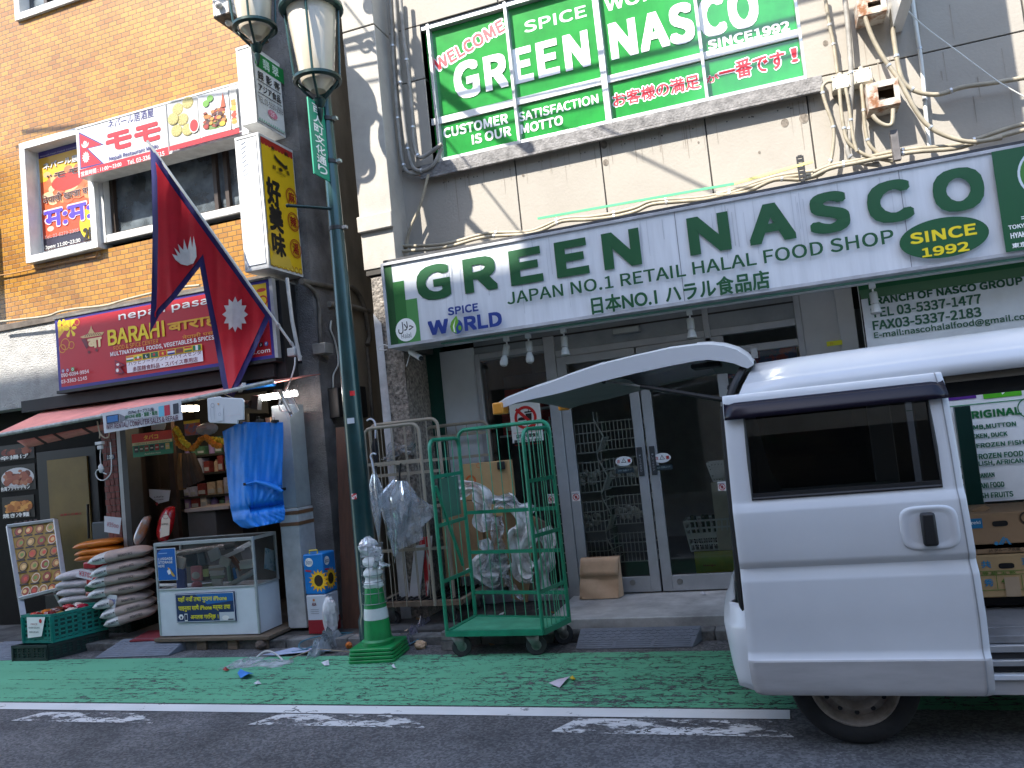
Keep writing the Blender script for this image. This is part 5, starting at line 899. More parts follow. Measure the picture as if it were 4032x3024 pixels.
def lantern(c, s=1.0, arm=None):
    """c is the centre of the lower ring"""
    lb = MB(); c = V(c); R = .205*s; H = .66*s
    lb.lathe([(R*.62, -.02), (R*.66, .0), (R*1.02, H*.95), (R*.9, H*1.02), (0, H*1.03)], c, OPAL, 26); lb.lathe([(.0, -.1*s), (R*.3, -.09*s), (R*.62, -.02)], c, OPAL, 20); g = lb.build('lantern', lp); WLOC[g] = WLOC[lp]
    f = MB(); n = 28
    f.lathe([(R*.86, -.022*s), (R*.97, -.01*s), (R*.97, .014*s), (R*.84, .018*s), (R*.74, .0), (R*.78, -.018*s), (R*.86, -.022*s)], c, LDARK, n, cap=False)
    for k in range(4):
        a = .35+k*math.pi/2; e = V((math.cos(a), math.sin(a), 0)); f.tube([c+e*R*.9, c+e*R*1.1+V((0, 0, H*.96))], .011*s, LGREEN, 6); f.tube([c+e*R*.88, c+e*R*.55-V((0, 0, .09*s)), c+e*R*.2-V((0, 0, .17*s)), c-V((0, 0, .2*s))], .012*s, LDARK, 6)
    f.build('cage', g)
    f = MB(); f.lathe([(R*1.24, H*.9), (R*1.3, H*.92), (R*1.28, H*.97), (R*1.12, H*1.03), (R*.95, H*1.12), (R*.62, H*1.2), (R*.2, H*1.25), (R*.12, H*1.4), (0, H*1.42)], c, LGREEN, 28); f.build('cap', g)
    f = MB(); f.lathe([(.0, -.36*s), (.012*s, -.33*s), (.03*s, -.25*s), (.022*s, -.235*s), (.04*s, -.215*s), (.055*s, -.17*s), (.03*s, -.14*s), (0, -.13*s)], c, LDARK, 14); f.build('finial', g); return g
cB = P(1250, 318, 5.6); lantern(cB, 1.0); cL = P(1004, 112, 5.6); sL = .95; lantern(cL, sL)
b = MB(); topB = cB+V((0, 0, .93)); topL = cL+V((0, 0, .89))
def scroll(b, c, ux, r0, turns, m, th=.011, start=0): b.tube([c+ux*(r0*(1-.75*t/24))*math.cos(start+turns*2*math.pi*t/24)+V((0, 0, 1))*(r0*(1-.75*t/24))*math.sin(start+turns*2*math.pi*t/24) for t in range(25)], th, m, 6)
zarm = topL.z+.25
b.tube([V((Xl, Yl, zarm)), V((topB.x, topB.y, zarm)), topB], .02, LGREEN, 8); b.tube([V((topB.x, topB.y, zarm)), V((topL.x, topL.y, zarm)), topL], .02, LGREEN, 8)
b.tube([V((Xl, Yl, zarm-.5)), V((Xl-.2, Yl, zarm-.3)), V((topL.x+.1, topL.y, zarm))], .014, LGREEN, 6)
b.build('arm', lp)
b = MB(); ux = V((1, 0, 0)); scroll(b, P(*KL(1450, 60), 5.62), ux, .085, 1.4, LDARK, start=2); scroll(b, V((topL.x+.25, 5.62, zarm-.12)), ux, .1, 1.5, LDARK); scroll(b, V((topL.x-.2, 5.62, zarm+.12)), ux, .12, 1.6, LDARK); scroll(b, V((Xl-.16, 5.7, zarm+.14)), ux, .1, 1.5, LDARK); b.build('scrollwork', lp)
b = MB()
for z in (3.48, 4.05, 4.42): b.lathe([(.062, -.018), (.066, -.015), (.066, .015), (.062, .018)], (Xl, Yl, z), BLACK, 20); b.box(Xl+.06, Xl+.1, Yl-.02, Yl+.02, z-.012, z+.012, ALU)
b.build('pole_band', lp)
def caster_point(x, y, k, Yw, Yo): p = P(*k(x, y), Yw); return p-SUNDIR*((Yw-Yo)/SUNDIR.y)
KN_ = zo(1600, 0, 1600)
for a, c, r_, lb in ((caster_point(165, 470, KN_, 6.77, 4.4), caster_point(600, 790, KN_, 6.7, 4.4), .05, 'added unseen thick bundle, placed to throw the broad shadow on the films'), (caster_point(1440, 1300, K3, 6.7, 4.7), caster_point(440, 1290, KN_, 6.6, 4.7), .034, 'added unseen bundle, placed to throw the shadow beside the pillar'), (caster_point(260, 400, KN_, 6.77, 4.2), caster_point(1700, 1060, KN_, 6.7, 4.2), .012, 'thin overhead cable crossing the thick bundle'), (caster_point(250, 800, KN_, 6.77, 4.5), caster_point(600, 1240, KN_, 6.7, 4.5), .01, 'thin overhead drop wire beside the bundles')): one('overhead_cable', lambda b: b.tube([a-(c-a)*(.35 if r_ > .02 else 1), c+(c-a)*(.25 if r_ > .02 else .6)], r_, MATS['black_rubber'], 8), lb, 'cable', 'overhead cables')  # two thick bundles are added out of view only to cast the wall shadows
a = P(*K3(432, 1492), 5.55); b = MB(); b.tube([a, V((Xl, Yl-.05, a.z-.05))], .014, LDARK, 8); b.lathe([(.0, -.016), (.016, -.012), (.016, .012), (0, .016)], a, LDARK, 10, (1, 0, 0)); b.build('banner_bracket', lp)
b = MB(); q = facade(Yl-.083)
b.quad([P(1412, 2100-42, Yl-.1)+V((-.035, 0, -.03)), P(1412, 2058, Yl-.1)+V((.03, 0, -.03)), P(1412, 2058, Yl-.1)+V((.03, 0, .03)), P(1412, 2058, Yl-.1)+V((-.035, 0, .03))], iW) if False else None
def wrap(x, z, w, h, m, nm, label):
    r = .0815 if z < 1.5 else .078; a0 = math.asin(max(-1, min(1, (x-Xl)/r))); bb = MB(); bb.grid(lambda u, v: (Xl+(r+.0025)*math.sin(a0+(u-.5)*w/r), Yl-(r+.0025)*math.cos(a0+(u-.5)*w/r), z+(v-.5)*h), 5, 1, m); return bb.build(nm, None, label, 'sticker', 'stickers on the lamp post', smooth=60)
wrap(P(*K4(884, 1395), Yl-.08).x, P(*K4(884, 1395), Yl-.08).z, .06, .045, mat('sticker_grey', S(200, 205, 210), .5), 'sticker', 'pale blank sticker at eye height on the lamp post'); wrap(P(*K4(895, 1195), Yl-.07).x, P(*K4(895, 1195), Yl-.07).z, .04, .04, ink(210, 30, 35), 'sticker', 'small torn red sticker on the lamp post'); wrap(P(*K9(368, 535), Yl-.08).x-.0, P(*K9(368, 535), Yl-.08).z, .05, .045, mat('sticker_red_white', S(190, 40, 45), .5, col2=S(220, 220, 220), vscale=60, thr=(.48, .5)), 'sticker', 'red and white sticker low on the lamp post')
# green street name plate
o = thing('street_name_plate', 'narrow green street name plate with white vertical characters on the lamp post', 'sign', P(1290, 560, 5.7))
c4 = [K3(568, 703), K3(683, 826), K3(744, 1312), K3(622, 1258)]
Xp = -3.60; n1 = PX(*K3(568, 703), Xp) if False else None
pl = [P(*c4[0], 5.45), P(*c4[1], 5.70), P(*c4[2], 5.70), P(*c4[3], 5.45)]
xa_, xb_ = (pl[0].x+pl[3].x)/2, (pl[1].x+pl[2].x)/2; zA_, zB_ = min(pl[2].z, pl[3].z)+.0, max(pl[0].z, pl[1].z)-.0
A, B = V((xa_, 5.45, 0)), V((xb_, 5.70, 0)); U_ = (B-A).normalized(); nrm = U_.cross(V((0, 0, 1)))
b = MB(); LG = mat('plate_green', S(20, 140, 110), .4, var=.08); mid = (A+B)/2; b.obox(mid+V((0, 0, (zA_+zB_)/2)), (B-A)/2, -nrm*.006, V((0, 0, (zB_-zA_)/2)), LG); b.build('plate', o)
q = Print(A+nrm*.0065, U_, (0, 0, 1)); W_ = (B-A).length; n = 7; hh = (zB_-zA_-.04)/n
for i, ch in enumerate('百人町文化通り'): q.text(ch, (W_*.2, zB_-.02-(i+1)*hh+hh*.08, W_*.8, zB_-.02-i*hh-hh*.06), iW, .03)
q.build(o)
b = MB(); b.tube([V((Xl, Yl, zB_-.1)), V((B.x, B.y, zB_-.1))], .01, BLACK, 6); b.tube([V((Xl, Yl, zA_+.05)), V((B.x, B.y, zA_+.05))], .01, BLACK, 6); b.build('bracket', o)
# ------------------------------------------------------------------ alley: pipes, meter boxes, board
ga = 'pipes on the alley wall'
def apipe(label, pts, r, m, k=zo(1180, 1050, 460, 1272), X=-4.05):
    pp = smooth_pts([PX(*k(x, y), X) for x, y in pts]); b = MB(); b.tube(pp, r, m, 8); return b.build('alley_pipe', None, label, 'pipe', ga, smooth=60)
DPIPE = mat('dirty_pipe', (.16, .14, .115), .7, var=.4, vscale=9)
apipe('thick dirty pipe bending from the corner deep into the alley', [(20, 155), (200, 190), (380, 222), (560, 225), (650, 320), (700, 430), (735, 600), (760, 760), (740, 850)], .028, DPIPE)
apipe('pipe curving down beside the corner pilaster', [(30, 175), (130, 240), (195, 340), (215, 500), (225, 750), (250, 930), (300, 1000)], .02, DPIPE)
apipe('stub of thick grey pipe crossing the alley behind the lamp post', [(320, 410), (420, 415), (580, 440), (760, 490)], .03, mat('grey_pipe_dirty', (.26, .24, .21), .7, var=.3))
apipe('thin white cable hanging down the alley wall', [(345, 590), (335, 680), (380, 800), (415, 960), (415, 1080), (370, 1170), (365, 1300), (390, 1600)], .009, PVC)
apipe('vertical dirty pipe deep in the alley', [(735, 880), (755, 1100), (780, 1450), (800, 1700)], .02, DPIPE)
KA = zo(1180, 1050, 460, 1272)
def abox(label, cat, nm, x0, y0, x1, y1, X, dx, m):
    a, c = PX(*KA(x0, y0), X), PX(*KA(x1, y1), X); b = MB(); b.box(X-dx, X, min(a.y, c.y), max(a.y, c.y), min(a.z, c.z), max(a.z, c.z), m); return b.build(nm, None, label, cat, None, bevel=.008)
abox('small grey outdoor vent hood on the alley wall', 'vent', 'vent_hood', 270, 820, 370, 950, -3.95, .14, mat('vent_grey', (.28, .27, .24), .6, var=.3))
abox('black meter box left of the lamp post in the alley', 'meter', 'meter_box', 410, 1310, 500, 1640, -3.96, .13, BLACK); abox('black meter box right of the lamp post in the alley', 'meter', 'meter_box', 655, 1300, 750, 1640, -3.96, .13, BLACK)
p0, p1, p2, p3 = P(*K9(250, 105), 6.12), P(*K9(335, 100), 6.12), P(*K9(395, 1315), 5.95), P(*K9(345, 1315), 5.95)
one('leaning_board', lambda b: b.prism([V((-3.86, 6.42, 1.85)), V((-3.6, 6.42, 1.85)), V((-3.6, 6.2, .07)), V((-3.83, 6.2, .07))], (0, -.02, 0), mat('brown_board', (.095, .042, .026), .6, var=.3, vscale=3, stretch=(8, 8, .6))), 'tall dark brown board leaning behind the lamp post', 'board')
# ------------------------------------------------------------------ roll cages
def cage_panel(b, a, c, z0, z1, r, m, bars, n, rod=.004, rm=None, bw=.03):
    a, c = V(a), V(c); d = (c-a); L = d.length; e = d.normalized(); up = V((0, 0, 1)); cr = min(.07, L/3); pts = [a+up*z0]
    for k in range(6): t = k/5*math.pi/2; pts.append(a+e*(cr-cr*math.cos(t))+up*(z1-cr+cr*math.sin(t)))
    for k in range(6): t = k/5*math.pi/2; pts.append(c-e*(cr-cr*math.sin(t))+up*(z1-cr+cr*math.cos(t)))
    b.tube(pts+[c+up*z0], r, m, 8)
    for z in bars: b.bar(a+up*z, c+up*z, .008, bw, m)
    for i in range(1, n+1): p = a+d*(i/(n+1)); b.tube([p+up*z0, p+up*z1], rod, rm or m, 5)
GRN = mat('cage_green_paint', (.012, .24, .13), .38, var=.2, vscale=9, coat=.2); GRN2 = mat('cage_green_light', (.07, .34, .2), .55, var=.22, vscale=7)
TYRE = mat('rubber_wheel', (.035, .036, .04), .7, var=.2); STEEL = mat('zinc_steel', (.3, .3, .29), .45, metal=.7, var=.25, vscale=20)
def caster(o, x, y, z0, ang, r=.075):
    b = MB(); ax = V((math.cos(ang), math.sin(ang), 0)); c = V((x, y, r)); b.lathe([(r*.5, -.018), (r*.92, -.02), (r, -.012), (r, .012), (r*.92, .02), (r*.5, .018)], c, TYRE, 22, ax, cap=False); w = b.build('caster', o); WLOC[w] = WLOC[o]
    h = MB(); h.lathe([(0, -.021), (r*.24, -.021), (r*.5, -.016), (r*.52, .016), (r*.24, .021), (0, .021)], c, STEEL, 16, ax); h.build('hub', w)
    f = MB(); s = ax.cross(V((0, 0, 1)))
    for sg in (-1, 1): f.add([c+ax*sg*.026+s*.02-V((0, 0, .02)), c+ax*sg*.026-s*.02-V((0, 0, .02)), V((x, y, z0))+ax*sg*.026-s*.055-s*.03, V((x, y, z0))+ax*sg*.026+s*.055-s*.03], [(0, 1, 2, 3)], STEEL)
    f.box(x-.045, x+.045, y-.045, y+.045, z0-.008, z0, STEEL); f.build('fork', w, solid=.004); return w
FL, FR, BR, BL = G(*K9(920, 1340), .19), G(*K9(1490, 1330), .19), G(*K9(1645, 1255), .19), G(*K9(1090, 1245), .19)
gc = thing('roll_cage', 'green painted roll cage trolley standing empty at the kerb', 'roll cage', ((FL+BR)/2).to_2d().to_3d())
for p in (FL, FR, BR, BL): p.z = 0
b = MB(); b.prism([p+V((0, 0, .19)) for p in (FL, FR, BR, BL)], (0, 0, -.008), GRN2)
for a, c in ((FL, FR), (FR, BR), (BR, BL), (BL, FL)): b.bar(a+V((0, 0, .178)), c+V((0, 0, .178)), .035, .04, GRN)
b.build('deck', gc)
zl, zr_ = P(*K9(885, 195), FL.y).z, P(*K9(1415, 132), FR.y).z
for nm, a, c, z1, bars, n in (('left_panel', FL, BL, zl, (1.35, .98, .56, 1.12), 3), ('back_panel', BL, BR, zl+.06, (1.02, .7, .38, 1.2), 8), ('right_panel', FR, BR, zr_, (1.26, .86, .46, .24), 5)):
    b = MB(); cage_panel(b, a, c, .16, z1, .0155, GRN, bars[:3], n, .0042, GRN2, .028); b.build(nm, gc)
b = MB(); pa = FL+(BL-FL)*.1; b.bar(pa+V((0, -.01, 1.28)), FL+(BL-FL)*.75+V((0, -.01, .62)), .018, .02, GRN); b.build('diagonal_brace', gc)
b = MB(); pa = FL+(BL-FL)*.2; b.prism([pa+V((0, 0, 1.02)), FL+(BL-FL)*.85+V((0, 0, 1.02)), FL+(BL-FL)*.85+V((0, 0, 1.33)), pa+V((0, 0, 1.33))], (0, .004, 0), mat('name_plate_green_grey', S(70, 120, 100), .5)); b.build('name_plate', gc)
for p, a in ((FL.lerp(BR, .11), 1.9), (FR.lerp(BL, .11), 1.85), (BR.lerp(FL, .06), 2.1), (BL.lerp(FR, .1), 1.7)): caster(gc, p.x, p.y, .165, a)
BEI = mat('cage_beige_paint', (.3, .26, .2), .55, var=.35, vscale=12, col2=(.16, .08, .04), thr=(.22, .36))
bc = thing('roll_cage', 'old rusty beige roll cage trolley hung with umbrellas', 'roll cage', (-3.05, 6.4, .07))
def pzx(x, y, Y): p = P(*K9(x, y), Y); return p
for nm, Y, x0, x1, yt, bars, n in (('near_panel', 6.1, 475, 805, 112, ((330, 0),), 3), ('front_panel', 6.28, 512, 922, 85, ((330, 0), (600, 0), (850, 0), (395, 0)), 5), ('back_panel', 6.78, 842, 1222, 100, ((165, 0), (300, 0), (540, 0), (775, 0)), 5)):
    a, c = pzx(x0, 700, Y), pzx(x1, 700, Y); z1 = pzx((x0+x1)/2, yt, Y).z; b = MB(); cage_panel(b, V((a.x, Y, 0)), V((c.x, Y, 0)), .26, z1, .015, BEI, [pzx((x0+x1)/2, q_[0], Y).z for q_ in bars], n, .0042, BEI, .026); b.build(nm, bc)
b = MB(); b.box(-3.47, -2.66, 6.14, 6.19, .25, .29, mat('rusty_wood_edge', (.17, .12, .08), .8, var=.5, vscale=12)); b.box(-3.47, -3.43, 6.19, 6.82, .25, .29, BEI); b.box(-2.7, -2.66, 6.19, 6.82, .25, .29, BEI)
for i in range(13): b.box(-3.43+i*.059, -3.43+i*.059+.018, 6.19, 6.82, .272, .288, BLACK)
for i in range(11): b.box(-3.43, -2.7, 6.2+i*.057, 6.2+i*.057+.014, .268, .282, BLACK)
b.build('platform', bc)
for x, y, a in ((-3.36, 6.25, 1.8), (-2.78, 6.26, 1.4), (-2.76, 6.72, 2.2), (-3.36, 6.7, 1.2)):
    w = caster(bc, x, y, .2, a, .062); w.location.z += .072
    for ch in w.children: pass
# ------------------------------------------------------------------ cardboard, plastic, paper around the cages
CARD = mat('cardboard', (.3, .185, .095), .8, var=.16, vscale=4, bump=.08, bscale=30); CARDL = mat('cardboard_light', (.42, .28, .13), .75, var=.14, vscale=4)
PLAS = glass('clear_plastic_film', (.93, .95, .97), .9, .12, ((.75, .77, .8), .32, 9)); PLW = glass('milky_plastic', (.9, .92, .95), .7, .25, ((.85, .86, .88), .88, 7))
gB = 'cardboard boxes behind the cages'
a, c = pzx(1020, 560, 6.55), pzx(1280, 320, 6.55)
bx_ = thing('cardboard_box', 'flat light carton with orange print, highest, standing in the rusty cage', 'box', (a.x, 6.6, a.z), gB); b = MB(); b.box(a.x, c.x, 6.56, 6.68, a.z, c.z, CARDL); b.box(c.x-.004, c.x+.03, 6.545, 6.559, a.z, c.z, CARDL); b.build('carton_body', bx_, bevel=.004); q = facade(6.558); iOr = ink(190, 92, 40)
u0, v0 = q.uv(*K9(1075, 440)); q.ring(u0-.02, v0, .05, .018, iOr, 16); q.poly([(u0-.05, v0-.02), (u0+.03, v0-.04), (u0+.05, v0-.06), (u0-.03, v0-.06)], iOr); u1, v1 = q.uv(*K9(1108, 352)); q.ring(u1, v1, .022, .005, iOr, 16); q.build(bx_)
b = MB(); p = pzx(1222, 350, 6.5); b.box(p.x-.02, p.x+.05, 6.53, 6.556, p.z-.04, p.z+.03, BLACK); b.build('clip', bx_, bevel=.008)
a, c = pzx(915, 1010, 6.5), pzx(1110, 560, 6.5); one('cardboard_box', lambda b: b.prism([V((a.x, 6.5, a.z-.02)), V((c.x, 6.5, a.z)), V((c.x, 6.52, c.z)), V((a.x, 6.52, c.z))], (0, .22, 0), CARD), 'plain dark brown carton standing on the platform below the printed one', 'box', gB, bevel=.004)
def pane(x0, y0, x1, y1, x2, y2, x3, y3, Y, m, th, lab, Y2=None):
    Y2 = Y2 or Y; b = MB(); b.prism([pzx(x0, y0, Y), pzx(x1, y1, Y2), pzx(x2, y2, Y2), pzx(x3, y3, Y)], (0, th, 0), m); return b.build('cardboard_sheet', None, lab, 'cardboard', 'folded cardboard behind the green cage', bevel=.003)
pane(1120, 870, 1290, 850, 1270, 640, 1140, 650, 6.55, CARD, .04, 'short folded cardboard sheet left of the plastic wrap', 6.5)
pane(1300, 1140, 1395, 1165, 1440, 660, 1250, 620, 6.2, CARD, .03, 'tall folded cardboard sheet wrapped in clear film', 6.35); pane(1380, 1100, 1500, 1080, 1500, 690, 1400, 640, 6.45, mat('cardboard_dark', (.12, .085, .06), .85, var=.2), .05, 'dark cardboard sheet right of the wrapped one')
pane(1130, 640, 1320, 665, 1330, 600, 1165, 580, 6.42, CARDL, .02, 'narrow light cardboard strip lying on top of the folded sheets')
def crumple(name, label, cat, ctr, rx, ry, rz, m, seed, group=None, amp=.3, n=16, k=9, sm_=18):
    rn = random.Random(seed); ph = [(rn.uniform(2, 9), rn.uniform(2, 9), rn.uniform(0, 6)) for _ in range(5)]
    def f(u, v):
        a, t = u*2*math.pi, v*math.pi; r = 1+amp*sum(math.sin(p*math.cos(a)*2+q_*t+s)*.35+math.sin(p*a/2+s*2)*.0 for p, q_, s in ph)/2
        return V(ctr)+V((rx*r*math.sin(t)*math.cos(a), ry*r*math.sin(t)*math.sin(a), rz*r*math.cos(t)))
    b = MB(); b.grid(f, n, k, m); return b.build(name, None, label, cat, group, smooth=sm_, weld=False)
gP = 'plastic film around the cages'
def cloth_strip(name, label, path, wd, m, seed, Y, group=gP, nv=5):
    rn = random.Random(seed); pts = smooth_pts([P(*K9(x, y), Y) for x, y in path], 5)
    b = MB(); n = len(pts)-1; ph = [rn.uniform(0, 6) for _ in range(4)]
    def f(u, v):
        i = min(n, int(u*n+.5)); p = pts[i]; d = (pts[min(n, i+1)]-pts[max(0, i-1)]).normalized(); sd = d.cross(V((0, 1, 0))).normalized(); w_ = wd[0]+(wd[1]-wd[0])*u
        return p+sd*(v-.5)*w_*(1+.25*math.sin(u*17+ph[0]))+V((0, 1, 0))*(.035*math.sin(v*11+u*8+ph[1])+.02*math.sin(v*23-u*14+ph[2]))
    b.grid(f, n, nv*3, m); return b.build(name, None, label, 'plastic film', group, smooth=22, weld=False)
cloth_strip('plastic_film', 'white crumpled film strip hanging down behind the left of the green cage', [(985, 500), (1080, 480), (1130, 560), (1140, 660), (1160, 740)], (.13, .17), PLW, 1, 6.18)
cloth_strip('plastic_film', 'milky film gathered at the foot of the strip on the platform', [(1140, 790), (1160, 880), (1120, 980), (1230, 1000)], (.1, .2), PLW, 2, 6.15)
cloth_strip('plastic_film', 'clear film draped over the top of the folded cardboard', [(1200, 570), (1280, 560), (1360, 620), (1430, 650)], (.1, .16), PLW, 3, 6.2)
cloth_strip('plastic_film', 'long clear film hanging over the tall cardboard sheet', [(1360, 600), (1380, 720), (1350, 840), (1390, 980), (1430, 1000)], (.2, .18), PLW, 4, 6.12)
cloth_strip('plastic_film', 'clear glossy film wrapped round the left cardboard', [(1200, 660), (1215, 760), (1205, 860), (1180, 930)], (.16, .1), PLAS, 5, 6.14)
cloth_strip('plastic_film', 'white plastic bag hanging at the right of the cardboard', [(1500, 720), (1525, 800), (1510, 920), (1490, 1000), (1505, 1120)], (.15, .1), PLW, 6, 6.25)
cloth_strip('plastic_film', 'crumpled white film lying on the black platform', [(1060, 1000), (1150, 940), (1230, 950), (1300, 920)], (.1, .2), PLW, 7, 6.2)
cloth_strip('plastic_film', 'clear film covering the lower corner of the tall cardboard', [(1260, 980), (1300, 1060), (1370, 1150)], (.05, .04), PLAS, 8, 6.1)
pane(720, 1180, 800, 1215, 830, 770, 760, 780, 6.42, mat('red_print_carton', S(180, 26, 34), .5, col2=S(210, 205, 200), vscale=4.2, thr=(.46, .5), stretch=(3, 1, .4)), .02, 'torn red and white carton leaning behind the rusty cage'); pane(690, 1170, 750, 1190, 790, 820, 725, 830, 6.4, mat('white_carton', (.5, .51, .54), .5), .015, 'torn white carton edge leaning behind the rusty cage')
# umbrellas
def umbrella(name, label, pts, hookpts, ribs, m, rmax, hm, Y):
    o = thing(name, label, 'umbrella', P(*K9(*pts[-1]), Y), 'umbrellas hung on the rusty cage'); a, c = P(*K9(*pts[0]), Y), P(*K9(*pts[-1]), Y); L = (c-a).length; d = (c-a).normalized(); e1 = d.cross(V((0, 1, 0))).normalized(); e2 = d.cross(e1)
    b = MB()
    def f(u, v):
        t = u; ang = v*2*math.pi; r = rmax*((.35+.65*t/.22) if t < .22 else (1-t)/.78*.93+.07)*(1+.38*math.sin(ang*ribs+t*5)); return a+d*(L*t)+(e1*math.cos(ang)+e2*math.sin(ang)*.6)*r
    b.grid(f, 12, ribs*6, m); b.build('canopy', o, smooth=50, weld=False)
    b = MB(); b.tube(smooth_pts([P(*K9(x, y), Y-.015) for x, y in hookpts]), .008, hm, 8); b.build('handle', o); b = MB(); b.tube([a, c+d*.06], .0045, STEEL, 6); b.build('shaft', o); return o
UW = mat('handle_white', (.62, .64, .7), .3); UMB = glass('clear_vinyl', (.93, .95, .97), .9, .1, ((.7, .74, .79), .26, 11))
umbrella('umbrella', 'clear vinyl umbrella folded tight with a white handle, lower left on the cage', [(488, 400), (515, 790)], [(488, 400), (475, 330), (466, 295), (480, 280), (498, 285)], 6, UMB, .055, UW, 6.03)
umbrella('umbrella', 'clear vinyl umbrella half open with a black handle on the front panel', [(640, 440), (612, 890)], [(638, 450), (640, 370), (645, 335), (635, 322), (625, 330)], 8, UMB, .15, BLACK, 6.12)
b = MB(); b.add([P(*K9(*p), 6.08) for p in ((650, 470), (760, 560), (875, 620), (770, 720), (780, 790), (640, 850), (600, 730))], [(0, 1, 2), (0, 2, 3), (0, 3, 6), (3, 4, 5), (3, 5, 6)], UMB); b.build('umbrella_flap', None, 'loose clear vinyl flap of the half open umbrella', 'plastic film', gP, smooth=0, solid=.002)
umbrella('umbrella', 'black umbrella with a pale hooked handle in the far left corner of the cage', [(490, 190), (500, 400)], [(495, 190), (495, 120), (488, 88), (465, 75), (445, 85)], 6, mat('black_cloth', (.015, .015, .018), .7), .03, UW, 6.2)
cloth_strip('plastic_film', 'clear film spread behind the top bars of the rusty cage', [(560, 330), (620, 250), (700, 260), (720, 215)], (.14, .05), PLAS, 11, 6.35)
# ------------------------------------------------------------------ traffic cone with wire basket of bags
CONEG = mat('cone_green', (.01, .27, .07), .4, var=.28, vscale=10, coat=.15, col2=(.012, .16, .05), thr=(.25, .55)); CONEW = mat('cone_white', (.66, .68, .68), .5, var=.15)
co = thing('traffic_cone', 'green traffic cone with a white band on a stack of square bases', 'traffic cone', (-3.16, 5.54, 0))
cx, cy = -3.14, 5.56
def rsq(h, r, z, n=6):
    o_ = []
    for k in range(4):
        a0 = k*math.pi/2; c_ = V(((h-r)*(1 if k in (0, 3) else -1), (h-r)*(1 if k in (0, 1) else -1), 0))
        for j in range(n): a = a0+j/(n-1)*math.pi/2; o_.append(c_+V((r*math.cos(a), r*math.sin(a), z)))
    return o_
for i in range(4):
    b = MB(); z = .004+i*.027; th = .3+i*.03; cr_, sr_ = math.cos(th*0+.12), math.sin(th*0+.12)
    pts = [V((cx+p.x*cr_-p.y*sr_, cy+p.x*sr_+p.y*cr_, p.z)) for p in rsq(.19-.004*i, .035, z)]; b.prism(pts, (0, 0, .023), CONEG); b.build('cone_base', co, bevel=.005)
b = MB(); b.lathe([(.125, .11), (.125, .135), (.108, .15), (.096, .3)], (cx, cy, 0), CONEG, 28); b.lathe([(.097, .299), (.088, .385)], (cx, cy, 0), CONEW, 28); b.lathe([(.0885, .384), (.07, .54)], (cx, cy, 0), CONEG, 28); b.lathe([(.0705, .53), (.05, .68), (.0, .685)], (cx, cy, 0), CONEW, 28); b.build('cone_body', co)
wb = thing('wire_basket', 'round grey wire basket slipped over the top of the green cone', 'basket', (cx, cy, .45)); b = MB(); GW = mat('grey_wire', (.25, .26, .27), .4, metal=.5)
tilt = lambda p: V((p.x+(p.z-.45)*.03, p.y, p.z))
for z in (.42, .5, .585, .64, .71, .79, .87): r = .09 if z > .45 else .095; b.tube([tilt(V((cx+r*math.cos(a*math.pi/10), cy+r*math.sin(a*math.pi/10), z))) for a in range(20)], .003, GW, 5, closed=True)
for a in range(9): aa = a*2*math.pi/9; b.tube([tilt(V((cx+.09*math.cos(aa), cy+.09*math.sin(aa), .42))), tilt(V((cx+.09*math.cos(aa), cy+.09*math.sin(aa), .87)))], .0022, GW, 5)
b.build('wires', wb)
for i, (z, rz, lb) in enumerate([(.56, .055, 'lowest white plastic bag stuffed in the wire basket on the cone'), (.65, .05, 'middle white plastic bag stuffed in the wire basket on the cone'), (.74, .05, 'upper white plastic bag stuffed in the wire basket on the cone')]): crumple('plastic_bag', lb, 'plastic bag', (cx+(z-.45)*.03, cy, z), .078, .078, rz, mat('white_bag', (.78, .81, .8), .4, var=.08), 20+i, 'plastic bags in the wire basket', .16, sm_=60)
crumple('plastic_bag', 'clear plastic bag spilling over the rim of the wire basket', 'plastic bag', (cx-.01, cy-.01, .85), .075, .075, .07, PLW, 30, 'plastic bags in the wire basket', .5)
cloth_strip('plastic_film', 'pointed scrap of clear bag sticking up from the wire basket', [(520, 960), (510, 890), (500, 840)], (.13, .02), PLW, 31, 5.5)
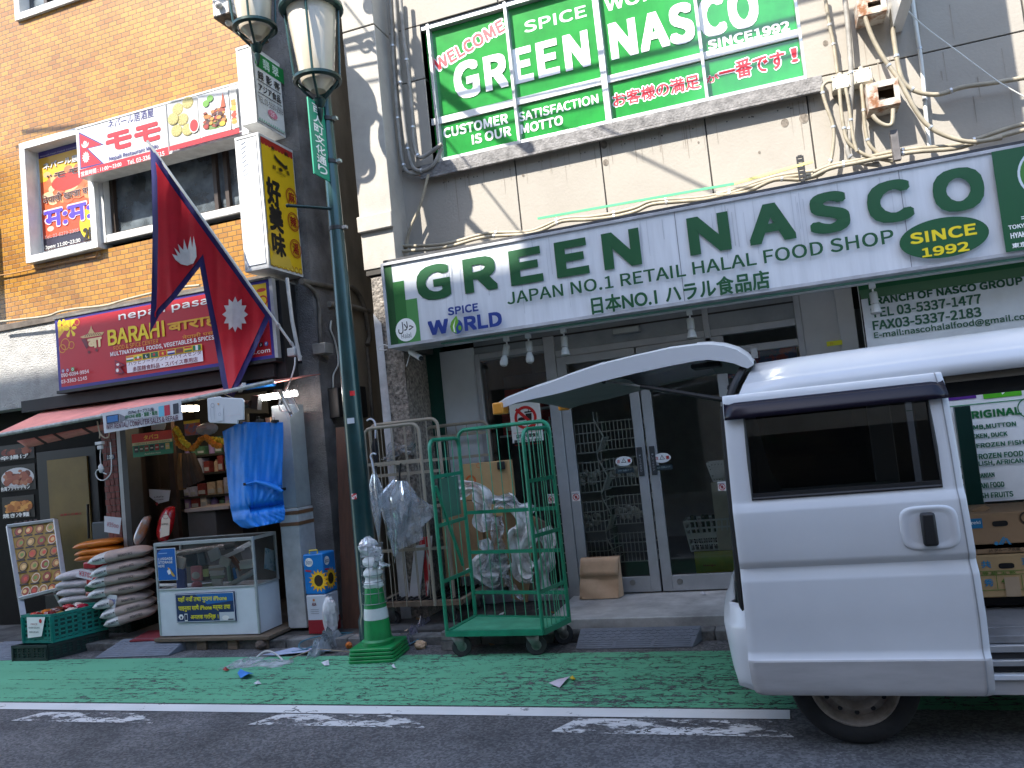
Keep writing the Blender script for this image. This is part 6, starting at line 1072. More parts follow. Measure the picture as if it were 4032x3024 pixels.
# oil tins and bag
def tin(z0, h, label, top):
    X0, X1, Y0, Y1 = -4.06, -3.86, 6.0, 6.2; o = thing('oil_tin', label, 'tin', (-3.96, 6.1, z0), 'cooking oil tins'); m = mat('tin_blue', S(20, 120, 195), .35, var=.08) if top else mat('tin_white', S(196, 200, 208), .35, var=.05)
    b = MB(); b.box(X0, X1, Y0, Y1, z0, z0+h, m); b.build('tin_body', o, bevel=.012); b = MB()
    if top: b.tube([V((-4.0, 6.02, z0+h)), V((-4.0, 6.02, z0+h+.03)), V((-3.92, 6.02, z0+h+.03)), V((-3.92, 6.02, z0+h))], .006, mat('yellow_handle', S(230, 200, 60), .4), 6); b.build('handle', o)
    q = facade(Y0-.0005); w = X1-X0; r = Print((X1+.0005, 0, 0), (0, 1, 0), (0, 0, 1))
    if top:
        for s_, a_, w_ in ((q, X0, w), (r, Y0, .2)):
            s_.ell(a_+w_*.3, z0+h*.8, w_*.2, h*.11, iW, 20); s_.text('bizce', (a_+w_*.15, z0+h*.75, a_+w_*.45, z0+h*.86), ink(60, 70, 120), .01) if w_ else None
            cxx = a_+w_*(.72 if s_ is q else .5)
            for ring_, rr, cc in ((0, .1, (236, 170, 20)), (1, .075, (244, 196, 40))): s_.star(cxx, z0+h*.34, rr, rr*.68, 15+ring_*2, ink(*cc))
            s_.ell(cxx, z0+h*.34, .044, .05, ink(52, 34, 20), 20); s_.poly([(a_+.02, z0+h*.62), (a_+w_*.4, z0+h*.6), (a_+w_*.38, z0+h*.56), (a_+.02, z0+h*.58)], ink(190, 40, 40))
    else:
        q.rect(X0+.004, z0+.004, X1-.004, z0+h*.36, ink(140, 22, 34)); r.rect(Y0+.004, z0+.004, Y1-.004, z0+h*.36, ink(110, 18, 30)); q.text('ADA', (X0+w*.28, z0+h*.72, X0+w*.5, z0+h*.8), ink(120, 40, 50), .03); q.star(X0+w*.39, z0+h*.87, .016, .008, 9, ink(190, 120, 60))
        for k in range(3): q.rect(X0+w*.2, z0+h*(.62-.05*k), X0+w*.6, z0+h*(.63-.05*k), ink(110, 112, 120))
        r.star(Y0+.1, z0+h*.55, .05, .03, 12, ink(230, 175, 30)); r.ell(Y0+.1, z0+h*.55, .02, .022, ink(60, 40, 20), 14)
    q.build(o, 'front_print'); r.build(o, 'side_print')
tin(.075, .335, 'white and dark red oil tin underneath the sunflower tin', False); tin(.412, .35, 'blue sunflower oil tin with yellow handle, on top', True)
crumple('plastic_bag', 'white plastic bag leaning beside the oil tins', 'plastic bag', (-3.82, 5.98, .23), .07, .06, .16, PLW, 41, None, .2)
# kerb ramps
def ramp(label, c4_, z0s):
    o = thing('kerb_ramp', label, 'ramp', c4_[0], 'kerb ramps'); m = mat('ramp_grey', S(112, 118, 128), .75, var=.14, vscale=8); A_, B_, C_, D_ = [V(p) for p in c4_]; b = MB(); lo = [V((p.x, p.y, .0)) for p in (A_, B_, C_, D_)]
    b.hexa([lo[0], lo[1], lo[2], lo[3], A_, B_, C_, D_], m); b.build('ramp_body', o, bevel=.004)
    b = MB(); nx = 13
    for j in range(4):
        for i in range(nx):
            u = (i+.5+(j % 2)*.5)/(nx+.5); v = .42+j*.145
            ctr = A_.lerp(B_, u).lerp(D_.lerp(C_, u), v)
            e1 = (B_-A_)/nx*.47; e2 = (D_-A_)*.078; nn = e1.cross(e2).normalized()*.0035
            b.prism([ctr+nn+e1*math.cos(k*math.pi/3)+e2*math.sin(k*math.pi/3) for k in range(6)], -nn, m)
    for j in range(3):
        for i in range(3): u0, u1, v0, v1 = .02+i*.325, .315+i*.325, .05+j*.1, .12+j*.1; nn = (B_-A_).cross(D_-A_).normalized()*.0035; b.prism([A_.lerp(B_, u).lerp(D_.lerp(C_, u), v)+nn for u, v in ((u0, v0), (u1, v0), (u1, v1), (u0, v1))], -nn, m)
    b.build('tread_pattern', o)
ra, rb_ = G(*K7(738, 1325)), G(*K7(1668, 1308)); ramp('grey rubber ramp with hexagon tread in front of the glass doors', [V((ra.x, ra.y, .012)), V((rb_.x, rb_.y, .012)), V((rb_.x+.05, 5.87, .105)), V((ra.x+.0, 5.87, .105))], 0)
ra, rb_ = G(*K2(690, 1370)), G(*K2(1222, 1352)); ramp('grey rubber ramp left of the glass display case', [V((ra.x, ra.y, .012)), V((rb_.x, rb_.y, .012)), V((rb_.x+.02, 5.9, .1)), V((ra.x+.05, 5.9, .1))], 0)
ra, rb_ = G(*K2(-250, 1400)), G(*K2(135, 1383)); ramp('grey rubber ramp at the left edge behind the black crate', [V((ra.x, ra.y, .012)), V((rb_.x, rb_.y, .012)), V((rb_.x+.02, 5.9, .1)), V((ra.x+.05, 5.9, .1))], 0)
# brown paper bag at the door
o = thing('paper_bag', 'brown paper bag with a folded top standing on the step at the glass doors', 'paper bag', P(*K7(930, 925), 6.6)); KRAFT = mat('kraft_paper', (.62, .42, .27), .8, var=.14, vscale=5, bump=.25, bscale=9)
yb_ = G(*K7(930, 925), .137).y; pa, pb, pc, pd = P(*K7(768, 925), yb_), P(*K7(1075, 915), yb_), P(*K7(1080, 582), yb_+.04), P(*K7(780, 598), yb_+.04)
b = MB(); b.grid(lambda u, v: pa.lerp(pb, u).lerp(pd.lerp(pc, u), v)+V((0, -.014*math.sin(u*5+v*3)+.008*math.sin(v*14+u*6), .0)), 8, 10, KRAFT); bk_ = V((.03, .1, 0)); b.add([pb, pb+bk_, pc+V((.0, .03, 0)), pc], [(0, 1, 2, 3)], KRAFT); b.add([pa, pa+bk_*.9, pd+V((0, .03, 0)), pd], [(3, 2, 1, 0)], KRAFT); b.add([pa+bk_*.9, pb+bk_, pc+V((0, .03, 0)), pd+V((0, .03, 0))], [(0, 1, 2, 3)], KRAFT); b.build('bag_body', o, smooth=40)
pf = [p.copy() for p in (pd, pc)]; b = MB(); lo_ = [pa.lerp(pd, .56), pb.lerp(pc, .56)]; b.grid(lambda u, v: pd.lerp(pc, u).lerp(lo_[0].lerp(lo_[1], u), v)+V((0, -.02-.006*math.sin(u*7+v*2), 0)), 8, 4, KRAFT); b.build('folded_flap', o, solid=.002)
# ------------------------------------------------------------------ white delivery van
KV = zo(2832, 1600, 1200); KH = zo(3650, 1950, 382, 782)
VW = mat('van_white_paint', (.64, .66, .68), .33, var=.05, vscale=2, coat=.3); VGR = mat('van_underbody', (.02, .02, .022), .8); RUB = mat('black_rubber_seal', (.012, .012, .013), .55); VIN = mat('van_interior_grey', (.05, .05, .052), .7, var=.2); VDIRT = mat('van_skirt_paint', (.43, .42, .415), .42, var=.12, vscale=6, coat=.2, stretch=(.6, 1, 3))
TINT = glass('dark_tinted_glass', (.08, .085, .09), .95, .005); CLEARV = glass('van_clear_glass', (.5, .55, .55), .95, .005)
va = thing('delivery_van', 'white delivery van with raised rear hatch and its side door slid open', 'van', (1.2, 4.85, 0))
def ppt(lst, Y): return [P(x, y, Y) for x, y in lst]
def interp(t, xs, ys):
    if t <= xs[0]: return ys[0]
    for i in range(len(xs)-1):
        if t <= xs[i+1]: return ys[i]+(ys[i+1]-ys[i])*(t-xs[i])/(xs[i+1]-xs[i])
    return ys[-1]
# sliding door, standing out from the body and pushed back over the rear wheel
prof = [(.268, 3.915), (.272, 3.902), (.285, 3.896), (.31, 3.894), (.34, 3.893), (.38, 3.892), (.425, 3.892), (.432, 3.896), (.455, 3.912), (.47, 3.914), (.6, 3.909), (.785, 3.905), (.80, 3.907), (.84, 3.926), (.852, 3.927), (.878, 3.909), (.892, 3.907), (.95, 3.904), (1.03, 3.904), (1.11, 3.907), (1.122, 3.909), (1.155, 3.928), (1.165, 3.931), (1.178, 3.933), (1.35, 3.95), (1.60, 3.978), (1.62, 3.981), (1.64, 3.984), (1.665, 3.988), (1.676, 3.994), (1.682, 4.004)]
def edge(lst):
    pts = [P(x, y, 3.92) for x, y in lst]; pts.sort(key=lambda p: p.z); return [p.z for p in pts], [p.x for p in pts]
eL = edge([(2838, 1556), (2880, 1970), (2932, 2400), (2946, 2590), (2962, 2690), (2976, 2722), (3008, 2744)]); eR = edge([(3722, 1468), (3748, 1560), (3805, 1960), (3880, 2390), (3900, 2560), (3916, 2700), (3912, 2732), (3880, 2748)])
def dY(z): return interp(z, [p[0] for p in prof], [p[1] for p in prof])
def dX(u, z): a, c = interp(z, *eL), interp(z, *eR); return a+(c-a)*u
wl, wr = P(2946, 1800, 3.95), P(3682, 1740, 3.95); zw0, zw1 = 1.178, 1.60
def uof(x, z): a, c = interp(z, *eL), interp(z, *eR); return (x-a)/(c-a)
ul, ur = uof(wl.x, wl.z), uof(wr.x, wr.z)
us = [0, .012, .03, .06]+[ul*.9, ul]+[ul+(ur-ul)*i/8 for i in range(1, 8)]+[ur, ur+(1-ur)*.4, .97, .985, 1]
b = MB()
def dp(u, z, off=0): e = .012*(max(0, (.03-u)/.03)**2+max(0, (u-.97)/.03)**2); return V((dX(u, z), dY(z)+e+off, z))
for j in range(len(prof)-1):
    z0, z1 = prof[j][0], prof[j+1][0]
    for i in range(len(us)-1):
        if us[i] >= ul-1e-6 and us[i+1] <= ur+1e-6 and z0 >= zw0-1e-6 and z1 <= zw1+1e-6: continue
        b.add([dp(us[i], z0), dp(us[i+1], z0), dp(us[i+1], z1), dp(us[i], z1)], [(0, 1, 2, 3)], VDIRT if z1 < .44 else VW)
for u in (0, 1):
    for j in range(len(prof)-1): z0, z1 = prof[j][0], prof[j+1][0]; q = [dp(u, z0), dp(u, z1), dp(u, z1)+V((0, .08, 0)), dp(u, z0)+V((0, .08, 0))]; b.add(q if u == 0 else q[::-1], [(0, 1, 2, 3)], VW)
for j in range(len(prof)-1): z0, z1 = prof[j][0], prof[j+1][0]; b.add([dp(.966, z0, -.0028), dp(.972, z0, -.0028), dp(.972, z1, -.0028), dp(.966, z1, -.0028)], [(0, 1, 2, 3)], mat('seam_shadow_grey', (.3, .31, .32), .4))
for z in (prof[0][0], prof[-1][0]): b.add([dp(0, z), dp(1, z), dp(1, z)+V((0, .08, 0)), dp(0, z)+V((0, .08, 0))], [(0, 1, 2, 3)], VW)
sd = b.build('sliding_door', va, smooth=28); WLOC[sd] = WLOC[va]
b = MB(); b.add([dp(ul, zw0, .012), dp(ur, zw0, .012), dp(ur, zw1, .012), dp(ul, zw1, .012)], [(0, 1, 2, 3)], TINT); b.build('window_pane', sd, smooth=0)
b = MB(); rim = [dp(ul, zw0, -.001), dp((ul+ur)/2, zw0, -.001), dp(ur, zw0, -.001), dp(ur, 1.35, -.001), dp(ur, zw1, -.001), dp((ul+ur)/2, zw1, -.001), dp(ul, zw1, -.001), dp(ul, 1.35, -.001)]; b.tube(rim, .0085, RUB, 6, closed=True)
b.bar(dp(ul, zw0+.012, 0), dp(ur, zw0+.012, 0), .012, .026, RUB); b.build('window_seal', sd)
b = MB(); VIS = mat('smoked_visor', (.01, .008, .018), .2, var=0, spec=.25)
zv0, zv1 = 1.562, 1.642; b.grid(lambda u, v: dp(.004+u*.992, zv0+(zv1-zv0)*v, -.03+.03*v**2), 16, 4, VIS); b.build('rain_visor', sd, solid=.003)
hc = P(3660, 2078, 3.903); b = MB(); Rx, Rz = .118, .098; ring = []
def sq(a, n=4.0): return (abs(math.cos(a))**(2/n)*(1 if math.cos(a) >= 0 else -1), abs(math.sin(a))**(2/n)*(1 if math.sin(a) >= 0 else -1))
pr_ = [(1, .0), (.97, .006), (.9, .008), (.8, .006), (.72, .002), (.66, .0012), (.0, .001)]; N = 40; vs = []
for s_, o_ in pr_:
    for k in range(N): c_, s2 = sq(2*math.pi*k/N); vs.append((hc.x+Rx*s_*c_, dY(hc.z+Rz*s_*s2)-o_, hc.z+Rz*s_*s2))
b.add(vs, [(i*N+k, i*N+(k+1) % N, (i+1)*N+(k+1) % N, (i+1)*N+k) for i in range(len(pr_)-1) for k in range(N)], VW); b.build('handle_cup', sd, smooth=60)
b = MB(); t = P(3650, 2018, 3.88); bo = P(3668, 2150, 3.88); b.hexa([(bo.x-.03, 3.862, bo.z), (bo.x+.03, 3.862, bo.z), (bo.x+.03, 3.9, bo.z), (bo.x-.03, 3.9, bo.z), (t.x-.03, 3.866, t.z), (t.x+.03, 3.866, t.z), (t.x+.03, 3.9, t.z), (t.x-.03, 3.9, t.z)], BLACK); b.build('door_handle', sd, bevel=.012)
# body shell
XR_, XF = -.28, 2.0
rprof = [(4.04, 1.655), (4.045, 1.70), (4.06, 1.735), (4.075, 1.741), (4.09, 1.755), (4.13, 1.79), (4.2, 1.822), (4.32, 1.842), (4.55, 1.858), (4.86, 1.864), (5.17, 1.858), (5.40, 1.842), (5.52, 1.822), (5.59, 1.79), (5.63, 1.755), (5.645, 1.741), (5.66, 1.735), (5.675, 1.70), (5.68, 1.655)]
xs0 = P(2892, 1545, 4.05).x; xs1 = P(2965, 1412, 4.3).x
def xrear(z): return xs0+(xs1-xs0)*max(0, min(1, (z-1.66)/.17))
stations = [0, .15, .6, 1.2, 1.9, 2.5]
b = MB()
for i in range(len(stations)-1):
    for j in range(len(rprof)-1):
        q = []
        for s_, jj in ((i, j), (i+1, j), (i+1, j+1), (i, j+1)):
            y, z = rprof[jj]; x = stations[s_] if s_ else xrear(z); z2 = z-(.012*max(0, 1-(x+.2)/.5) if x < .3 else 0)+(.012*min(1, max(0, x)/1.5)); q.append((x, y, z2))
        b.add(q, [(0, 1, 2, 3)], VW)
b.build('roof', va, smooth=50, solid=.012)
b = MB(); b.box(xs0+.05, 2.4, 4.09, 5.63, 1.665, 1.68, mat('roof_liner', (.1, .09, .075), .9)); b.box(.75, 2.4, 4.06, 4.12, 1.63, 1.664, mat('rail_bronze', (.12, .1, .075), .5)); b.box(.6, 2.4, 4.13, 4.19, 1.56, 1.664, VGR); b.box(.6, 2.4, 5.5, 5.62, 1.585, 1.664, VGR); b.build('ceiling', va)
b = MB(); b.box(-.2, .66, 4.03, 4.07, .42, 1.05, VW); b.box(-.2, -.12, 4.03, 4.08, 1.05, 1.655, VW); b.box(.6, .68, 4.03, 4.08, 1.05, 1.655, VW); b.box(-.12, .6, 4.03, 4.07, 1.58, 1.655, VW); b.add([(-.12, 4.035, 1.05), (.18, 4.035, 1.05), (.02, 4.035, 1.12), (-.06, 4.035, 1.3), (-.1, 4.035, 1.58), (-.12, 4.035, 1.58)], [(0, 1, 2, 3, 4, 5)], VW); b.build('near_side_panel', va, bevel=.006)
b = MB(); b.box(-.25, .7, 5.62, 5.67, .3, 1.06, VW); b.box(-.25, .56, 5.63, 5.66, 1.06, 1.62, TINT); b.box(.56, .7, 5.62, 5.67, 1.06, 1.655, VW); b.box(2.0, 2.4, 5.62, 5.67, .3, 1.655, VW); b.build('far_side_panel', va, bevel=.006)
b = MB(); b.box(-.26, 2.4, 4.15, 5.62, .42, .50, mat('van_floor', (.22, .22, .225), .5, var=.3, vscale=6)); b.box(.68, 2.4, 4.02, 4.15, .46, .495, MATS['van_floor']); b.build('floor', va, bevel=.004)
b = MB()
for (y0, y1, z0, z1, m) in ((3.99, 4.02, .43, .46, ALU), (4.0, 4.03, .4, .43, VGR), (3.975, 4.0, .375, .4, ALU), (4.0, 4.03, .345, .375, VGR), (3.965, 4.02, .318, .34, VW), (3.98, 4.03, .25, .318, VDIRT)): b.box(.68, 2.4, y0, y1, z0, z1, m)
b.build('door_rail', va, bevel=.003)
b = MB(); b.box(-.2, 2.6, 4.25, 5.5, .2, .42, VGR); b.box(.5, 2.4, 4.06, 4.25, .25, .43, VGR); b.build('underbody', va)
b = MB(); b.box(1.9, 1.95, 4.1, 5.6, .5, 1.66, VIN); b.box(.7, 1.9, 4.5, 5.3, .51, .80, VGR); b.box(.66, 1.9, 4.42, 5.3, .80, .835, mat('cargo_shelf_grey', (.2, .21, .22), .5)); b.build('cargo_platform', va, bevel=.006)
# rear bumper, seal, lamp
b = MB(); xb0 = P(2862, 2490, 4.12).x
bp_ = []
for z, ins in ((.25, .06), (.285, .025), (.33, .012), (.45, 0), (.545, -.008), (.56, .0), (.575, .012), (.635, .03), (.66, .055)):
    rowp = [V((.02, 3.985+ins*.3, z)), V((-.1, 3.99+ins*.3, z)), V((-.24, 4.0+ins*.5, z)), V((-.33, 4.06+ins, z)), V((xb0+ins, 4.18, z)), V((xb0-.02+ins, 4.5, z)), V((xb0-.03+ins, 4.86, z)), V((xb0-.02+ins, 5.2, z)), V((xb0+ins, 5.5, z)), V((-.33, 5.62-ins, z)), V((-.24, 5.68-ins*.5, z)), V((0, 5.69, z))]; bp_.append(rowp)
n = len(bp_[0]); b.add([p for r_ in bp_ for p in r_], [(j*n+i, j*n+i+1, (j+1)*n+i+1, (j+1)*n+i) for j in range(len(bp_)-1) for i in range(n-1)], VW); b.build('rear_bumper', va, smooth=50, solid=.008)
b = MB(); b.tube(smooth_pts([P(2852, 1600, 4.05), P(2862, 1750, 4.04), P(2885, 2000, 4.03), P(2905, 2200, 4.03), P(2922, 2360, 4.04), P(2948, 2420, 4.06)]), .022, RUB, 8); b.tube(smooth_pts([P(2925, 1452, 4.16), P(2890, 1520, 4.1), P(2862, 1600, 4.07)]), .02, RUB, 8); b.tube([V((-.2, 4.1, 1.72)), V((-.12, 4.4, 1.79)), V((-.12, 5.3, 1.79)), V((-.2, 5.6, 1.72)), V((-.27, 5.64, 1.3)), V((-.3, 5.64, .66))], .02, RUB, 8); b.build('hatch_seal', va)
b = MB(); b.box(-.25, -.2, 4.05, 4.14, .6, 1.66, RUB); b.box(-.25, -.2, 5.55, 5.64, .6, 1.66, VW); b.build('rear_pillar', va)
# hatch
oP = ppt([(2968, 1428), (2940, 1395), (2900, 1370), (2850, 1355), (2790, 1349), (2740, 1352), (2640, 1365), (2500, 1396), (2370, 1428), (2240, 1472), (2180, 1496), (2100, 1522), (2040, 1546), (1985, 1568), (1962, 1584), (1957, 1600)], 4.15)
iP = ppt([(2945, 1452), (2925, 1446), (2890, 1432), (2850, 1424), (2790, 1418), (2740, 1423), (2640, 1442), (2500, 1472), (2370, 1504), (2240, 1540), (2180, 1555), (2100, 1572), (2040, 1586), (1998, 1602), (1985, 1606), (1975, 1606)], 4.15)
Y0h, Y1h = 4.12, 5.63; vy = [0, .015, .04, .09, .2, .35, .5, .65, .8, .91, .96, .985, 1]
b = MB(); n = len(oP)
def hv(i, v, outer=True): p = (oP if outer else iP)[i]; s_ = math.sin(v*math.pi); e = min(1, v/.06, (1-v)/.06); t = i/(n-1); return V((p.x-(.05*(s_-.0))*(t**3)*(1), Y0h+(Y1h-Y0h)*v, p.z+(.05*s_ if outer else .045*s_+.0)-(1-e)*.012*(1 if outer else 0)))
gi0, gi1 = 5, 8
for outer in (True, False):
    for i in range(n-1):
        for j in range(len(vy)-1):
            hole = gi0 <= i < gi1 and 2 <= j < len(vy)-3 and .03 < vy[j] and vy[j+1] < .97
            m = (TINT if hole else VW) if outer else (TINT if hole else mat('hatch_inner_grey', (.16, .18, .17), .6, var=.1))
            if hole and not outer: continue
            b.add([hv(i, vy[j], outer), hv(i+1, vy[j], outer), hv(i+1, vy[j+1], outer), hv(i, vy[j+1], outer)], [(0, 1, 2, 3)], m)
for v in (0, 1):
    for i in range(n-1): b.add([hv(i, v), hv(i+1, v), hv(i+1, v, False), hv(i, v, False)], [(0, 1, 2, 3)], VW)
for j in range(len(vy)-1): b.add([hv(n-1, vy[j]), hv(n-1, vy[j+1]), hv(n-1, vy[j+1], False), hv(n-1, vy[j], False)], [(0, 1, 2, 3)], VW)
ht = b.build('rear_hatch', va, smooth=40); WLOC[ht] = WLOC[va]
b = MB(); OR = mat('orange_guard', S(222, 150, 50), .5)
for v0, v1 in ((-.012, .06), (.94, 1.012)):
    a = hv(n-1, v0); c = hv(n-1, v1); b.box(a.x-.015, a.x+.045, min(a.y, c.y), max(a.y, c.y), a.z-.03, a.z+.035, OR)
b.build('corner_guard', ht, bevel=.008)
b = MB(); a = P(2790, 1421, 4.2); b.box(hv(3, .3, False).x-.22, hv(3, .3, False).x-.05, 4.7, 4.9, hv(6, .3, False).z-.03, hv(6, .3, False).z+.0, BLACK); b.build('wiper_motor', ht, bevel=.01)
def strut(pa, pm, pb, nm):
    b = MB(); b.tube([pa, pm], .006, STEEL, 8); b.tube([pm, pb], .0125, BLACK, 10); b.ball(pa, .014, BLACK, 8, 6); return b.build('gas_strut', va)
strut(P(2378, 1502, 4.2), P(2522, 1521, 4.17), P(2848, 1574, 4.12), ''); strut(P(2565, 1537, 5.5), P(2682, 1551, 5.52), P(2852, 1575, 5.55), '')
b = MB(); b.box(P(2958, 1385, 4.5).x, P(2975, 1385, 4.5).x+.01, 4.4, 4.46, P(2960, 1400, 4.5).z-.02, P(2960, 1378, 4.5).z, STEEL); b.build('hinge', va)
# wheels
RIMC = mat('rim_dirty_steel', (.34, .29, .25), .5, metal=.1, var=.35, vscale=14); TY = mat('tyre_rubber', (.018, .018, .019), .8, var=.2, bump=.2, bscale=40)
def wheel(x, y0, y1, sgn):
    cw = (x, y0 if sgn < 0 else y1, .288); ax = (0, sgn, 0); b = MB(); b.lathe([(.19, -.15), (.27, -.16), (.287, -.14), (.288, -.03), (.28, -.008), (.262, .004), (.215, .004), (.2, -.006), (.19, -.01)], cw, TY, 40, ax, cap=False); w = b.build('wheel', va); WLOC[w] = WLOC[va]
    b = MB(); b.lathe([(.197, -.012), (.2, .002), (.192, .004), (.184, -.012), (.176, -.035), (.165, -.045), (.15, -.032), (.132, -.022), (.118, -.028), (.1, -.05), (.085, -.05), (.075, -.036), (.06, -.03), (.035, -.03), (.033, -.012), (0, -.01)], cw, RIMC, 40, ax, cap=False); r_ = b.build('rim', w)
    b = MB()
    for k in range(12): a = k*math.pi/6; b.lathe([(.0, -.0255), (.011, -.0255), (.011, -.024), (0, -.0235)], (cw[0]+.143*math.cos(a), cw[1], cw[2]+.143*math.sin(a)), VGR, 10, ax)
    for k in range(5): a = k*math.pi*.4+.3; b.lathe([(.012, -.034), (.011, -.018), (0, -.016)], (cw[0]+.055*math.cos(a), cw[1], cw[2]+.055*math.sin(a)), RIMC, 6, ax)
    b.build('bolts', w); return w
wheel(.19, 4.03, 5.67, -1); wheel(.19, 4.03, 5.67, 1); wheel(2.75, 4.03, 5.67, -1); wheel(2.75, 4.03, 5.67, 1)
# cab, outside the picture to the right
b = MB(); sp_ = [(2.4, .3), (2.4, 1.66), (2.5, 1.72), (2.75, 1.68), (3.2, 1.15), (3.5, 1.02), (3.6, .9), (3.62, .35)]
b.prism([V((x, 4.03, z)) for x, z in sp_], (0, 1.64, 0), VW); b.build('cab', va, smooth=40)
b = MB(); b.box(2.52, 2.98, 4.024, 4.029, 1.08, 1.52, TINT); b.box(2.52, 2.98, 5.671, 5.676, 1.08, 1.52, TINT); b.add([(2.81, 4.12, 1.622), (2.81, 5.58, 1.622), (3.19, 5.58, 1.178), (3.19, 4.12, 1.178)], [(0, 1, 2, 3)], TINT); b.build('cab_windows', va, smooth=0)
b = MB(); b.box(3.55, 3.72, 4.05, 5.65, .3, .62, VW); b.build('front_bumper', va, bevel=.05)
for y in (4.08, 5.4): b = MB(); b.box(3.56, 3.63, y, y+.22, .72, .88, CLEARV); b.build('headlight', va, bevel=.02)
b = MB(); b.box(1.95, 2.4, 4.03, 4.07, .3, 1.655, VW); b.build('front_door_pillar', va)
# cartons in the van
def carton(label, k, x0, y0, y1, Y, fn, seed, dz=0):
    a = P(*k(x0, y1), Y); c = P(*k(x0, y0), Y); z0, z1 = a.z, c.z; X0 = a.x-.18; o = thing('cargo_carton', label, 'carton', (X0+.3, Y+.15, z0), 'cartons inside the van'); b = MB(); b.box(X0, X0+.62, Y, Y+.36, z0, z1, CARDL if seed else CARD); b.build('carton_body', o, bevel=.005)
    h = MB(); q = facade(Y-.001); fn(q, z0, z1); q.build(o); return o
def hole(q, x, y): u, v = q.uv(*KH(x, y)); q.poly([(u+.034*sq(2*math.pi*k/24, 5)[0], v+.0135*sq(2*math.pi*k/24, 2.6)[1]) for k in range(24)], ink(14, 12, 10))
iBl = ink(58, 128, 165); iGn = ink(86, 120, 40)
def c1(q, z0, z1):
    hole(q, 588, 228); q.rpx(*KH(345, 270), *KH(440, 185), ink(30, 110, 150)); T(q, KH, 'zeki', 352, 235, 428, 205, iW, .02)
    q.epx(*KH(558, 388), 8, 8, iBl, 14); q.pp([KH(*p) for p in ((575, 398), (610, 335), (628, 335), (595, 398))], iBl); q.pp([KH(*p) for p in ((600, 398), (628, 345), (640, 352), (612, 398))], iBl); q.pp([KH(*p) for p in ((628, 345), (660, 395), (680, 395), (645, 345))], iBl)
    T(q, KH, 'JA グループ茨城', 498, 460, 748, 418, ink(70, 56, 40), .02); u, v = q.uv(*KH(800, 180)); q.ring(u, v, .03, .008, ink(60, 45, 30), 20)
def c2(q, z0, z1):
    hole(q, 640, 568); T(q, KH, '共', 440, 588, 512, 525, iBl, .03); T(q, KH, '選', 765, 560, 840, 500, iBl, .03)
    for y0, y1 in ((618, 602), (648, 632), (770, 750)): a_, b_ = q.uv(*KH(420, y0)), q.uv(*KH(900, y1-12)); q.rect(a_[0]-.1, a_[1], b_[0]+.2, a_[1]+.003, iGn)
    for x in (552, 755): a_ = q.uv(*KH(x, 640)); q.rect(a_[0], a_[1]-.07, a_[0]+.003, a_[1], iGn)
    T(q, KH, '等 級 玉 数', 445, 640, 715, 608, iGn, .02); T(q, KH, '秀', 465, 735, 530, 672, iBl, .03); T(q, KH, '4 ヲ', 602, 715, 710, 662, iGn, .03); q.rpx(*KH(640, 815), *KH(737, 655), mat('clear_tape', (.42, .31, .2), .2))
k2_ = carton('brown carton with a blue farm emblem on top of another in the van', KH, 400, 150, 478, 4.42, c1, 0); carton('brown carton with green grid print underneath the other in the van', KH, 440, 484, 828, 4.42, c2, 1)
one('cardboard_flap', lambda b: b.prism([P(*KH(355, 130), 4.5), P(*KH(470, 85), 4.5), P(*KH(515, 100), 4.5), P(*KH(440, 140), 4.5)], (0, .06, 0), CARD), 'loose dark cardboard flap on top of the upper carton', 'cardboard')
# ------------------------------------------------------------------ glass display case on a pallet
Yc = 5.85
def cz(x, y, Y=Yc): return P(*KD(x, y), Y)
CW = mat('case_white_panel', (.6, .64, .68), .4, var=.08, vscale=4); CAL = mat('case_aluminium', (.42, .45, .45), .4, metal=.4, var=.1)
cx0, cx1 = cz(222, 1370).x, cz(1482, 1340).x; cz0, cz1 = .125, (cz(160, 190).z+cz(1420, 105).z)/2; czm = (cz(190, 790).z+cz(1440, 735).z)/2; cd = Yc+.34
dc = thing('display_case', 'white based glass display case crammed with phone covers on a pallet', 'display case', ((cx0+cx1)/2, Yc+.17, cz0))
b = MB(); b.box(cx0+.012, cx1-.012, Yc+.006, cd, cz0, czm, CW); b.build('cabinet_base', dc, smooth=0)
b = MB(); t = .02
for x in (cx0, cx1-t): b.box(x, x+t, Yc, Yc+t, cz0, cz1, CAL); b.box(x, x+t, cd-t, cd, czm, cz1, CAL)
b.box(cx0+t, cx1-t, Yc, Yc+t, cz1-.03, cz1, CAL); b.box(cx0+t, cx1-t, cd-t, cd, cz1-.03, cz1, CAL); b.box(cx0+t, cx1-t, Yc, Yc+t, czm, czm+.016, CAL)
for x in (cx0, cx1-t): b.box(x, x+t, Yc+t, cd-t, cz1-.03, cz1, CAL); b.box(x, x+t, Yc+t, cd-t, czm, czm+.016, CAL)
b.build('case_frame', dc, bevel=.002)
CGL = glass('case_glass', (.97, .985, .98), .45, .01, ((.5, .55, .55), .02, 6)); b = MB(); b.quad([(cx0+t, Yc+.01, czm+.016), (cx1-t, Yc+.01, czm+.016), (cx1-t, Yc+.01, cz1-.03), (cx0+t, Yc+.01, cz1-.03)], CGL); b.quad([(cx1-.01, Yc+t, czm+.016), (cx1-.01, cd-t, czm+.016), (cx1-.01, cd-t, cz1-.03), (cx1-.01, Yc+t, cz1-.03)], CGL); b.quad([(cx0+t, Yc+t, cz1-.005), (cx1-t, Yc+t, cz1-.005), (cx1-t, cd-t, cz1-.005), (cx0+t, cd-t, cz1-.005)], CGL); b.build('glass_panel', dc, smooth=0)
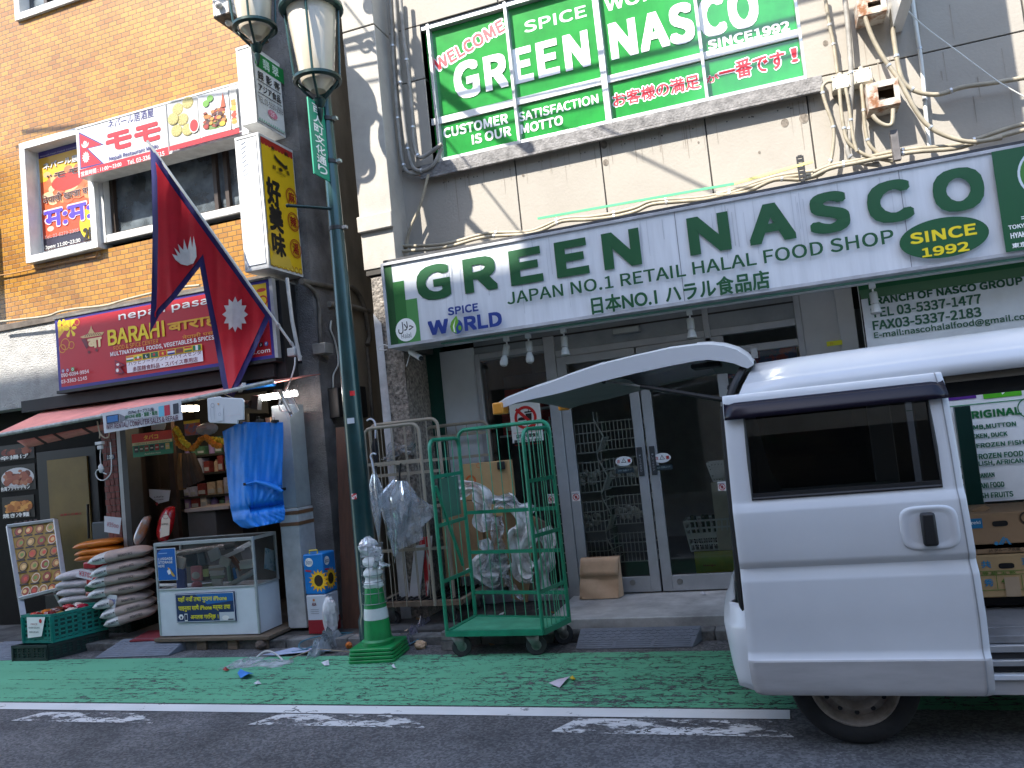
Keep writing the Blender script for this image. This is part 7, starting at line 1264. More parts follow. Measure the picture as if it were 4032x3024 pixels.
b = MB(); b.quad([(cx0+t, cd-.004, czm), (cx1-t, cd-.004, czm), (cx1-t, cd-.004, cz1-.03), (cx0+t, cd-.004, cz1-.03)], mat('case_back', (.09, .09, .085), .6)); b.build('back_board', dc, smooth=0)
def board(name, label, cat, k, x0, y0, x1, y1, Y, fn, m, th=.006):
    q = facade(Y); a, c = q.uv(*k(x0, y0)), q.uv(*k(x1, y1)); u0, u1, v0, v1 = a[0], c[0], min(a[1], c[1]), max(a[1], c[1]); b = MB(); b.box(u0, u1, Y, Y+th, v0, v1, m); o = b.build(name, None, label, cat, smooth=0); q = facade(Y-.001); fn(q, u0, v0, u1, v1); q.build(o); return o
def lug(q, u0, v0, u1, v1):
    w, h = u1-u0, v1-v0; q.rect(u0+.004, v0+.004, u1-.004, v1-.004, ink(18, 96, 172)); q.poly([(u0+.004, v1-.004), (u0+w*.3, v1-.004), (u0+.004, v1-h*.14)], ink(40, 50, 90))
    for i, s in enumerate(('LUGGAGE', 'STORAGE', 'HERE')): q.text(s, (u0+w*.08, v1-h*(.36+.11*i), u0+w*(.84 if i < 2 else .42), v1-h*(.28+.11*i)), iW, .04)
    q.poly([(u0+w*.58, v0+h*.42), (u0+w*.7, v0+h*.36), (u0+w*.95, v0+h*.12), (u0+w*.82, v0+h*.12), (u0+w*.6, v0+h*.3)], ink(200, 160, 60)); q.poly([(u0+w*.52, v0+h*.3), (u0+w*.68, v0+h*.36), (u0+w*.74, v0+h*.22), (u0+w*.6, v0+h*.18)], ink(220, 220, 230)); q.rect(u0+w*.14, v0+h*.84, u0+w*.6, v0+h*.865, ink(150, 180, 215))
board('luggage_poster', 'blue luggage storage poster taped to the upper left of the display case', 'poster', KD, 205, 662, 412, 245, Yc-.008, lug, iW, .003)
def phone(q, u0, v0, u1, v1):
    w, h = u1-u0, v1-v0; q.rect(u0+.004, v0+.004, u1-.004, v1-.004, ink(200, 205, 215)); q.rect(u0+.009, v0+.009, u1-.009, v1-.009, ink(24, 48, 88)); q.poly([(u0+w*.35, v1-.01), (u1-.01, v1-.01), (u1-.01, v1-h*.3), (u0+w*.55, v1-h*.4)], ink(26, 96, 160)); yl = ink(226, 214, 40)
    q.text('यहाँ नयाँ तथा पुराना iPhone', (u0+w*.05, v0+h*.67, u0+w*.88, v0+h*.92), yl, .02); q.text('पाइनुका साथै iPhone मर्मत तथा', (u0+w*.05, v0+h*.37, u0+w*.93, v0+h*.62), yl, .02); q.text('अनलक गरिन्छ ।', (u0+w*.25, v0+h*.06, u0+w*.72, v0+h*.3), yl, .02)
    q.rect(u1-w*.26, v0+.008, u1-.008, v0+h*.32, ink(190, 195, 200)); q.ell(u1-w*.16, v0+h*.13, w*.06, h*.08, ink(225, 222, 218), 14); q.rect(u1-w*.12, v0+h*.05, u1-w*.03, v0+h*.09, ink(30, 30, 40)); q.ell(u0+w*.09, v0+h*.2, w*.045, h*.1, iW, 6); q.rect(u0+w*.075, v0+h*.14, u0+w*.105, v0+h*.22, ink(20, 40, 80)); q.rect(u0+w*.15, v0+h*.05, u0+w*.2, v0+h*.31, iW); q.rect(u0+w*.155, v0+h*.09, u0+w*.195, v0+h*.28, ink(30, 40, 70))
board('phone_sign', 'navy board with yellow Devanagari lettering on the front of the display case', 'sign', KD, 435, 1188, 1150, 795, Yc-.006, phone, ink(24, 40, 84), .011)
# things inside the case
rn = random.Random(11); gH = 'phone accessories in the display case'
o = one('foil_roll', lambda b: (b.tube([cz(400, 320, Yc+.1), cz(1060, 225, Yc+.1)], .028, mat('foil_silver', (.55, .5, .46), .25, metal=.7, var=.3, vscale=30, bump=.6, bscale=50), 14), b.tube([cz(1058, 228, Yc+.1), cz(1180, 205, Yc+.1)], [.034, .028], mat('foil_dark_end', (.05, .05, .05), .4), 14)), 'long crinkled foil roll lying across the top of the display case shelf', 'foil roll')
one('paper_roll', lambda b: b.tube([cz(1095, 720, Yc+.05), cz(1405, 540, Yc+.07)], .024, mat('paper_roll_white', (.55, .58, .62), .6), 14), 'white paper roll leaning in the lower right of the display case', 'paper roll')
def acc(x, y, w, h, col, tilt, label, Y=None, m=None, lie=False):
    p = cz(x, y, Y or Yc+.12); b = MB(); w *= 1.15; h *= 1.15; m_ = m or mat('case_%d_%d_%d' % col, tuple(min(.85, 2.3*q_) for q_ in S(*col)), .25, var=.1); c_, s_ = math.cos(tilt), math.sin(tilt)
    b.obox(p, V((w/2*c_, 0, w/2*s_)), V((0, .012 if not lie else .05, .0)), V((-h/2*s_, 0, h/2*c_)), m_); bb = b.build('phone_case', None, label, 'phone case', gH, bevel=.004); return bb
acc(495, 640, .09, .17, (60, 72, 110), 0, 'dark blue boxed phone case standing left of the pink one'); 
pk = thing('pink_ornament', 'pink padded phone case with ears and a white round pad in the display case', 'phone case', cz(690, 735, Yc+.09)); p = cz(685, 540, Yc+.09)
b = MB(); pkm = mat('pink_silicone', S(226, 150, 160), .5, var=.08); b.box(p.x-.062, p.x+.062, p.y-.012, p.y+.012, p.z-.085, p.z+.05, pkm); b.build('cover', pk, bevel=.011)
b = MB(); b.ball((p.x, p.y-.012, p.z-.125), .062, pkm, 12, 8, (1, .35, .62)); b.build('lower_pad', pk); b = MB(); b.ball((p.x-.004, p.y-.012, p.z-.035), .046, iW, 14, 8, (1, .22, .72)); b.build('white_pad', pk)
acc(800, 560, .075, .12, (70, 70, 60), .05, 'dark framed phone case with a small picture right of the pink one'); acc(800, 560, .045, .06, (150, 160, 110), .05, 'tiny green picture card on the dark framed case', Yc+.1)
for i, (x, y, w, h, c, tl, lb) in enumerate([(930, 480, .13, .022, (200, 205, 205), .05, 'top flat pack of the left white stack'), (930, 512, .14, .02, (150, 140, 130), -.04, 'second flat pack of the left white stack'), (935, 545, .13, .024, (215, 218, 220), .03, 'third flat pack of the left white stack'), (940, 580, .14, .022, (205, 210, 212), 0, 'fourth flat pack of the left white stack'), (950, 612, .13, .02, (120, 130, 120), .04, 'lowest flat pack of the left white stack'), (1150, 310, .2, .03, (170, 172, 168), .3, 'long grey pack slanting upward at the upper right'), (1260, 240, .16, .035, (200, 200, 202), .35, 'pale pack slanting upward on the very top right'), (1320, 320, .1, .12, (110, 105, 105), .3, 'brownish clear pack behind the pale ones'), (1320, 410, .13, .022, (215, 216, 220), .08, 'white pack on the right hand pile'), (1310, 440, .13, .02, (190, 192, 196), .1, 'grey white pack below it on the right hand pile'), (1320, 480, .13, .03, (160, 165, 160), .06, 'greenish pack at the foot of the right hand pile'), (1180, 430, .04, .15, (90, 60, 45), .7, 'brown leather like cover leaning on the right'), (1090, 570, .02, .12, (120, 140, 130), .05, 'thin upright green pack in the row'), (1120, 575, .02, .12, (80, 90, 86), .1, 'thin upright dark pack in the row'), (1160, 585, .024, .11, (60, 110, 170), .15, 'upright blue edged pack in the row'), (1195, 590, .02, .1, (190, 200, 205), .2, 'upright pale pack at the end of the row'), (1040, 420, .09, .07, (150, 155, 150), -.4, 'crumpled clear pack above the middle stack'), (910, 330, .1, .09, (130, 135, 135), .3, 'silver grey bag pack upper middle'), (760, 390, .06, .1, (60, 70, 76), .2, 'dark pack hanging in the middle'), (620, 380, .1, .12, (50, 60, 66), .1, 'dark hanging pack left of the middle'), (480, 430, .08, .09, (200, 208, 205), -.3, 'white and green card behind the blue poster'), (945, 675, .09, .05, (190, 205, 200), -.06, 'teal printed box lying at the front'), (830, 715, .1, .03, (130, 145, 130), .1, 'greenish sachet lying at the front'), (320, 712, .2, .02, (195, 200, 198), -.03, 'long white strip lying at the front left')]): acc(x, y, w, h, c, tl, lb, Yc+.04+(i % 4)*.03)
one('checked_card', lambda b: b.prism([PX(*KD(1545, 245), cx1-.03), PX(*KD(1690, 290), cx1-.03), PX(*KD(1690, 545), cx1-.03), PX(*KD(1535, 505), cx1-.03)], (-.004, 0, 0), mat('check_teal', S(120, 160, 170), .5, col2=S(190, 205, 208), vscale=9, thr=(.48, .52))), 'teal checked card standing at the right side pane of the display case', 'card')
# pallet
PLY = mat('weathered_plywood', (.17, .125, .085), .85, var=.4, vscale=7, bump=.3, stretch=(.6, 1, 6)); pa = thing('pallet', 'weathered wooden pallet under the glass display case', 'pallet', ((cx0+cx1)/2, Yc+.2, 0))
b = MB(); b.box(cx0-.02, cx1+.12, Yc-.05, cd+.12, .085, .115, PLY); b.build('deck_board', pa, bevel=.004)
for i, x in enumerate((cx0+.1, cx0+.42, cx0+.75, cx1-.02)): b = MB(); b.box(x, x+.1, Yc-.02, cd+.1, .0, .083, PLY); b.build('runner', pa, bevel=.004)
crumple('stone', 'brown lump wedged under the right corner of the pallet', 'stone', (cx1+.03, Yc-.03, .045), .05, .05, .04, mat('stone_brown', (.12, .09, .07), .9, var=.4), 55, None, .2)
# white side cabinet with brown tape
wx = (P(1098, 2000, 6.12).x, P(1162, 2000, 6.12).x); DW = mat('dirty_white_board', (.52, .53, .53), .6, var=.25, vscale=5); o = thing('side_cabinet', 'tall dirty white board cabinet with brown tape between shop and pilaster', 'cabinet', (sum(wx)/2, 6.24, .09))
b = MB(); b.box(wx[0], wx[1]+.02, 6.12, 6.37, .1, 1.16, DW); b.build('lower_board', o, bevel=.004); b = MB(); b.box(wx[0], wx[1]+.015, 6.13, 6.36, 1.165, 2.1, mat('grey_vinyl_panel', (.3, .33, .34), .35, var=.25, vscale=3)); b.build('upper_panel', o, bevel=.004)
b = MB(); TPB = mat('brown_tape', (.2, .1, .05), .35)
for z in (1.02, 1.12): b.box(wx[0]-.003, wx[1]+.023, 6.116, 6.372, z-.014, z+.018, TPB)
b.box(wx[0]-.002, wx[0]+.05, 6.117, 6.12, 1.55, 1.59, TPB); b.build('tape', o)
b = MB(); b.box(wx[0]-.05, wx[0]-.003, 6.1, 6.14, 1.05, 2.0, mat('raw_wood', (.32, .2, .12), .8, var=.2, stretch=(6, 6, .5))); b.build('wooden_post', o)
# ------------------------------------------------------------------ crates and sacks
def crate(name, label, c3, z0, z1, m, solidlong, group):
    """c3: three base corners; short side c3[0]-c3[1], long side c3[1]-c3[2]"""
    A_, B_, C_ = [V((p.x, p.y, 0)) for p in c3]; D_ = A_+(C_-B_); o = thing(name, label, 'crate', (A_+C_)/2+V((0, 0, z0)), group); b = MB(); h = z1-z0; cs = [A_, B_, C_, D_]; up = V((0, 0, 1))
    for i in range(4):
        p, q_ = cs[i], cs[(i+1) % 4]; d = q_-p; L = d.length; e = d.normalized()
        b.bar(p+up*(z1-.012), q_+up*(z1-.012), .022, .024, m); b.bar(p+up*(z0+.012), q_+up*(z0+.012), .016, .024, m)
        n = max(3, int(L/.055))
        for k in range(n+1): w_ = .018 if k % 4 else .04; b.bar(p+d*(k/n)+up*(z0+.02), p+d*(k/n)+up*(z1-.02), w_, .008, m, up=d.cross(up))
        for k in range(1, 6): zz = z0+h*k/6; b.bar(p+up*zz, q_+up*zz, .008, h*(.09 if k % 2 else .05), m)
        if solidlong: n_ = d.cross(up).normalized(); b.bar(p-n_*.006+up*(z0+h*.5), q_-n_*.006+up*(z0+h*.5), .004, h*.9, mat('crate_dark_green', (.0, .04, .032), .6))
        b.box(p.x-.012, p.x+.012, p.y-.012, p.y+.012, z0, z1, m)
    b.quad([p+up*(z0+.01) for p in cs], m); b.build('crate_body', o); return o, cs
CRG = mat('crate_teal_green', (.005, .2, .155), .4, var=.15, vscale=9); CRB = mat('crate_black_green', (.008, .02, .017), .55, var=.3)
c3 = [G(*KC(240, 1450), .14), G(*KC(520, 1450), .14), G(*KC(1040, 1320), .14)]
ct, cs = crate('plastic_crate', 'teal green plastic crate of snack packets with a price sheet on one end', c3, .15, .41, CRG, True, 'plastic crates in front of the shop')
kb = [V((c3[0].x-.06, c3[0].y-.07, 0)), V((c3[1].x-.02, c3[1].y-.05, 0)), V((c3[2].x+.02, c3[2].y-.02, 0))]; crate('plastic_crate', 'flat black plastic crate underneath the teal green one', kb, .005, .145, CRB, True, 'plastic crates in front of the shop')
A_, B_ = cs[0], cs[1]; d = (B_-A_).normalized(); nn = d.cross(V((0, 0, 1))); q = Print(A_+nn*.022, d, (0, 0, 1)); L = (B_-A_).length
sh = MB(); a0 = A_+nn*.02; sh.prism([a0+d*L*.2+V((0, 0, .2)), a0+d*L*.68+V((0, 0, .215)), a0+d*L*.84+V((0, 0, .39)), a0+d*L*.2+V((0, 0, .39))], -nn*.002, iW); po_ = sh.build('price_sheet', None, 'white price sheet with a red dot taped to the end of the teal crate', 'paper', smooth=0)
q.ell(L*.68, .355, .018, .02, ink(190, 30, 40), 14); q.text('¥1600 (10 pcs)', (L*.26, .285, L*.64, .305), iK, .02); q.text('¥1500 (20 pcs)', (L*.26, .245, L*.6, .265), iK, .02); q.text('PRICE', (L*.35, .32, L*.58, .335), ink(150, 40, 50), .02); q.build(po_)
rn = random.Random(5); gp = 'snack packets in the teal crate'
for i in range(9):
    u, v = (i % 5)/4*.8+.1, (i//5)*.5+.25; p = cs[0].lerp(cs[1], v).lerp(cs[3].lerp(cs[2], v), u); crumple('snack_packet', ['red and white', 'orange', 'brown', 'shiny red', 'white and orange', 'dark red', 'gold', 'cream', 'crimson'][i]+' snack packet lying in the teal crate', 'packet', (p.x, p.y, .375+rn.uniform(0, .03)), .06, .05, .028, mat('pack_%d' % i, S(*[(190, 60, 50), (210, 120, 40), (120, 60, 40), (200, 40, 50), (220, 200, 190), (130, 30, 35), (200, 150, 60), (220, 210, 190), (180, 30, 60)][i]), .2, var=.4, vscale=30), 70+i, gp, .3)
def pillow(name, label, a, c, wd, th, m, group, m2=None, seed=1, cat='sack'):
    a, c = V(a), V(c); d = c-a; e = d.normalized(); sd = V((0, 0, 1)).cross(e).normalized(); up = e.cross(sd); rn = random.Random(seed); ph = rn.uniform(0, 6)
    o = thing(name, label, cat, (a+c)/2-up*th/2, group); b = MB()
    def f(u, v):
        x = 2*u-1; ang = v*2*math.pi; prof_ = max(0, 1-abs(x)**3.2)**.55; wprof = max(.62, 1-abs(x)**6*.35); cy_, cz_ = sq(ang, 2.6)
        return (a+c)/2+d*(x/2)+sd*(cy_*wd/2*wprof*(1+.03*math.sin(u*9+ph)))+up*(cz_*th/2*(prof_*.97+.03)*(1+.07*math.sin(u*7+ang*2+ph))-.012*abs(x)**4)
    nu, nv = 18, 20; pts = [f(i/nu, j/nv) for i in range(nu+1) for j in range(nv)]; fs = [(i*nv+j, i*nv+(j+1) % nv, (i+1)*nv+(j+1) % nv, (i+1)*nv+j) for i in range(nu) for j in range(nv)]
    f1 = [q_ for k, q_ in enumerate(fs) if not (m2 and k//nv < 6)]; f2 = [q_ for k, q_ in enumerate(fs) if (m2 and k//nv < 6)]
    b.add(pts, f1, m)
    if f2: i_ = b.mi(m2); [(b.f.append(list(q_)), b.m.append(i_)) for q_ in f2]
    b.build('sack_body', o, smooth=70, weld=False); return o, e, sd, up
SK = mat('sack_beige', (.42, .325, .285), .75, var=.12, vscale=12, bump=.55, bscale=16); SKW = mat('sack_white_end', (.6, .6, .58), .35, var=.15, vscale=9, bump=.5, bscale=22); SKD = mat('sack_dotted_white', (.55, .52, .53), .7, var=.12, vscale=45); OR_ = mat('orange_sack', S(206, 116, 30), .35, var=.18, vscale=8, bump=.5, bscale=18); 
gS = 'beige rice sacks stacked beside the display case'
pl = [((665, 655), (1095, 572)), ((680, 748), (1100, 650)), ((662, 818), (1108, 735)), ((662, 898), (1106, 812)), ((700, 975), (1100, 895)), ((745, 1048), (1125, 940)), ((770, 1105), (1140, 1000))]
ords = ['topmost', 'second from the top', 'third from the top', 'middle', 'third from the bottom', 'second from the bottom', 'lowest']
for i, (a, c) in enumerate(pl):
    pa_, pc_ = P(*K2(*a), 5.98), P(*K2(*c), 6.22); o, e, sd, up = pillow('rice_sack', ords[i]+' beige rice sack of the tall stack beside the display case', pa_, pc_, .36, .118, SK, gS, SKW, i)
    q = Print((pa_+pc_)/2-sd*.181+up*.0, e, up); q.N = -sd; q.d = .004; L = (pc_-pa_).length; q.text('BASMATI RICE', (L*.06, -.008, L*.3, .016), ink(50, 46, 50), .02); q.text('BASMATI', (-L*.36, -.012, -L*.22, .012), ink(40, 40, 60), .02); q.rect(-L*.2, 0, -L*.17, .012, iK); q.build(o)
crate('plastic_crate', 'low black plastic crate under the beige rice sacks', [G(*K2(640, 1240), .0), G(*K2(960, 1235), .0), G(*K2(1140, 1160), .0)], .008, .2, CRB, True, 'plastic crates in front of the shop')
for i, (a, c) in enumerate([((440, 770), (760, 730)), ((440, 826), (740, 800)), ((448, 880), (740, 858)), ((458, 938), (740, 905))]): pillow('small_sack', ['topmost', 'second', 'third', 'lowest'][i]+' small white dotted sack left of the beige stack', P(*K2(*a), 6.3), P(*K2(*c), 6.42), .3, .092, SKD, 'small dotted sacks', None, 20+i)
for i, (a, c) in enumerate([((558, 552), (900, 505)), ((570, 602), (905, 560)), ((570, 640), (880, 605))]): pillow('orange_sack', ['upper', 'middle', 'lower'][i]+' orange flour sack behind the beige stack', P(*K2(*a), 6.32), P(*K2(*c), 6.44), .24, .075, OR_, 'orange flour sacks', None, 30+i)
for i, (x, y, w_, h, c_, lb) in enumerate([(660, 692, .17, .07, (160, 34, 42), 'dark red packet between the orange sacks and the price card'), (690, 800, .2, .08, (170, 44, 40), 'red and yellow packet under the price card'), (665, 858, .15, .07, (24, 76, 44), 'dark green packet between the sacks'), (680, 900, .18, .05, (150, 60, 34), 'brown red packet just above the crate')]):
    p = P(*K2(x, y), 6.2); b = MB(); b.box(p.x-w_/2, p.x+w_/2, 6.18, 6.34, p.z-h/2, p.z+h/2, mat('spice_packet_%d' % i, S(*c_), .3, var=.15, vscale=12)); b.build('spice_packet', None, lb, 'packet', 'spice packets between the sacks', bevel=.014)
def card(name, label, px, Y, txt, col, m=None):
    pts = [P(*K2(*p), Y) for p in px]; b = MB(); b.prism(pts, (0, .002, 0), m or mat('paper_white', (.62, .62, .66), .7, var=.04)); o = b.build(name, None, label, 'price card', smooth=0); q = facade(Y-.002); c_ = (pts[0]+pts[2])/2; w_ = abs(pts[1].x-pts[0].x)*.4; d = pts[1]-pts[0]
    q.text(txt, (c_.x-w_, c_.z-.025, c_.x+w_, c_.z+.022), ink(*col), .015, rot=math.atan2(d.z, d.x)); q.build(o); return o
card('price_card', 'tilted white price card reading ¥3700 in red on the dotted sacks', [(545, 775), (665, 803), (700, 740), (585, 718)], 6.02, '¥3700', (200, 60, 80)); card('price_card', 'small white card reading 1900 in blue above the teal crate', [(770, 995), (835, 1003), (850, 910), (775, 905)], 5.93, '1900', (60, 70, 160)); card('price_card', 'white card reading ¥3500 hung on the red brick pier', [(757, 450), (865, 467), (882, 348), (756, 335)], 6.3, '¥35oo', (190, 130, 140))
# standing bags on top
o, e, sd, up = pillow('clear_bag', 'clear bag of orange lentils leaning upright on the sacks', P(*K2(990, 545), 6.25), P(*K2(1075, 330), 6.32), .2, .1, mat('lentil_bag', S(176, 108, 60), .12, var=.3, vscale=9, coat=.8, col2=S(150, 150, 150), thr=(.4, .62)), None, None, 60, 'bag')
o, e, sd, up = pillow('red_rice_bag', 'red and white rice bag standing on the sacks behind the display case', P(*K2(1170, 525), 6.3), P(*K2(1235, 262), 6.4), .2, .12, mat('red_bag', S(176, 22, 30), .25, var=.15, vscale=7, coat=.4), None, None, 61, 'bag'); p = P(*K2(1195, 400), 6.22); q = facade(6.215); q.poly([(p.x-.06, p.z-.12), (p.x+.05, p.z-.1), (p.x+.075, p.z+.05), (p.x+.03, p.z+.13), (p.x-.03, p.z+.05)], ink(214, 196, 180)); q.ell(p.x+.025, p.z+.08, .035, .025, ink(150, 30, 40), 16); q.ell(p.x+.025, p.z+.08, .03, .02, ink(214, 196, 180), 16); q.text('neidnal', (p.x-.03, p.z+.0, p.x+.045, p.z+.02), iK, .02); q.build(o)
# menu board
mp = [P(*KC(85, 300), 6.42), P(*KC(545, 240), 6.52), P(*KC(640, 895), 6.32), P(*KC(200, 1005), 6.22)]
mbd = thing('menu_board', 'silver framed standing menu board with yellow rows of noodle pictures', 'menu board', (mp[2]+mp[3]).to_2d().to_3d()/2+V((0, 0, .07)))
b = MB(); b.prism(mp, (0, .03, .004), mat('menu_yellow', S(150, 116, 30), .5, var=.15)); b.build('panel', mbd)
b = MB(); 
for i in range(4): b.bar(mp[i]+V((0, -.005, 0)), mp[(i+1) % 4]+V((0, -.005, 0)), .045, .035, ALU)
b.build('panel_frame', mbd, bevel=.004)
b = MB(); b.bar(mp[3], mp[3]+(mp[3]-mp[0])*.33, .05, .03, ALU); b.bar(mp[2], mp[2]+(mp[2]-mp[1])*.33, .05, .03, ALU); b.bar(mp[0]+V((-.06, .2, -.02)), mp[3]+(mp[3]-mp[0])*.33+V((-.06, .55, 0)), .06, .03, ALU); b.build('leg', mbd)
U_ = (mp[1]-mp[0]).normalized(); W0 = (mp[0]-mp[3]); W1 = (W0-U_*W0.dot(U_)).normalized(); q = Print(mp[3]-U_.cross(W1)*-.0, U_, W1); ww = (mp[1]-mp[0]).length; hh = W0.length; q.d = .004; rn = random.Random(8)
sk = W0.dot(U_)
def mu(u, v): return (u*ww+sk*v, v*hh)
for r_ in range(6):
    n_ = 4 if r_ < 5 else 5
    for c_ in range(n_):
        u, v = mu((c_+.5)/n_*.9+.05, .85-r_*.155); q.ell(u, v, ww*.088, hh*.06, ink(*rn.choice([(60, 44, 30), (210, 190, 160), (120, 60, 30)])), 18); q.ell(u, v, ww*.072, hh*.048, ink(*rn.choice([(190, 90, 40), (170, 110, 60), (150, 60, 40), (180, 140, 80)])), 16); q.ell(u+rn.uniform(-.015, .015), v, ww*.04, hh*.025, ink(*rn.choice([(220, 180, 120), (120, 140, 60), (200, 70, 50)])), 10); q.rect(u-ww*.09, v-hh*.078, u+ww*.09, v-hh*.06, ink(52, 34, 24))
u, v = mu(.5, .955); q.text('元 台 麺 屋 菜', (u-ww*.4, v-.015, u+ww*.1, v+.02), ink(60, 30, 20), .03); q.build(mbd)
KW = zo(0, 1650, 500, 1659)
for (x0, y0, x1, y1, cols, txt, lb) in ((5, 560, 440, 300, [(120, 40, 30), (150, 70, 40), (70, 30, 24)], '辛揚げ', 'upper dark food poster of red fried meat beside the yellow door'), (15, 960, 450, 575, [(150, 80, 60), (110, 52, 40), (170, 110, 80)], '台湾フライドチキン', 'middle food poster of fried chicken on a white plate beside the yellow door'), (40, 1310, 440, 985, [(190, 120, 50), (160, 90, 30), (210, 150, 70)], '焼き冷麺', 'lower food poster of golden pancakes beside the yellow door')):
    def pf(q, u0, v0, u1, v1, cols=cols, txt=txt):
        q.ell((u0+u1)/2, (v0+v1)/2, (u1-u0)*.47, (v1-v0)*.4, ink(196, 196, 200) if 'チキン' in txt else ink(40, 30, 26)); food(q, u0+.02, v0+.05, u1-.02, v1-.04, cols, 40, .06, len(txt)); q.text(txt, (u0+.01, v0+.01, u0+(u1-u0)*.85, v0+.06), iW, .03, out=iK, outw=.08)
    board('food_poster', lb, 'poster', KW, x0, y0, x1, y1, 6.742, pf, ink(30, 24, 22))
board('address_plate', 'small dark blue address plate on the red brick pier', 'plate', KW, 1395, 530, 1490, 460, 6.485, lambda q, a, b_, c, d: q.text('10 9', (a+.008, b_+.004, c-.008, d-.004), iW, .03), ink(44, 66, 100))
# ------------------------------------------------------------------ under the awning
pts = [K1(742, 1157), K1(1310, 1052), K1(1322, 1203), K1(757, 1302)]; wp = [P(*p, 5.6) for p in pts]; b = MB(); b.prism(wp, (0, .008, 0), mat('banner_white', (.6, .61, .63), .45, var=.05)); o = b.build('shop_banner', None, 'white banner for laptop and phone repair hanging from the awning bar', 'banner', smooth=0); q = facade(5.599)
q.pp([K1(*p) for p in ((768, 1175), (862, 1160), (865, 1222), (775, 1236))], ink(30, 40, 66)); q.pp([K1(*p) for p in ((776, 1182), (855, 1168), (857, 1212), (780, 1226))], ink(50, 110, 170)); q.pp([K1(*p) for p in ((768, 1240), (880, 1222), (935, 1190), (865, 1160), (870, 1215))], ink(120, 122, 130))
for x, c_ in ((1150, (110, 190, 215)), (1192, (190, 50, 70)), (1255, (60, 62, 72))): q.pp([K1(x, 1108-(x-1150)*.18), K1(x+40, 1100-(x-1150)*.18), K1(x+44, 1175-(x-1150)*.18), K1(x+4, 1184-(x-1150)*.18)], ink(*c_))
T(q, K1, '(O.Plus) オープラス(株)', 932, 1168, 1118, 1112, ink(50, 50, 70), .02); T(q, K1, 'IPHONE 修理・買取・販売', 912, 1198, 1142, 1136, ink(30, 110, 60), .03); T(q, K1, 'IPHONE Repair/Purchase/Sales', 912, 1222, 1150, 1172, ink(60, 60, 80), .01); T(q, K1, 'WIFI RENTAL/ COMPUTER SALES & REPAIR', 775, 1282, 1295, 1166, ink(90, 40, 60), .02); q.build(o)
wpts = [K5(*p) for p in ((497, 205), (648, 183), (660, 196), (905, 205), (928, 225), (930, 462), (862, 468), (855, 512), (530, 497), (510, 475))]; b = MB(); b.prism([P(*p, 5.56) for p in wpts], (0, .02, 0), mat('moulded_white_plastic', (.62, .64, .66), .35, var=.05)); o = b.build('plastic_board', None, 'white moulded plastic tray hung by string below the flag tip', 'tray', bevel=.006); q = facade(5.557)
iGy = ink(160, 166, 176)
u, v = q.uv(*K5(565, 290)); q.ring(u, v, .02, .005, iGy, 14); a, c = q.uv(*K5(548, 462)), q.uv(*K5(585, 312)); [q.rect(a[0]+i, a[1], a[0]+i+.003, c[1], iGy) for i in (0, .035)]
a, c = q.uv(*K5(615, 480)), q.uv(*K5(685, 312)); q.rect(a[0], a[1], c[0], c[1], ink(206, 210, 214)); q.ring((a[0]+c[0])/2, (a[1]+c[1])/2, .016, .004, iGy, 5); q.poly([q.uv(*K5(620, 265)), q.uv(*K5(645, 265)), q.uv(*K5(632, 292))], ink(214, 150, 60)); T(q, K5, 'COMPUTER WORK', 710, 420, 898, 392, ink(222, 190, 190), .02); q.build(o)
one('hanging_string', lambda b: (b.tube([P(*K5(545, 245), 5.6), P(*K5(640, 130), 5.66)], .003, mat('straw_string', (.4, .32, .2), .9)), b.tube([P(*K5(640, 130), 5.66), P(*K5(880, 235), 5.6)], .003, MATS['straw_string'])), 'thin straw string holding the white plastic tray', 'string')
def tob(q, u0, v0, u1, v1):
    h = v1-v0; w = u1-u0; q.rect(u0, v0+h*.62, u1, v1, ink(196, 56, 40)); q.rect(u0, v0+h*.5, u1, v0+h*.62, ink(222, 210, 160)); q.text('タバコ', (u0+w*.3, v0+h*.7, u0+w*.66, v0+h*.9), ink(236, 200, 70), .03); q.text('TOBACCO & CHEWING TOBACCO', (u0+w*.06, v0+h*.525, u1-w*.06, v0+h*.59), ink(60, 110, 70), .03); q.text('Available Here', (u0+w*.3, v0+h*.06, u0+w*.7, v0+h*.14), ink(220, 220, 190))
    for i, c_ in enumerate([(60, 60, 60), (70, 80, 50), (130, 60, 40), (24, 26, 30), (150, 40, 30), (60, 90, 90), (200, 180, 110)]): x = u0+w*(.05+i*.13); q.rect(x, v0+h*.2, x+w*.1, v0+h*.46, ink(*c_)); q.rect(x+.008, v0+h*.3, x+w*.1-.008, v0+h*.36, ink(190, 185, 170))
board('tobacco_sign', 'red, cream and green tobacco sign hanging over the shop entrance', 'sign', K1, 967, 1478, 1246, 1275, 6.3, tob, ink(40, 130, 96))
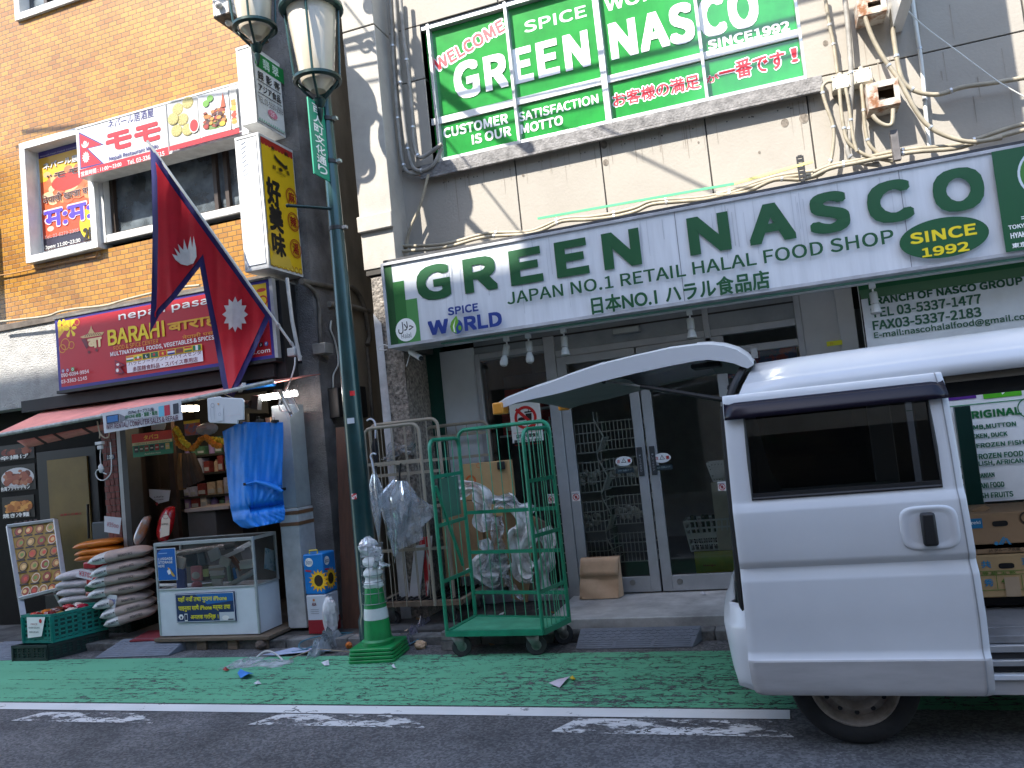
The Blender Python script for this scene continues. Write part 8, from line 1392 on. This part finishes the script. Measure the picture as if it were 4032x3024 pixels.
# marigold garland
gl = thing('garland', 'yellow and orange marigold garland looping under the awning', 'garland', P(*K5(330, 800), 6.25)); MY, MO = mat('marigold_yellow', (.68, .48, .02), .8, var=.3, vscale=60, bump=.8, bscale=90), mat('marigold_orange', (.62, .2, .012), .8, var=.3, vscale=60, bump=.8, bscale=90)
top_ = [(130, 565), (170, 630), (200, 690), (240, 745), (300, 780)]; path = [(115, 600), (130, 660), (160, 740), (210, 790), (270, 810), (330, 800), (380, 750), (430, 690), (480, 672), (520, 700), (560, 740), (610, 765), (670, 785)]; path2 = [(560, 690), (620, 700), (685, 712)]
for nm, pth, m, Y in (('yellow_string', top_, MY, 6.22), ('orange_string', path, MO, 6.24), ('yellow_end', path2, MY, 6.27)):
    b = MB(); sp = smooth_pts([P(*K5(x, y), Y) for x, y in pth], 8); acc_ = 0; last = sp[0]; rn = random.Random(3)
    for p in sp:
        if (p-last).length >= .034 or p is sp[0]: b.ball(p+V((0, 0, rn.uniform(-.006, .006))), rn.uniform(.026, .033), m, 9, 6); last = p
    b.build(nm, gl)
# hanging socket and flex
hs = thing('hanging_socket', 'white plug adaptor and looped flex dangling from the awning', 'socket', P(*KW(1310, 320), 5.7)); k = KW; b = MB(); b.tube(smooth_pts([P(*k(x, y), 5.7) for x, y in ((1270, 30), (1290, 120), (1305, 200), (1300, 250))]), .006, mat('flex_cream', (.45, .38, .28), .6), 6); b.tube(smooth_pts([P(*k(x, y), 5.7) for x, y in ((1275, 60), (1310, 190), (1370, 245), (1420, 230), (1430, 150))]), .006, MATS['flex_cream'], 6); b.tube(smooth_pts([P(*k(x, y), 5.7) for x, y in ((1315, 400), (1308, 500), (1318, 600), (1320, 680), (1390, 720), (1330, 690), (1280, 660), (1250, 710), (1280, 780), (1350, 800), (1420, 750), (1455, 660), (1450, 450), (1440, 300))]), .005, WHITE, 6); b.build('flex', hs)
b = MB(); a, c = P(*k(1262, 340), 5.7), P(*k(1345, 290), 5.7); b.box(a.x, c.x, 5.68, 5.72, a.z, c.z, WHITE); a, c = P(*k(1285, 398), 5.7), P(*k(1335, 340), 5.7); b.box(a.x, c.x, 5.685, 5.715, a.z, c.z-.001, WHITE); b.build('adaptor', hs, bevel=.004); crumple('flex_bundle', 'knot of white flex under the plug adaptor', 'flex', P(*k(1318, 645), 5.69), .025, .02, .04, WHITE, 91)
# lit tube lamp, small lamps, box shelf inside
tl = thing('tube_lamp', 'lit fluorescent tube under the awning at the right end of the shop', 'lamp', P(*K5(1340, 190), 6.1)); b = MB(); TUBE = mat('lit_tube', (.9, .9, .9), .4, var=0, emit=(1, .98, .95), estr=9); b.tube([P(*K5(1115, 215), 6.1), P(*K5(1560, 150), 6.1)], .02, TUBE, 10); b.build('tube', tl); b = MB(); b.bar(P(*K5(1110, 190), 6.14), P(*K5(1565, 125), 6.14), .04, .03, WHITE); b.build('fitting', tl)
for x, lb in ((222, 'left small lit box lamp inside the shop ceiling'), (318, 'right small lit box lamp inside the shop ceiling')): bb = MB(); p = P(*K5(x, 330), 6.7); bb.box(p.x-.04, p.x+.04, 6.7, 6.76, p.z-.025, p.z+.03, mat('lit_warm', (.9, .85, .7), .4, var=0, emit=(1, .85, .6), estr=9)); bb.build('box_lamp', None, lb, 'lamp', 'small lit lamps in the shop', smooth=0)
one('black_lamp_head', lambda b: (b.tube([P(*K5(960, 280), 6.0), P(*K5(1020, 275), 5.98)], .035, BLACK, 12), b.obox(P(*K5(1085, 255), 6.0), V((.035, 0, -.01)), V((0, .03, 0)), V((.012, 0, .06)), BLACK)), 'black clip lamp and camera hanging beside the tube lamp', 'lamp')
one('rolled_awning_cloth', lambda b: (b.tube([P(*K5(880, 75), 6.2), P(*K5(1010, 60), 6.2)], .025, WHITE, 8), b.tube([P(*K5(965, 70), 6.2), P(*K5(1300, 25), 6.2)], .03, mat('tarp_blue_roll', S(20, 110, 190), .5), 10)), 'rolled blue and white cloth under the awning', 'cloth')
BLT = mat('blue_tarp', (.012, .21, .72), .5, var=.15, vscale=6, bump=.25, bscale=16, spec=.35)
KT2 = K5
outl = [(682, 600), (700, 720), (715, 900), (735, 1100), (755, 1320), (780, 1520), (810, 1660), (900, 1735), (980, 1752)]; outr = [(1400, 600), (1405, 690), (1398, 900), (1390, 1100), (1392, 1280), (1408, 1420), (1425, 1560), (1418, 1650), (1370, 1680)]
tp = thing('blue_tarp', 'bright blue tarpaulin clipped up in front of the shop, tied in at one third', 'tarpaulin', P(*K5(1050, 1750), 5.9)); b = MB()
lz = [p[1] for p in outl]; 
def tarp(u, v):
    i = v*(len(outl)-1); k_ = min(len(outl)-2, int(i)); f_ = i-k_; l = V((*outl[k_], 0)).lerp(V((*outl[k_+1], 0)), f_); r = V((*outr[k_], 0)).lerp(V((*outr[k_+1], 0)), f_); p = l.lerp(r, u)
    y = p.y - (0 if v > .02 else 0); topy = 490+.0*u if u > .3 else 600-(u/.3)*110; y = topy+(y-600)*(1760-topy)/1160 if v < .25 else y
    yy = p.y if v > .25 else topy+(p.y-600)*((outl[2][1]-topy)/(outl[2][1]-600))
    fold = .007*math.sin(u*11+v*3)+.005*math.sin(u*27-v*9)+.003*math.sin(u*57+v*13); cinch = math.exp(-((v-.66)/.035)**2)*(1 if u > .35 else .35); rad = .006*math.sin((u-.4)*38/(.35+abs(v-.66)*4))*math.exp(-abs(v-.62)*3.5)*(u > .3)
    Y = 5.9-.045*math.sin(math.pi*min(1, u*1.1))*(.35+v)+fold+rad+.075*cinch+(.05*(1-u/.3) if u < .3 else 0)+.03*max(0, v-.72)*math.sin(u*20)
    return P(*K5(p.x, yy), Y)
b.grid(tarp, 72, 60, BLT); b.build('sheet', tp, smooth=60, weld=False, solid=.003)
for x, y in ((882, 492), (1285, 480), (955, 1225), (1370, 1290), (1105, 470)): p = P(*K5(x, y), 5.86); bb = MB(); bb.box(p.x-.016, p.x+.016, p.y-.01, p.y+.06, p.z-.012, p.z+.012, BLACK); bb.tube([p+V((-.012, 0, .012)), p+V((-.012, -.0, .035)), p+V((.012, 0, .035)), p+V((.012, 0, .012))], .0025, BLACK, 5); bb.build('clip', tp)
b = MB(); b.tube(smooth_pts([P(*K5(x, y), 5.84) for x, y in ((965, 1225), (1100, 1190), (1220, 1230), (1330, 1260), (1395, 1300))]), [.006]*9+[.022]*5+[.016]*3, BLT, 8) if False else b.tube([P(*K5(x, y), 5.845) for x, y in ((965, 1222), (1090, 1195), (1200, 1222), (1310, 1262), (1398, 1312))], [.008, .012, .02, .022, .012], BLT, 8); b.build('tied_roll', tp)
one('clear_sheet', lambda b: b.grid(lambda u, v: P(*K5(1280+200*u+v*(180-60*u), 20+(80+v*(360-120*u))), 5.95+.012*math.sin(u*9)), 10, 6, glass('clear_sheet_vinyl', (.9, .92, .94), .9, .08, ((.6, .62, .65), .22, 8))), 'clear vinyl sheet drooping from the right end of the awning', 'vinyl sheet', smooth=60, weld=False)
one('drop_cable', lambda b: b.tube(smooth_pts([P(*K1(x, y), 6.0) for x, y in ((2142, 750), (2135, 830), (2090, 960), (2035, 1050), (2030, 1120), (2065, 1145), (2105, 1120))]), .007, WHITE, 6), 'white cable dropping from the junction box below the flag pole', 'cable')
one('pole_junction_box', lambda b: b.box(P(*K1(2095, 690), 6.15).x, P(*K1(2150, 690), 6.15).x, 6.12, 6.19, P(*K1(2110, 745), 6.15).z, P(*K1(2110, 685), 6.15).z, ALU), 'grey junction box at the foot of the flag pole', 'junction box', bevel=.006)
pipe('roof_conduit', 'pale conduit lying on the ledge above the red food shop signboard', 'conduit', K1, [(-40, 500), (0, 492), (180, 472), (350, 450), (430, 420), (550, 398), (760, 375), (900, 335), (1080, 290), (1300, 245), (1450, 228)], 6.3, .013, CND)
pipe('wall_conduit', 'thin brown painted conduit on the brick wall below the poster window', 'conduit', K1, [(-40, 160), (100, 140), (400, 75), (640, 28), (695, 18), (702, -20)], 6.57, .008, mat('ochre_conduit', (.3, .15, .05), .6))
# goods inside the food shop
DKS = mat('dark_shelf', (.03, .028, .026), .6); sh = thing('goods_shelf', 'dark shelf full of jars and packets inside the food shop', 'shelf', (-5.15, 7.3, .08)); b = MB(); sx0_, sx1_ = P(*K5(150, 900), 7.2).x, P(*K5(780, 900), 7.2).x+.25; zs = [P(*K5(500, y), 7.2).z for y in (880, 1100, 1370, 1520)]+[.5, .2]
for z in zs: b.box(sx0_, sx1_, 7.2, 7.55, z-.012, z+.012, DKS)
b.box(sx0_-.03, sx0_, 7.2, 7.55, .08, zs[0]+.4, DKS); b.box(sx1_, sx1_+.03, 7.2, 7.55, .08, zs[0]+.4, DKS); b.box(sx0_-.03, sx1_+.03, 7.55, 7.58, .08, 2.4, DKS); b.build('boards', sh)
rn = random.Random(21); gG = 'goods on the shop shelf'; cc = [((150, 150, 170), 'pale grey'), ((110, 50, 50), 'dull red'), ((80, 90, 130), 'slate blue'), ((160, 140, 120), 'sand'), ((60, 90, 70), 'dull green'), ((120, 100, 140), 'mauve'), ((180, 170, 160), 'cream')]
tiers = ['top', 'second', 'third', 'lowest visible']
for r_ in range(4):
    x = sx0_+.04; n_ = 0
    while x < sx1_-.1:
        wd = rn.uniform(.06, .12); h = rn.uniform(.09, .19); c_, nm = rn.choice(cc); n_ += 1; b = MB(); m = mat('goods_%d_%d_%d' % c_, tuple(min(.8, 1.5*q_) for q_ in S(*c_)), .4, var=.3, vscale=25)
        if rn.random() < .4: b.lathe([(0, 0), (wd*.42, 0), (wd*.42, h*.75), (wd*.2, h*.9), (wd*.2, h), (0, h)], (x+wd/2, 7.27, zs[r_]+.013), m, 12)
        else: b.box(x, x+wd*.92, 7.21, 7.34, zs[r_]+.013, zs[r_]+.013+h, m); b.box(x+.01, x+wd*.92-.01, 7.206, 7.209, zs[r_]+.03, zs[r_]+.013+h*.45, mat('goods_label', (.4, .4, .42), .6))
        b.build('goods_item', None, '%s item, %s from the left on the %s shelf of the food shop' % (nm, ['one', 'two', 'three', 'four', 'five', 'six', 'seven', 'eight', 'nine', 'ten', 'eleven', 'twelve', 'thirteen', 'fourteen', 'fifteen', 'sixteen', 'seventeen', 'eighteen', 'nineteen', 'twenty', 'more'][min(n_-1, 20)], tiers[r_]), 'goods', gG, smooth=30); x += wd+rn.uniform(.004, .02)
ht_ = thing('hanging_bags', 'bunch of brown bags and sticks hanging left of the shelf', 'bag', P(*K5(240, 1300), 6.7)); b = MB()
for i, (x0, x1, c_) in enumerate([(180, 205, (110, 74, 34)), (225, 260, (60, 44, 34)), (262, 320, (66, 46, 36)), (300, 380, (56, 42, 34)), (330, 430, (70, 50, 34))]): b.tube([P(*K5(x0, 860), 6.7+i*.01), P(*K5((x0+x1)/2, 1050), 6.69+i*.01), P(*K5(x1, 1290-i*25), 6.7+i*.01)], [.02, .045, .04], mat('brown_bag_%d' % i, S(*c_), .7, var=.3, vscale=14), 8)
b.build('bag_bodies', ht_)
ff = thing('ceiling_fan_poster', 'colourful packet sheet hanging behind the garland', 'poster', P(*K5(320, 640), 6.6)); b = MB(); a, c = P(*K5(235, 655), 6.6), P(*K5(410, 455), 6.6); b.box(a.x, c.x, 6.6, 6.605, a.z, c.z, mat('packet_print', S(80, 100, 150), .5, col2=S(170, 80, 60), vscale=16, thr=(.42, .58))); b.box(a.x, c.x, 6.594, 6.599, c.z-.03, c.z, mat('yellow_strip', S(210, 180, 60), .5)); b.build('sheet', ff)
crumple('grey_fan_head', 'pale grey plastic hood hanging behind the tray', 'hood', P(*K5(500, 570), 6.4), .12, .06, .06, mat('grey_hood', (.26, .28, .31), .5), 95, None, .2)
dd = thing('shop_door', 'brown glazed shop door with notes on it under the tobacco sign', 'door', P(620, 2100, 6.75)); xa_, xb_ = P(520, 1900, 6.75).x, P(690, 1900, 6.75).x; b = MB(); DB = mat('door_brown', (.055, .03, .022), .5, var=.2)
b.box(xa_, xa_+.07, 6.75, 6.8, .09, 2.3, DB); b.box(xb_-.07, xb_, 6.75, 6.8, .09, 2.3, DB); b.box(xa_+.07, xb_-.07, 6.75, 6.8, .09, .9, DB); b.box(xa_+.07, xb_-.07, 6.75, 6.8, 2.2, 2.3, DB); b.build('door_frame', dd); b = MB(); b.quad([(xa_+.07, 6.77, .9), (xb_-.07, 6.77, .9), (xb_-.07, 6.77, 2.2), (xa_+.07, 6.77, 2.2)], SGL); b.build('pane', dd, smooth=0)
def note(px, Y, lb, txt): pts = [P(*K2(*p), Y) for p in px]; bb = MB(); bb.prism(pts, (0, .002, 0), MATS['paper_white']); o = bb.build('paper_note', None, lb, 'paper', smooth=0); q = facade(Y-.001); c_ = (pts[0]+pts[2])/2; [q.text(t, (c_.x-.06, c_.z+.012-i*.03, c_.x+.06, c_.z+.03-i*.03), ink(50, 40, 50), .02) for i, t in enumerate(txt)]; q.ell(c_.x-.03, c_.z-.05, .018, .018, ink(150, 50, 50), 12); q.build(o)
note([(1085, 195), (1150, 245), (1225, 225), (1237, 148), (1080, 140)], 6.7, 'curling white paper note stuck to the shop door', ['Lifafa', 'See our popular']); note([(1100, -290), (1190, -290), (1205, -330), (1180, -380), (1120, -370), (1098, -330)], 6.7, 'torn white paper scrap high on the shop door', [])
one('counter_box', lambda b: b.box(P(*K2(1365, 400), 6.5).x, P(*K2(1570, 400), 6.5).x, 6.5, 6.9, .5, P(*K2(1450, 300), 6.5).z, mat('brown_grey_board', (.085, .07, .066), .7)), 'dark grey brown counter box behind the display case', 'counter', bevel=.006)
one('loose_board', lambda b: b.box(P(*K2(1350, 300), 6.48).x, P(*K2(1670, 300), 6.48).x, 6.46, 6.95, P(*K2(1450, 300), 6.5).z+.002, P(*K2(1450, 284), 6.5).z+.012, mat('pinkish_board', (.34, .26, .22), .7)), 'pale wooden top board on the dark counter', 'board')
one('red_mat', lambda b: b.prism([G(*K2(940, 1250), .086), G(*K2(1270, 1235), .086), G(*K2(1400, 1160), .086), G(*K2(1080, 1175), .086)], (0, 0, .012), mat('red_carpet', (.2, .02, .03), .9, var=.2, vscale=30)), 'dark red door mat beside the display case', 'mat')
one('grey_bin', lambda b: b.box(P(*KC(900, 400), 6.55).x, P(*KC(1000, 400), 6.55).x+.1, 6.55, 6.85, .5, P(*KC(960, 262), 6.55).z, mat('slate_plastic', (.05, .06, .07), .5)), 'slate grey bin in front of the red brick pier', 'bin', bevel=.008)
# ------------------------------------------------------------------ litter and straps
gL = 'litter on the green lane'
def scrap(label, px, m, z=.008, grp=gL, cat='litter', nm='paper_scrap', curl=.01):
    pts = [G(*p, z) for p in px]; c_ = sum((p for p in pts), V((0, 0, 0)))/len(pts); b = MB(); top = [p+V((0, 0, curl*math.sin(i*2.1)+curl)) for i, p in enumerate(pts)]; cc_ = c_+V((0, 0, curl*1.8)); n_ = len(pts); b.add(top+[cc_], [(i, (i+1) % n_, n_) for i in range(n_)], m); b.build(nm, None, label, cat, grp, smooth=0, solid=.0015)
KG = zo(0, 2400, 1800); KB = zo(1150, 1600, 1200, 1810); PW = MATS['paper_white']
scrap('blue crumpled scrap on the green lane below the case', [KG(*p) for p in ((1150, 320), (1165, 312), (1205, 310), (1228, 322), (1205, 335), (1165, 334))], mat('blue_scrap', S(40, 120, 200), .5), curl=.02); scrap('small dark red scrap near the plastic heap', [KG(*p) for p in ((1078, 298), (1090, 288), (1110, 292), (1095, 303))], mat('red_scrap', S(150, 50, 44), .6)); scrap('white paper scrap in front of the cone on the left', [KG(*p) for p in ((1555, 262), (1590, 255), (1594, 270), (1570, 277))], PW); scrap('small white scrap right of the cone base', [KG(*p) for p in ((1895, 280), (1905, 275), (1918, 285), (1908, 290))], PW); scrap('white receipt lying in the middle of the green lane', [K7(*p) for p in ((525, 1600), (600, 1580), (640, 1550), (692, 1548), (660, 1590), (610, 1625))], mat('receipt_paper', S(205, 195, 205), .7)); scrap('tiny yellow scrap beside the white receipt', [K7(*p) for p in ((690, 1558), (715, 1550), (738, 1560), (710, 1572))], mat('yellow_scrap', S(210, 180, 50), .6)); scrap('small pale scrap on the lane below the blue one', [KG(*p) for p in ((1228, 364), (1250, 356), (1266, 360), (1240, 368))], PW); scrap('tiny white scrap on the concrete step', [K7(*p) for p in ((1720, 885), (1745, 876), (1775, 888), (1750, 896))], PW, .139, None); scrap('long white paper lying in the gutter left of the cone', [KG(*p) for p in ((1270, 225), (1420, 195), (1560, 190), (1640, 205), (1500, 215), (1330, 222))], mat('paper_blue_white', S(170, 180, 205), .6), .012)
def flat_film(label, px, m, hgt, seed, grp='plastic film in the gutter'):
    x0, y0, x1, y1 = px; a, c = G(x0, y1), G(x1, y0); rn = random.Random(seed); ph = [rn.uniform(0, 6) for _ in range(6)]
    def f(u, v): e = math.sin(math.pi*u)**.6*math.sin(math.pi*v)**.6; r = 1-.25*math.sin(u*17+ph[0])*.5; return V((a.x+(c.x-a.x)*(u+.05*math.sin(v*9+ph[1])), a.y+(c.y-a.y)*(v+.08*math.sin(u*11+ph[2])), .008+hgt*e*(.55+.3*math.sin(u*19+v*7+ph[3])+.25*math.sin(v*23-u*9+ph[4]))))
    b = MB(); b.grid(f, 22, 14, m); b.build('plastic_film', None, label, 'plastic film', grp, smooth=20, weld=False)
flat_film('flattened dirty clear plastic on the edge of the green lane', (*KG(1065, 235), *KG(1290, 290)), PLAS, .02, 1); flat_film('big clear crumpled plastic heap left of the cone', (*KG(1480, 150), *KG(1690, 240)), PLAS, .17, 2); flat_film('clear plastic scrap trailing from the heap', (*KG(1130, 245), *KG(1440, 285)), PLAS, .02, 3); flat_film('purple tinted plastic bag between cone and green cage', (*KB(680, 1320), *KB(830, 1440)), glass('purple_plastic', (.75, .72, .82), .9, .15, ((.3, .28, .36), .45, 8)), .16, 4)
crumple('crumpled_paper', 'brown crumpled paper beside the purple bag', 'litter', G(*KB(765, 1440))+V((0, 0, .03)), .05, .04, .035, KRAFT, 77, None, .45); crumple('snack_wrapper', 'orange wrapper in the clear plastic heap', 'litter', G(*KG(1690, 190))+V((0, 0, .03)), .03, .02, .025, mat('orange_wrapper', S(200, 110, 40), .3), 78, None, .4)
one('packing_strap', lambda b: b.tube(smooth_pts([G(*KG(x, y), .01+h) for x, y, h in ((1240, 232, 0), (1275, 205, .03), (1310, 203, .05), (1345, 222, .02), (1368, 244, 0))]), .007, WHITE, 5), 'stiff white strap arching over the gutter', 'strap'); one('packing_strap', lambda b: b.tube(smooth_pts([G(*KG(x, y), .01+h) for x, y, h in ((1360, 205, .01), (1450, 200, .02), (1560, 160, .05), (1690, 115, .06), (1710, 112, .05), (1600, 118, .08), (1470, 150, .06), (1450, 185, .03), (1520, 200, .01))]), .006, mat('strap_teal', S(50, 110, 130), .4), 5), 'teal packing strap looping over the clear plastic heap', 'strap'); one('packing_strap', lambda b: b.tube(smooth_pts([G(*KG(x, y), .01+h) for x, y, h in ((1400, 240, 0), (1520, 195, .04), (1640, 200, .03), (1700, 205, .01))]), .005, mat('strap_brown', S(150, 130, 110), .5), 5), 'thin brown cord beside the teal strap', 'strap'); one('packing_strap', lambda b: b.tube(smooth_pts([G(*KB(x, y), .02+h) for x, y, h in ((680, 1420, .0), (760, 1380, .03), (850, 1330, .05), (920, 1290, .05))]), .006, MATS['strap_teal'], 5), 'teal strap running from the purple bag to the green cage', 'strap')
for i, (x0, y0, x1, y1, h, lb) in enumerate([(885, 1345, 975, 1400, .06, 'upper grey concrete block under the green cage'), (885, 1400, 965, 1455, .05, 'lower grey concrete block under the green cage')]): p, q_ = G(*KB(x0, 1455)), G(*KB(x1, 1455)); bb = MB(); bb.box(p.x, q_.x, p.y+.02, p.y+.14, .0+(1-i)*.072, .07+(1-i)*.072, CONC); bb.build('concrete_block', None, lb, 'block', 'concrete blocks', bevel=.006)
rn = random.Random(31)
for i in range(16):
    x, y = rn.uniform(-3.4, -1.9), rn.uniform(5.65, 6.6); z = .0 if y < 5.85 else .092; b = MB(); r = rn.uniform(.012, .04); a = rn.uniform(0, 6); b.add([V((x+r*math.cos(a+k*1.57)*(1 if k % 2 else .6), y+r*math.sin(a+k*1.57)*.8, z+.004+.012*(k == 1))) for k in range(4)], [(0, 1, 2, 3)], [PW, KRAFT, CARD, mat('dead_leaf', S(150, 100, 40), .8)][i % 4]); b.build('gutter_scrap', None, 'scrap of paper or card lying on the dirty ground behind the cone and cages', 'litter', 'scraps behind the cages', smooth=0, solid=.001)
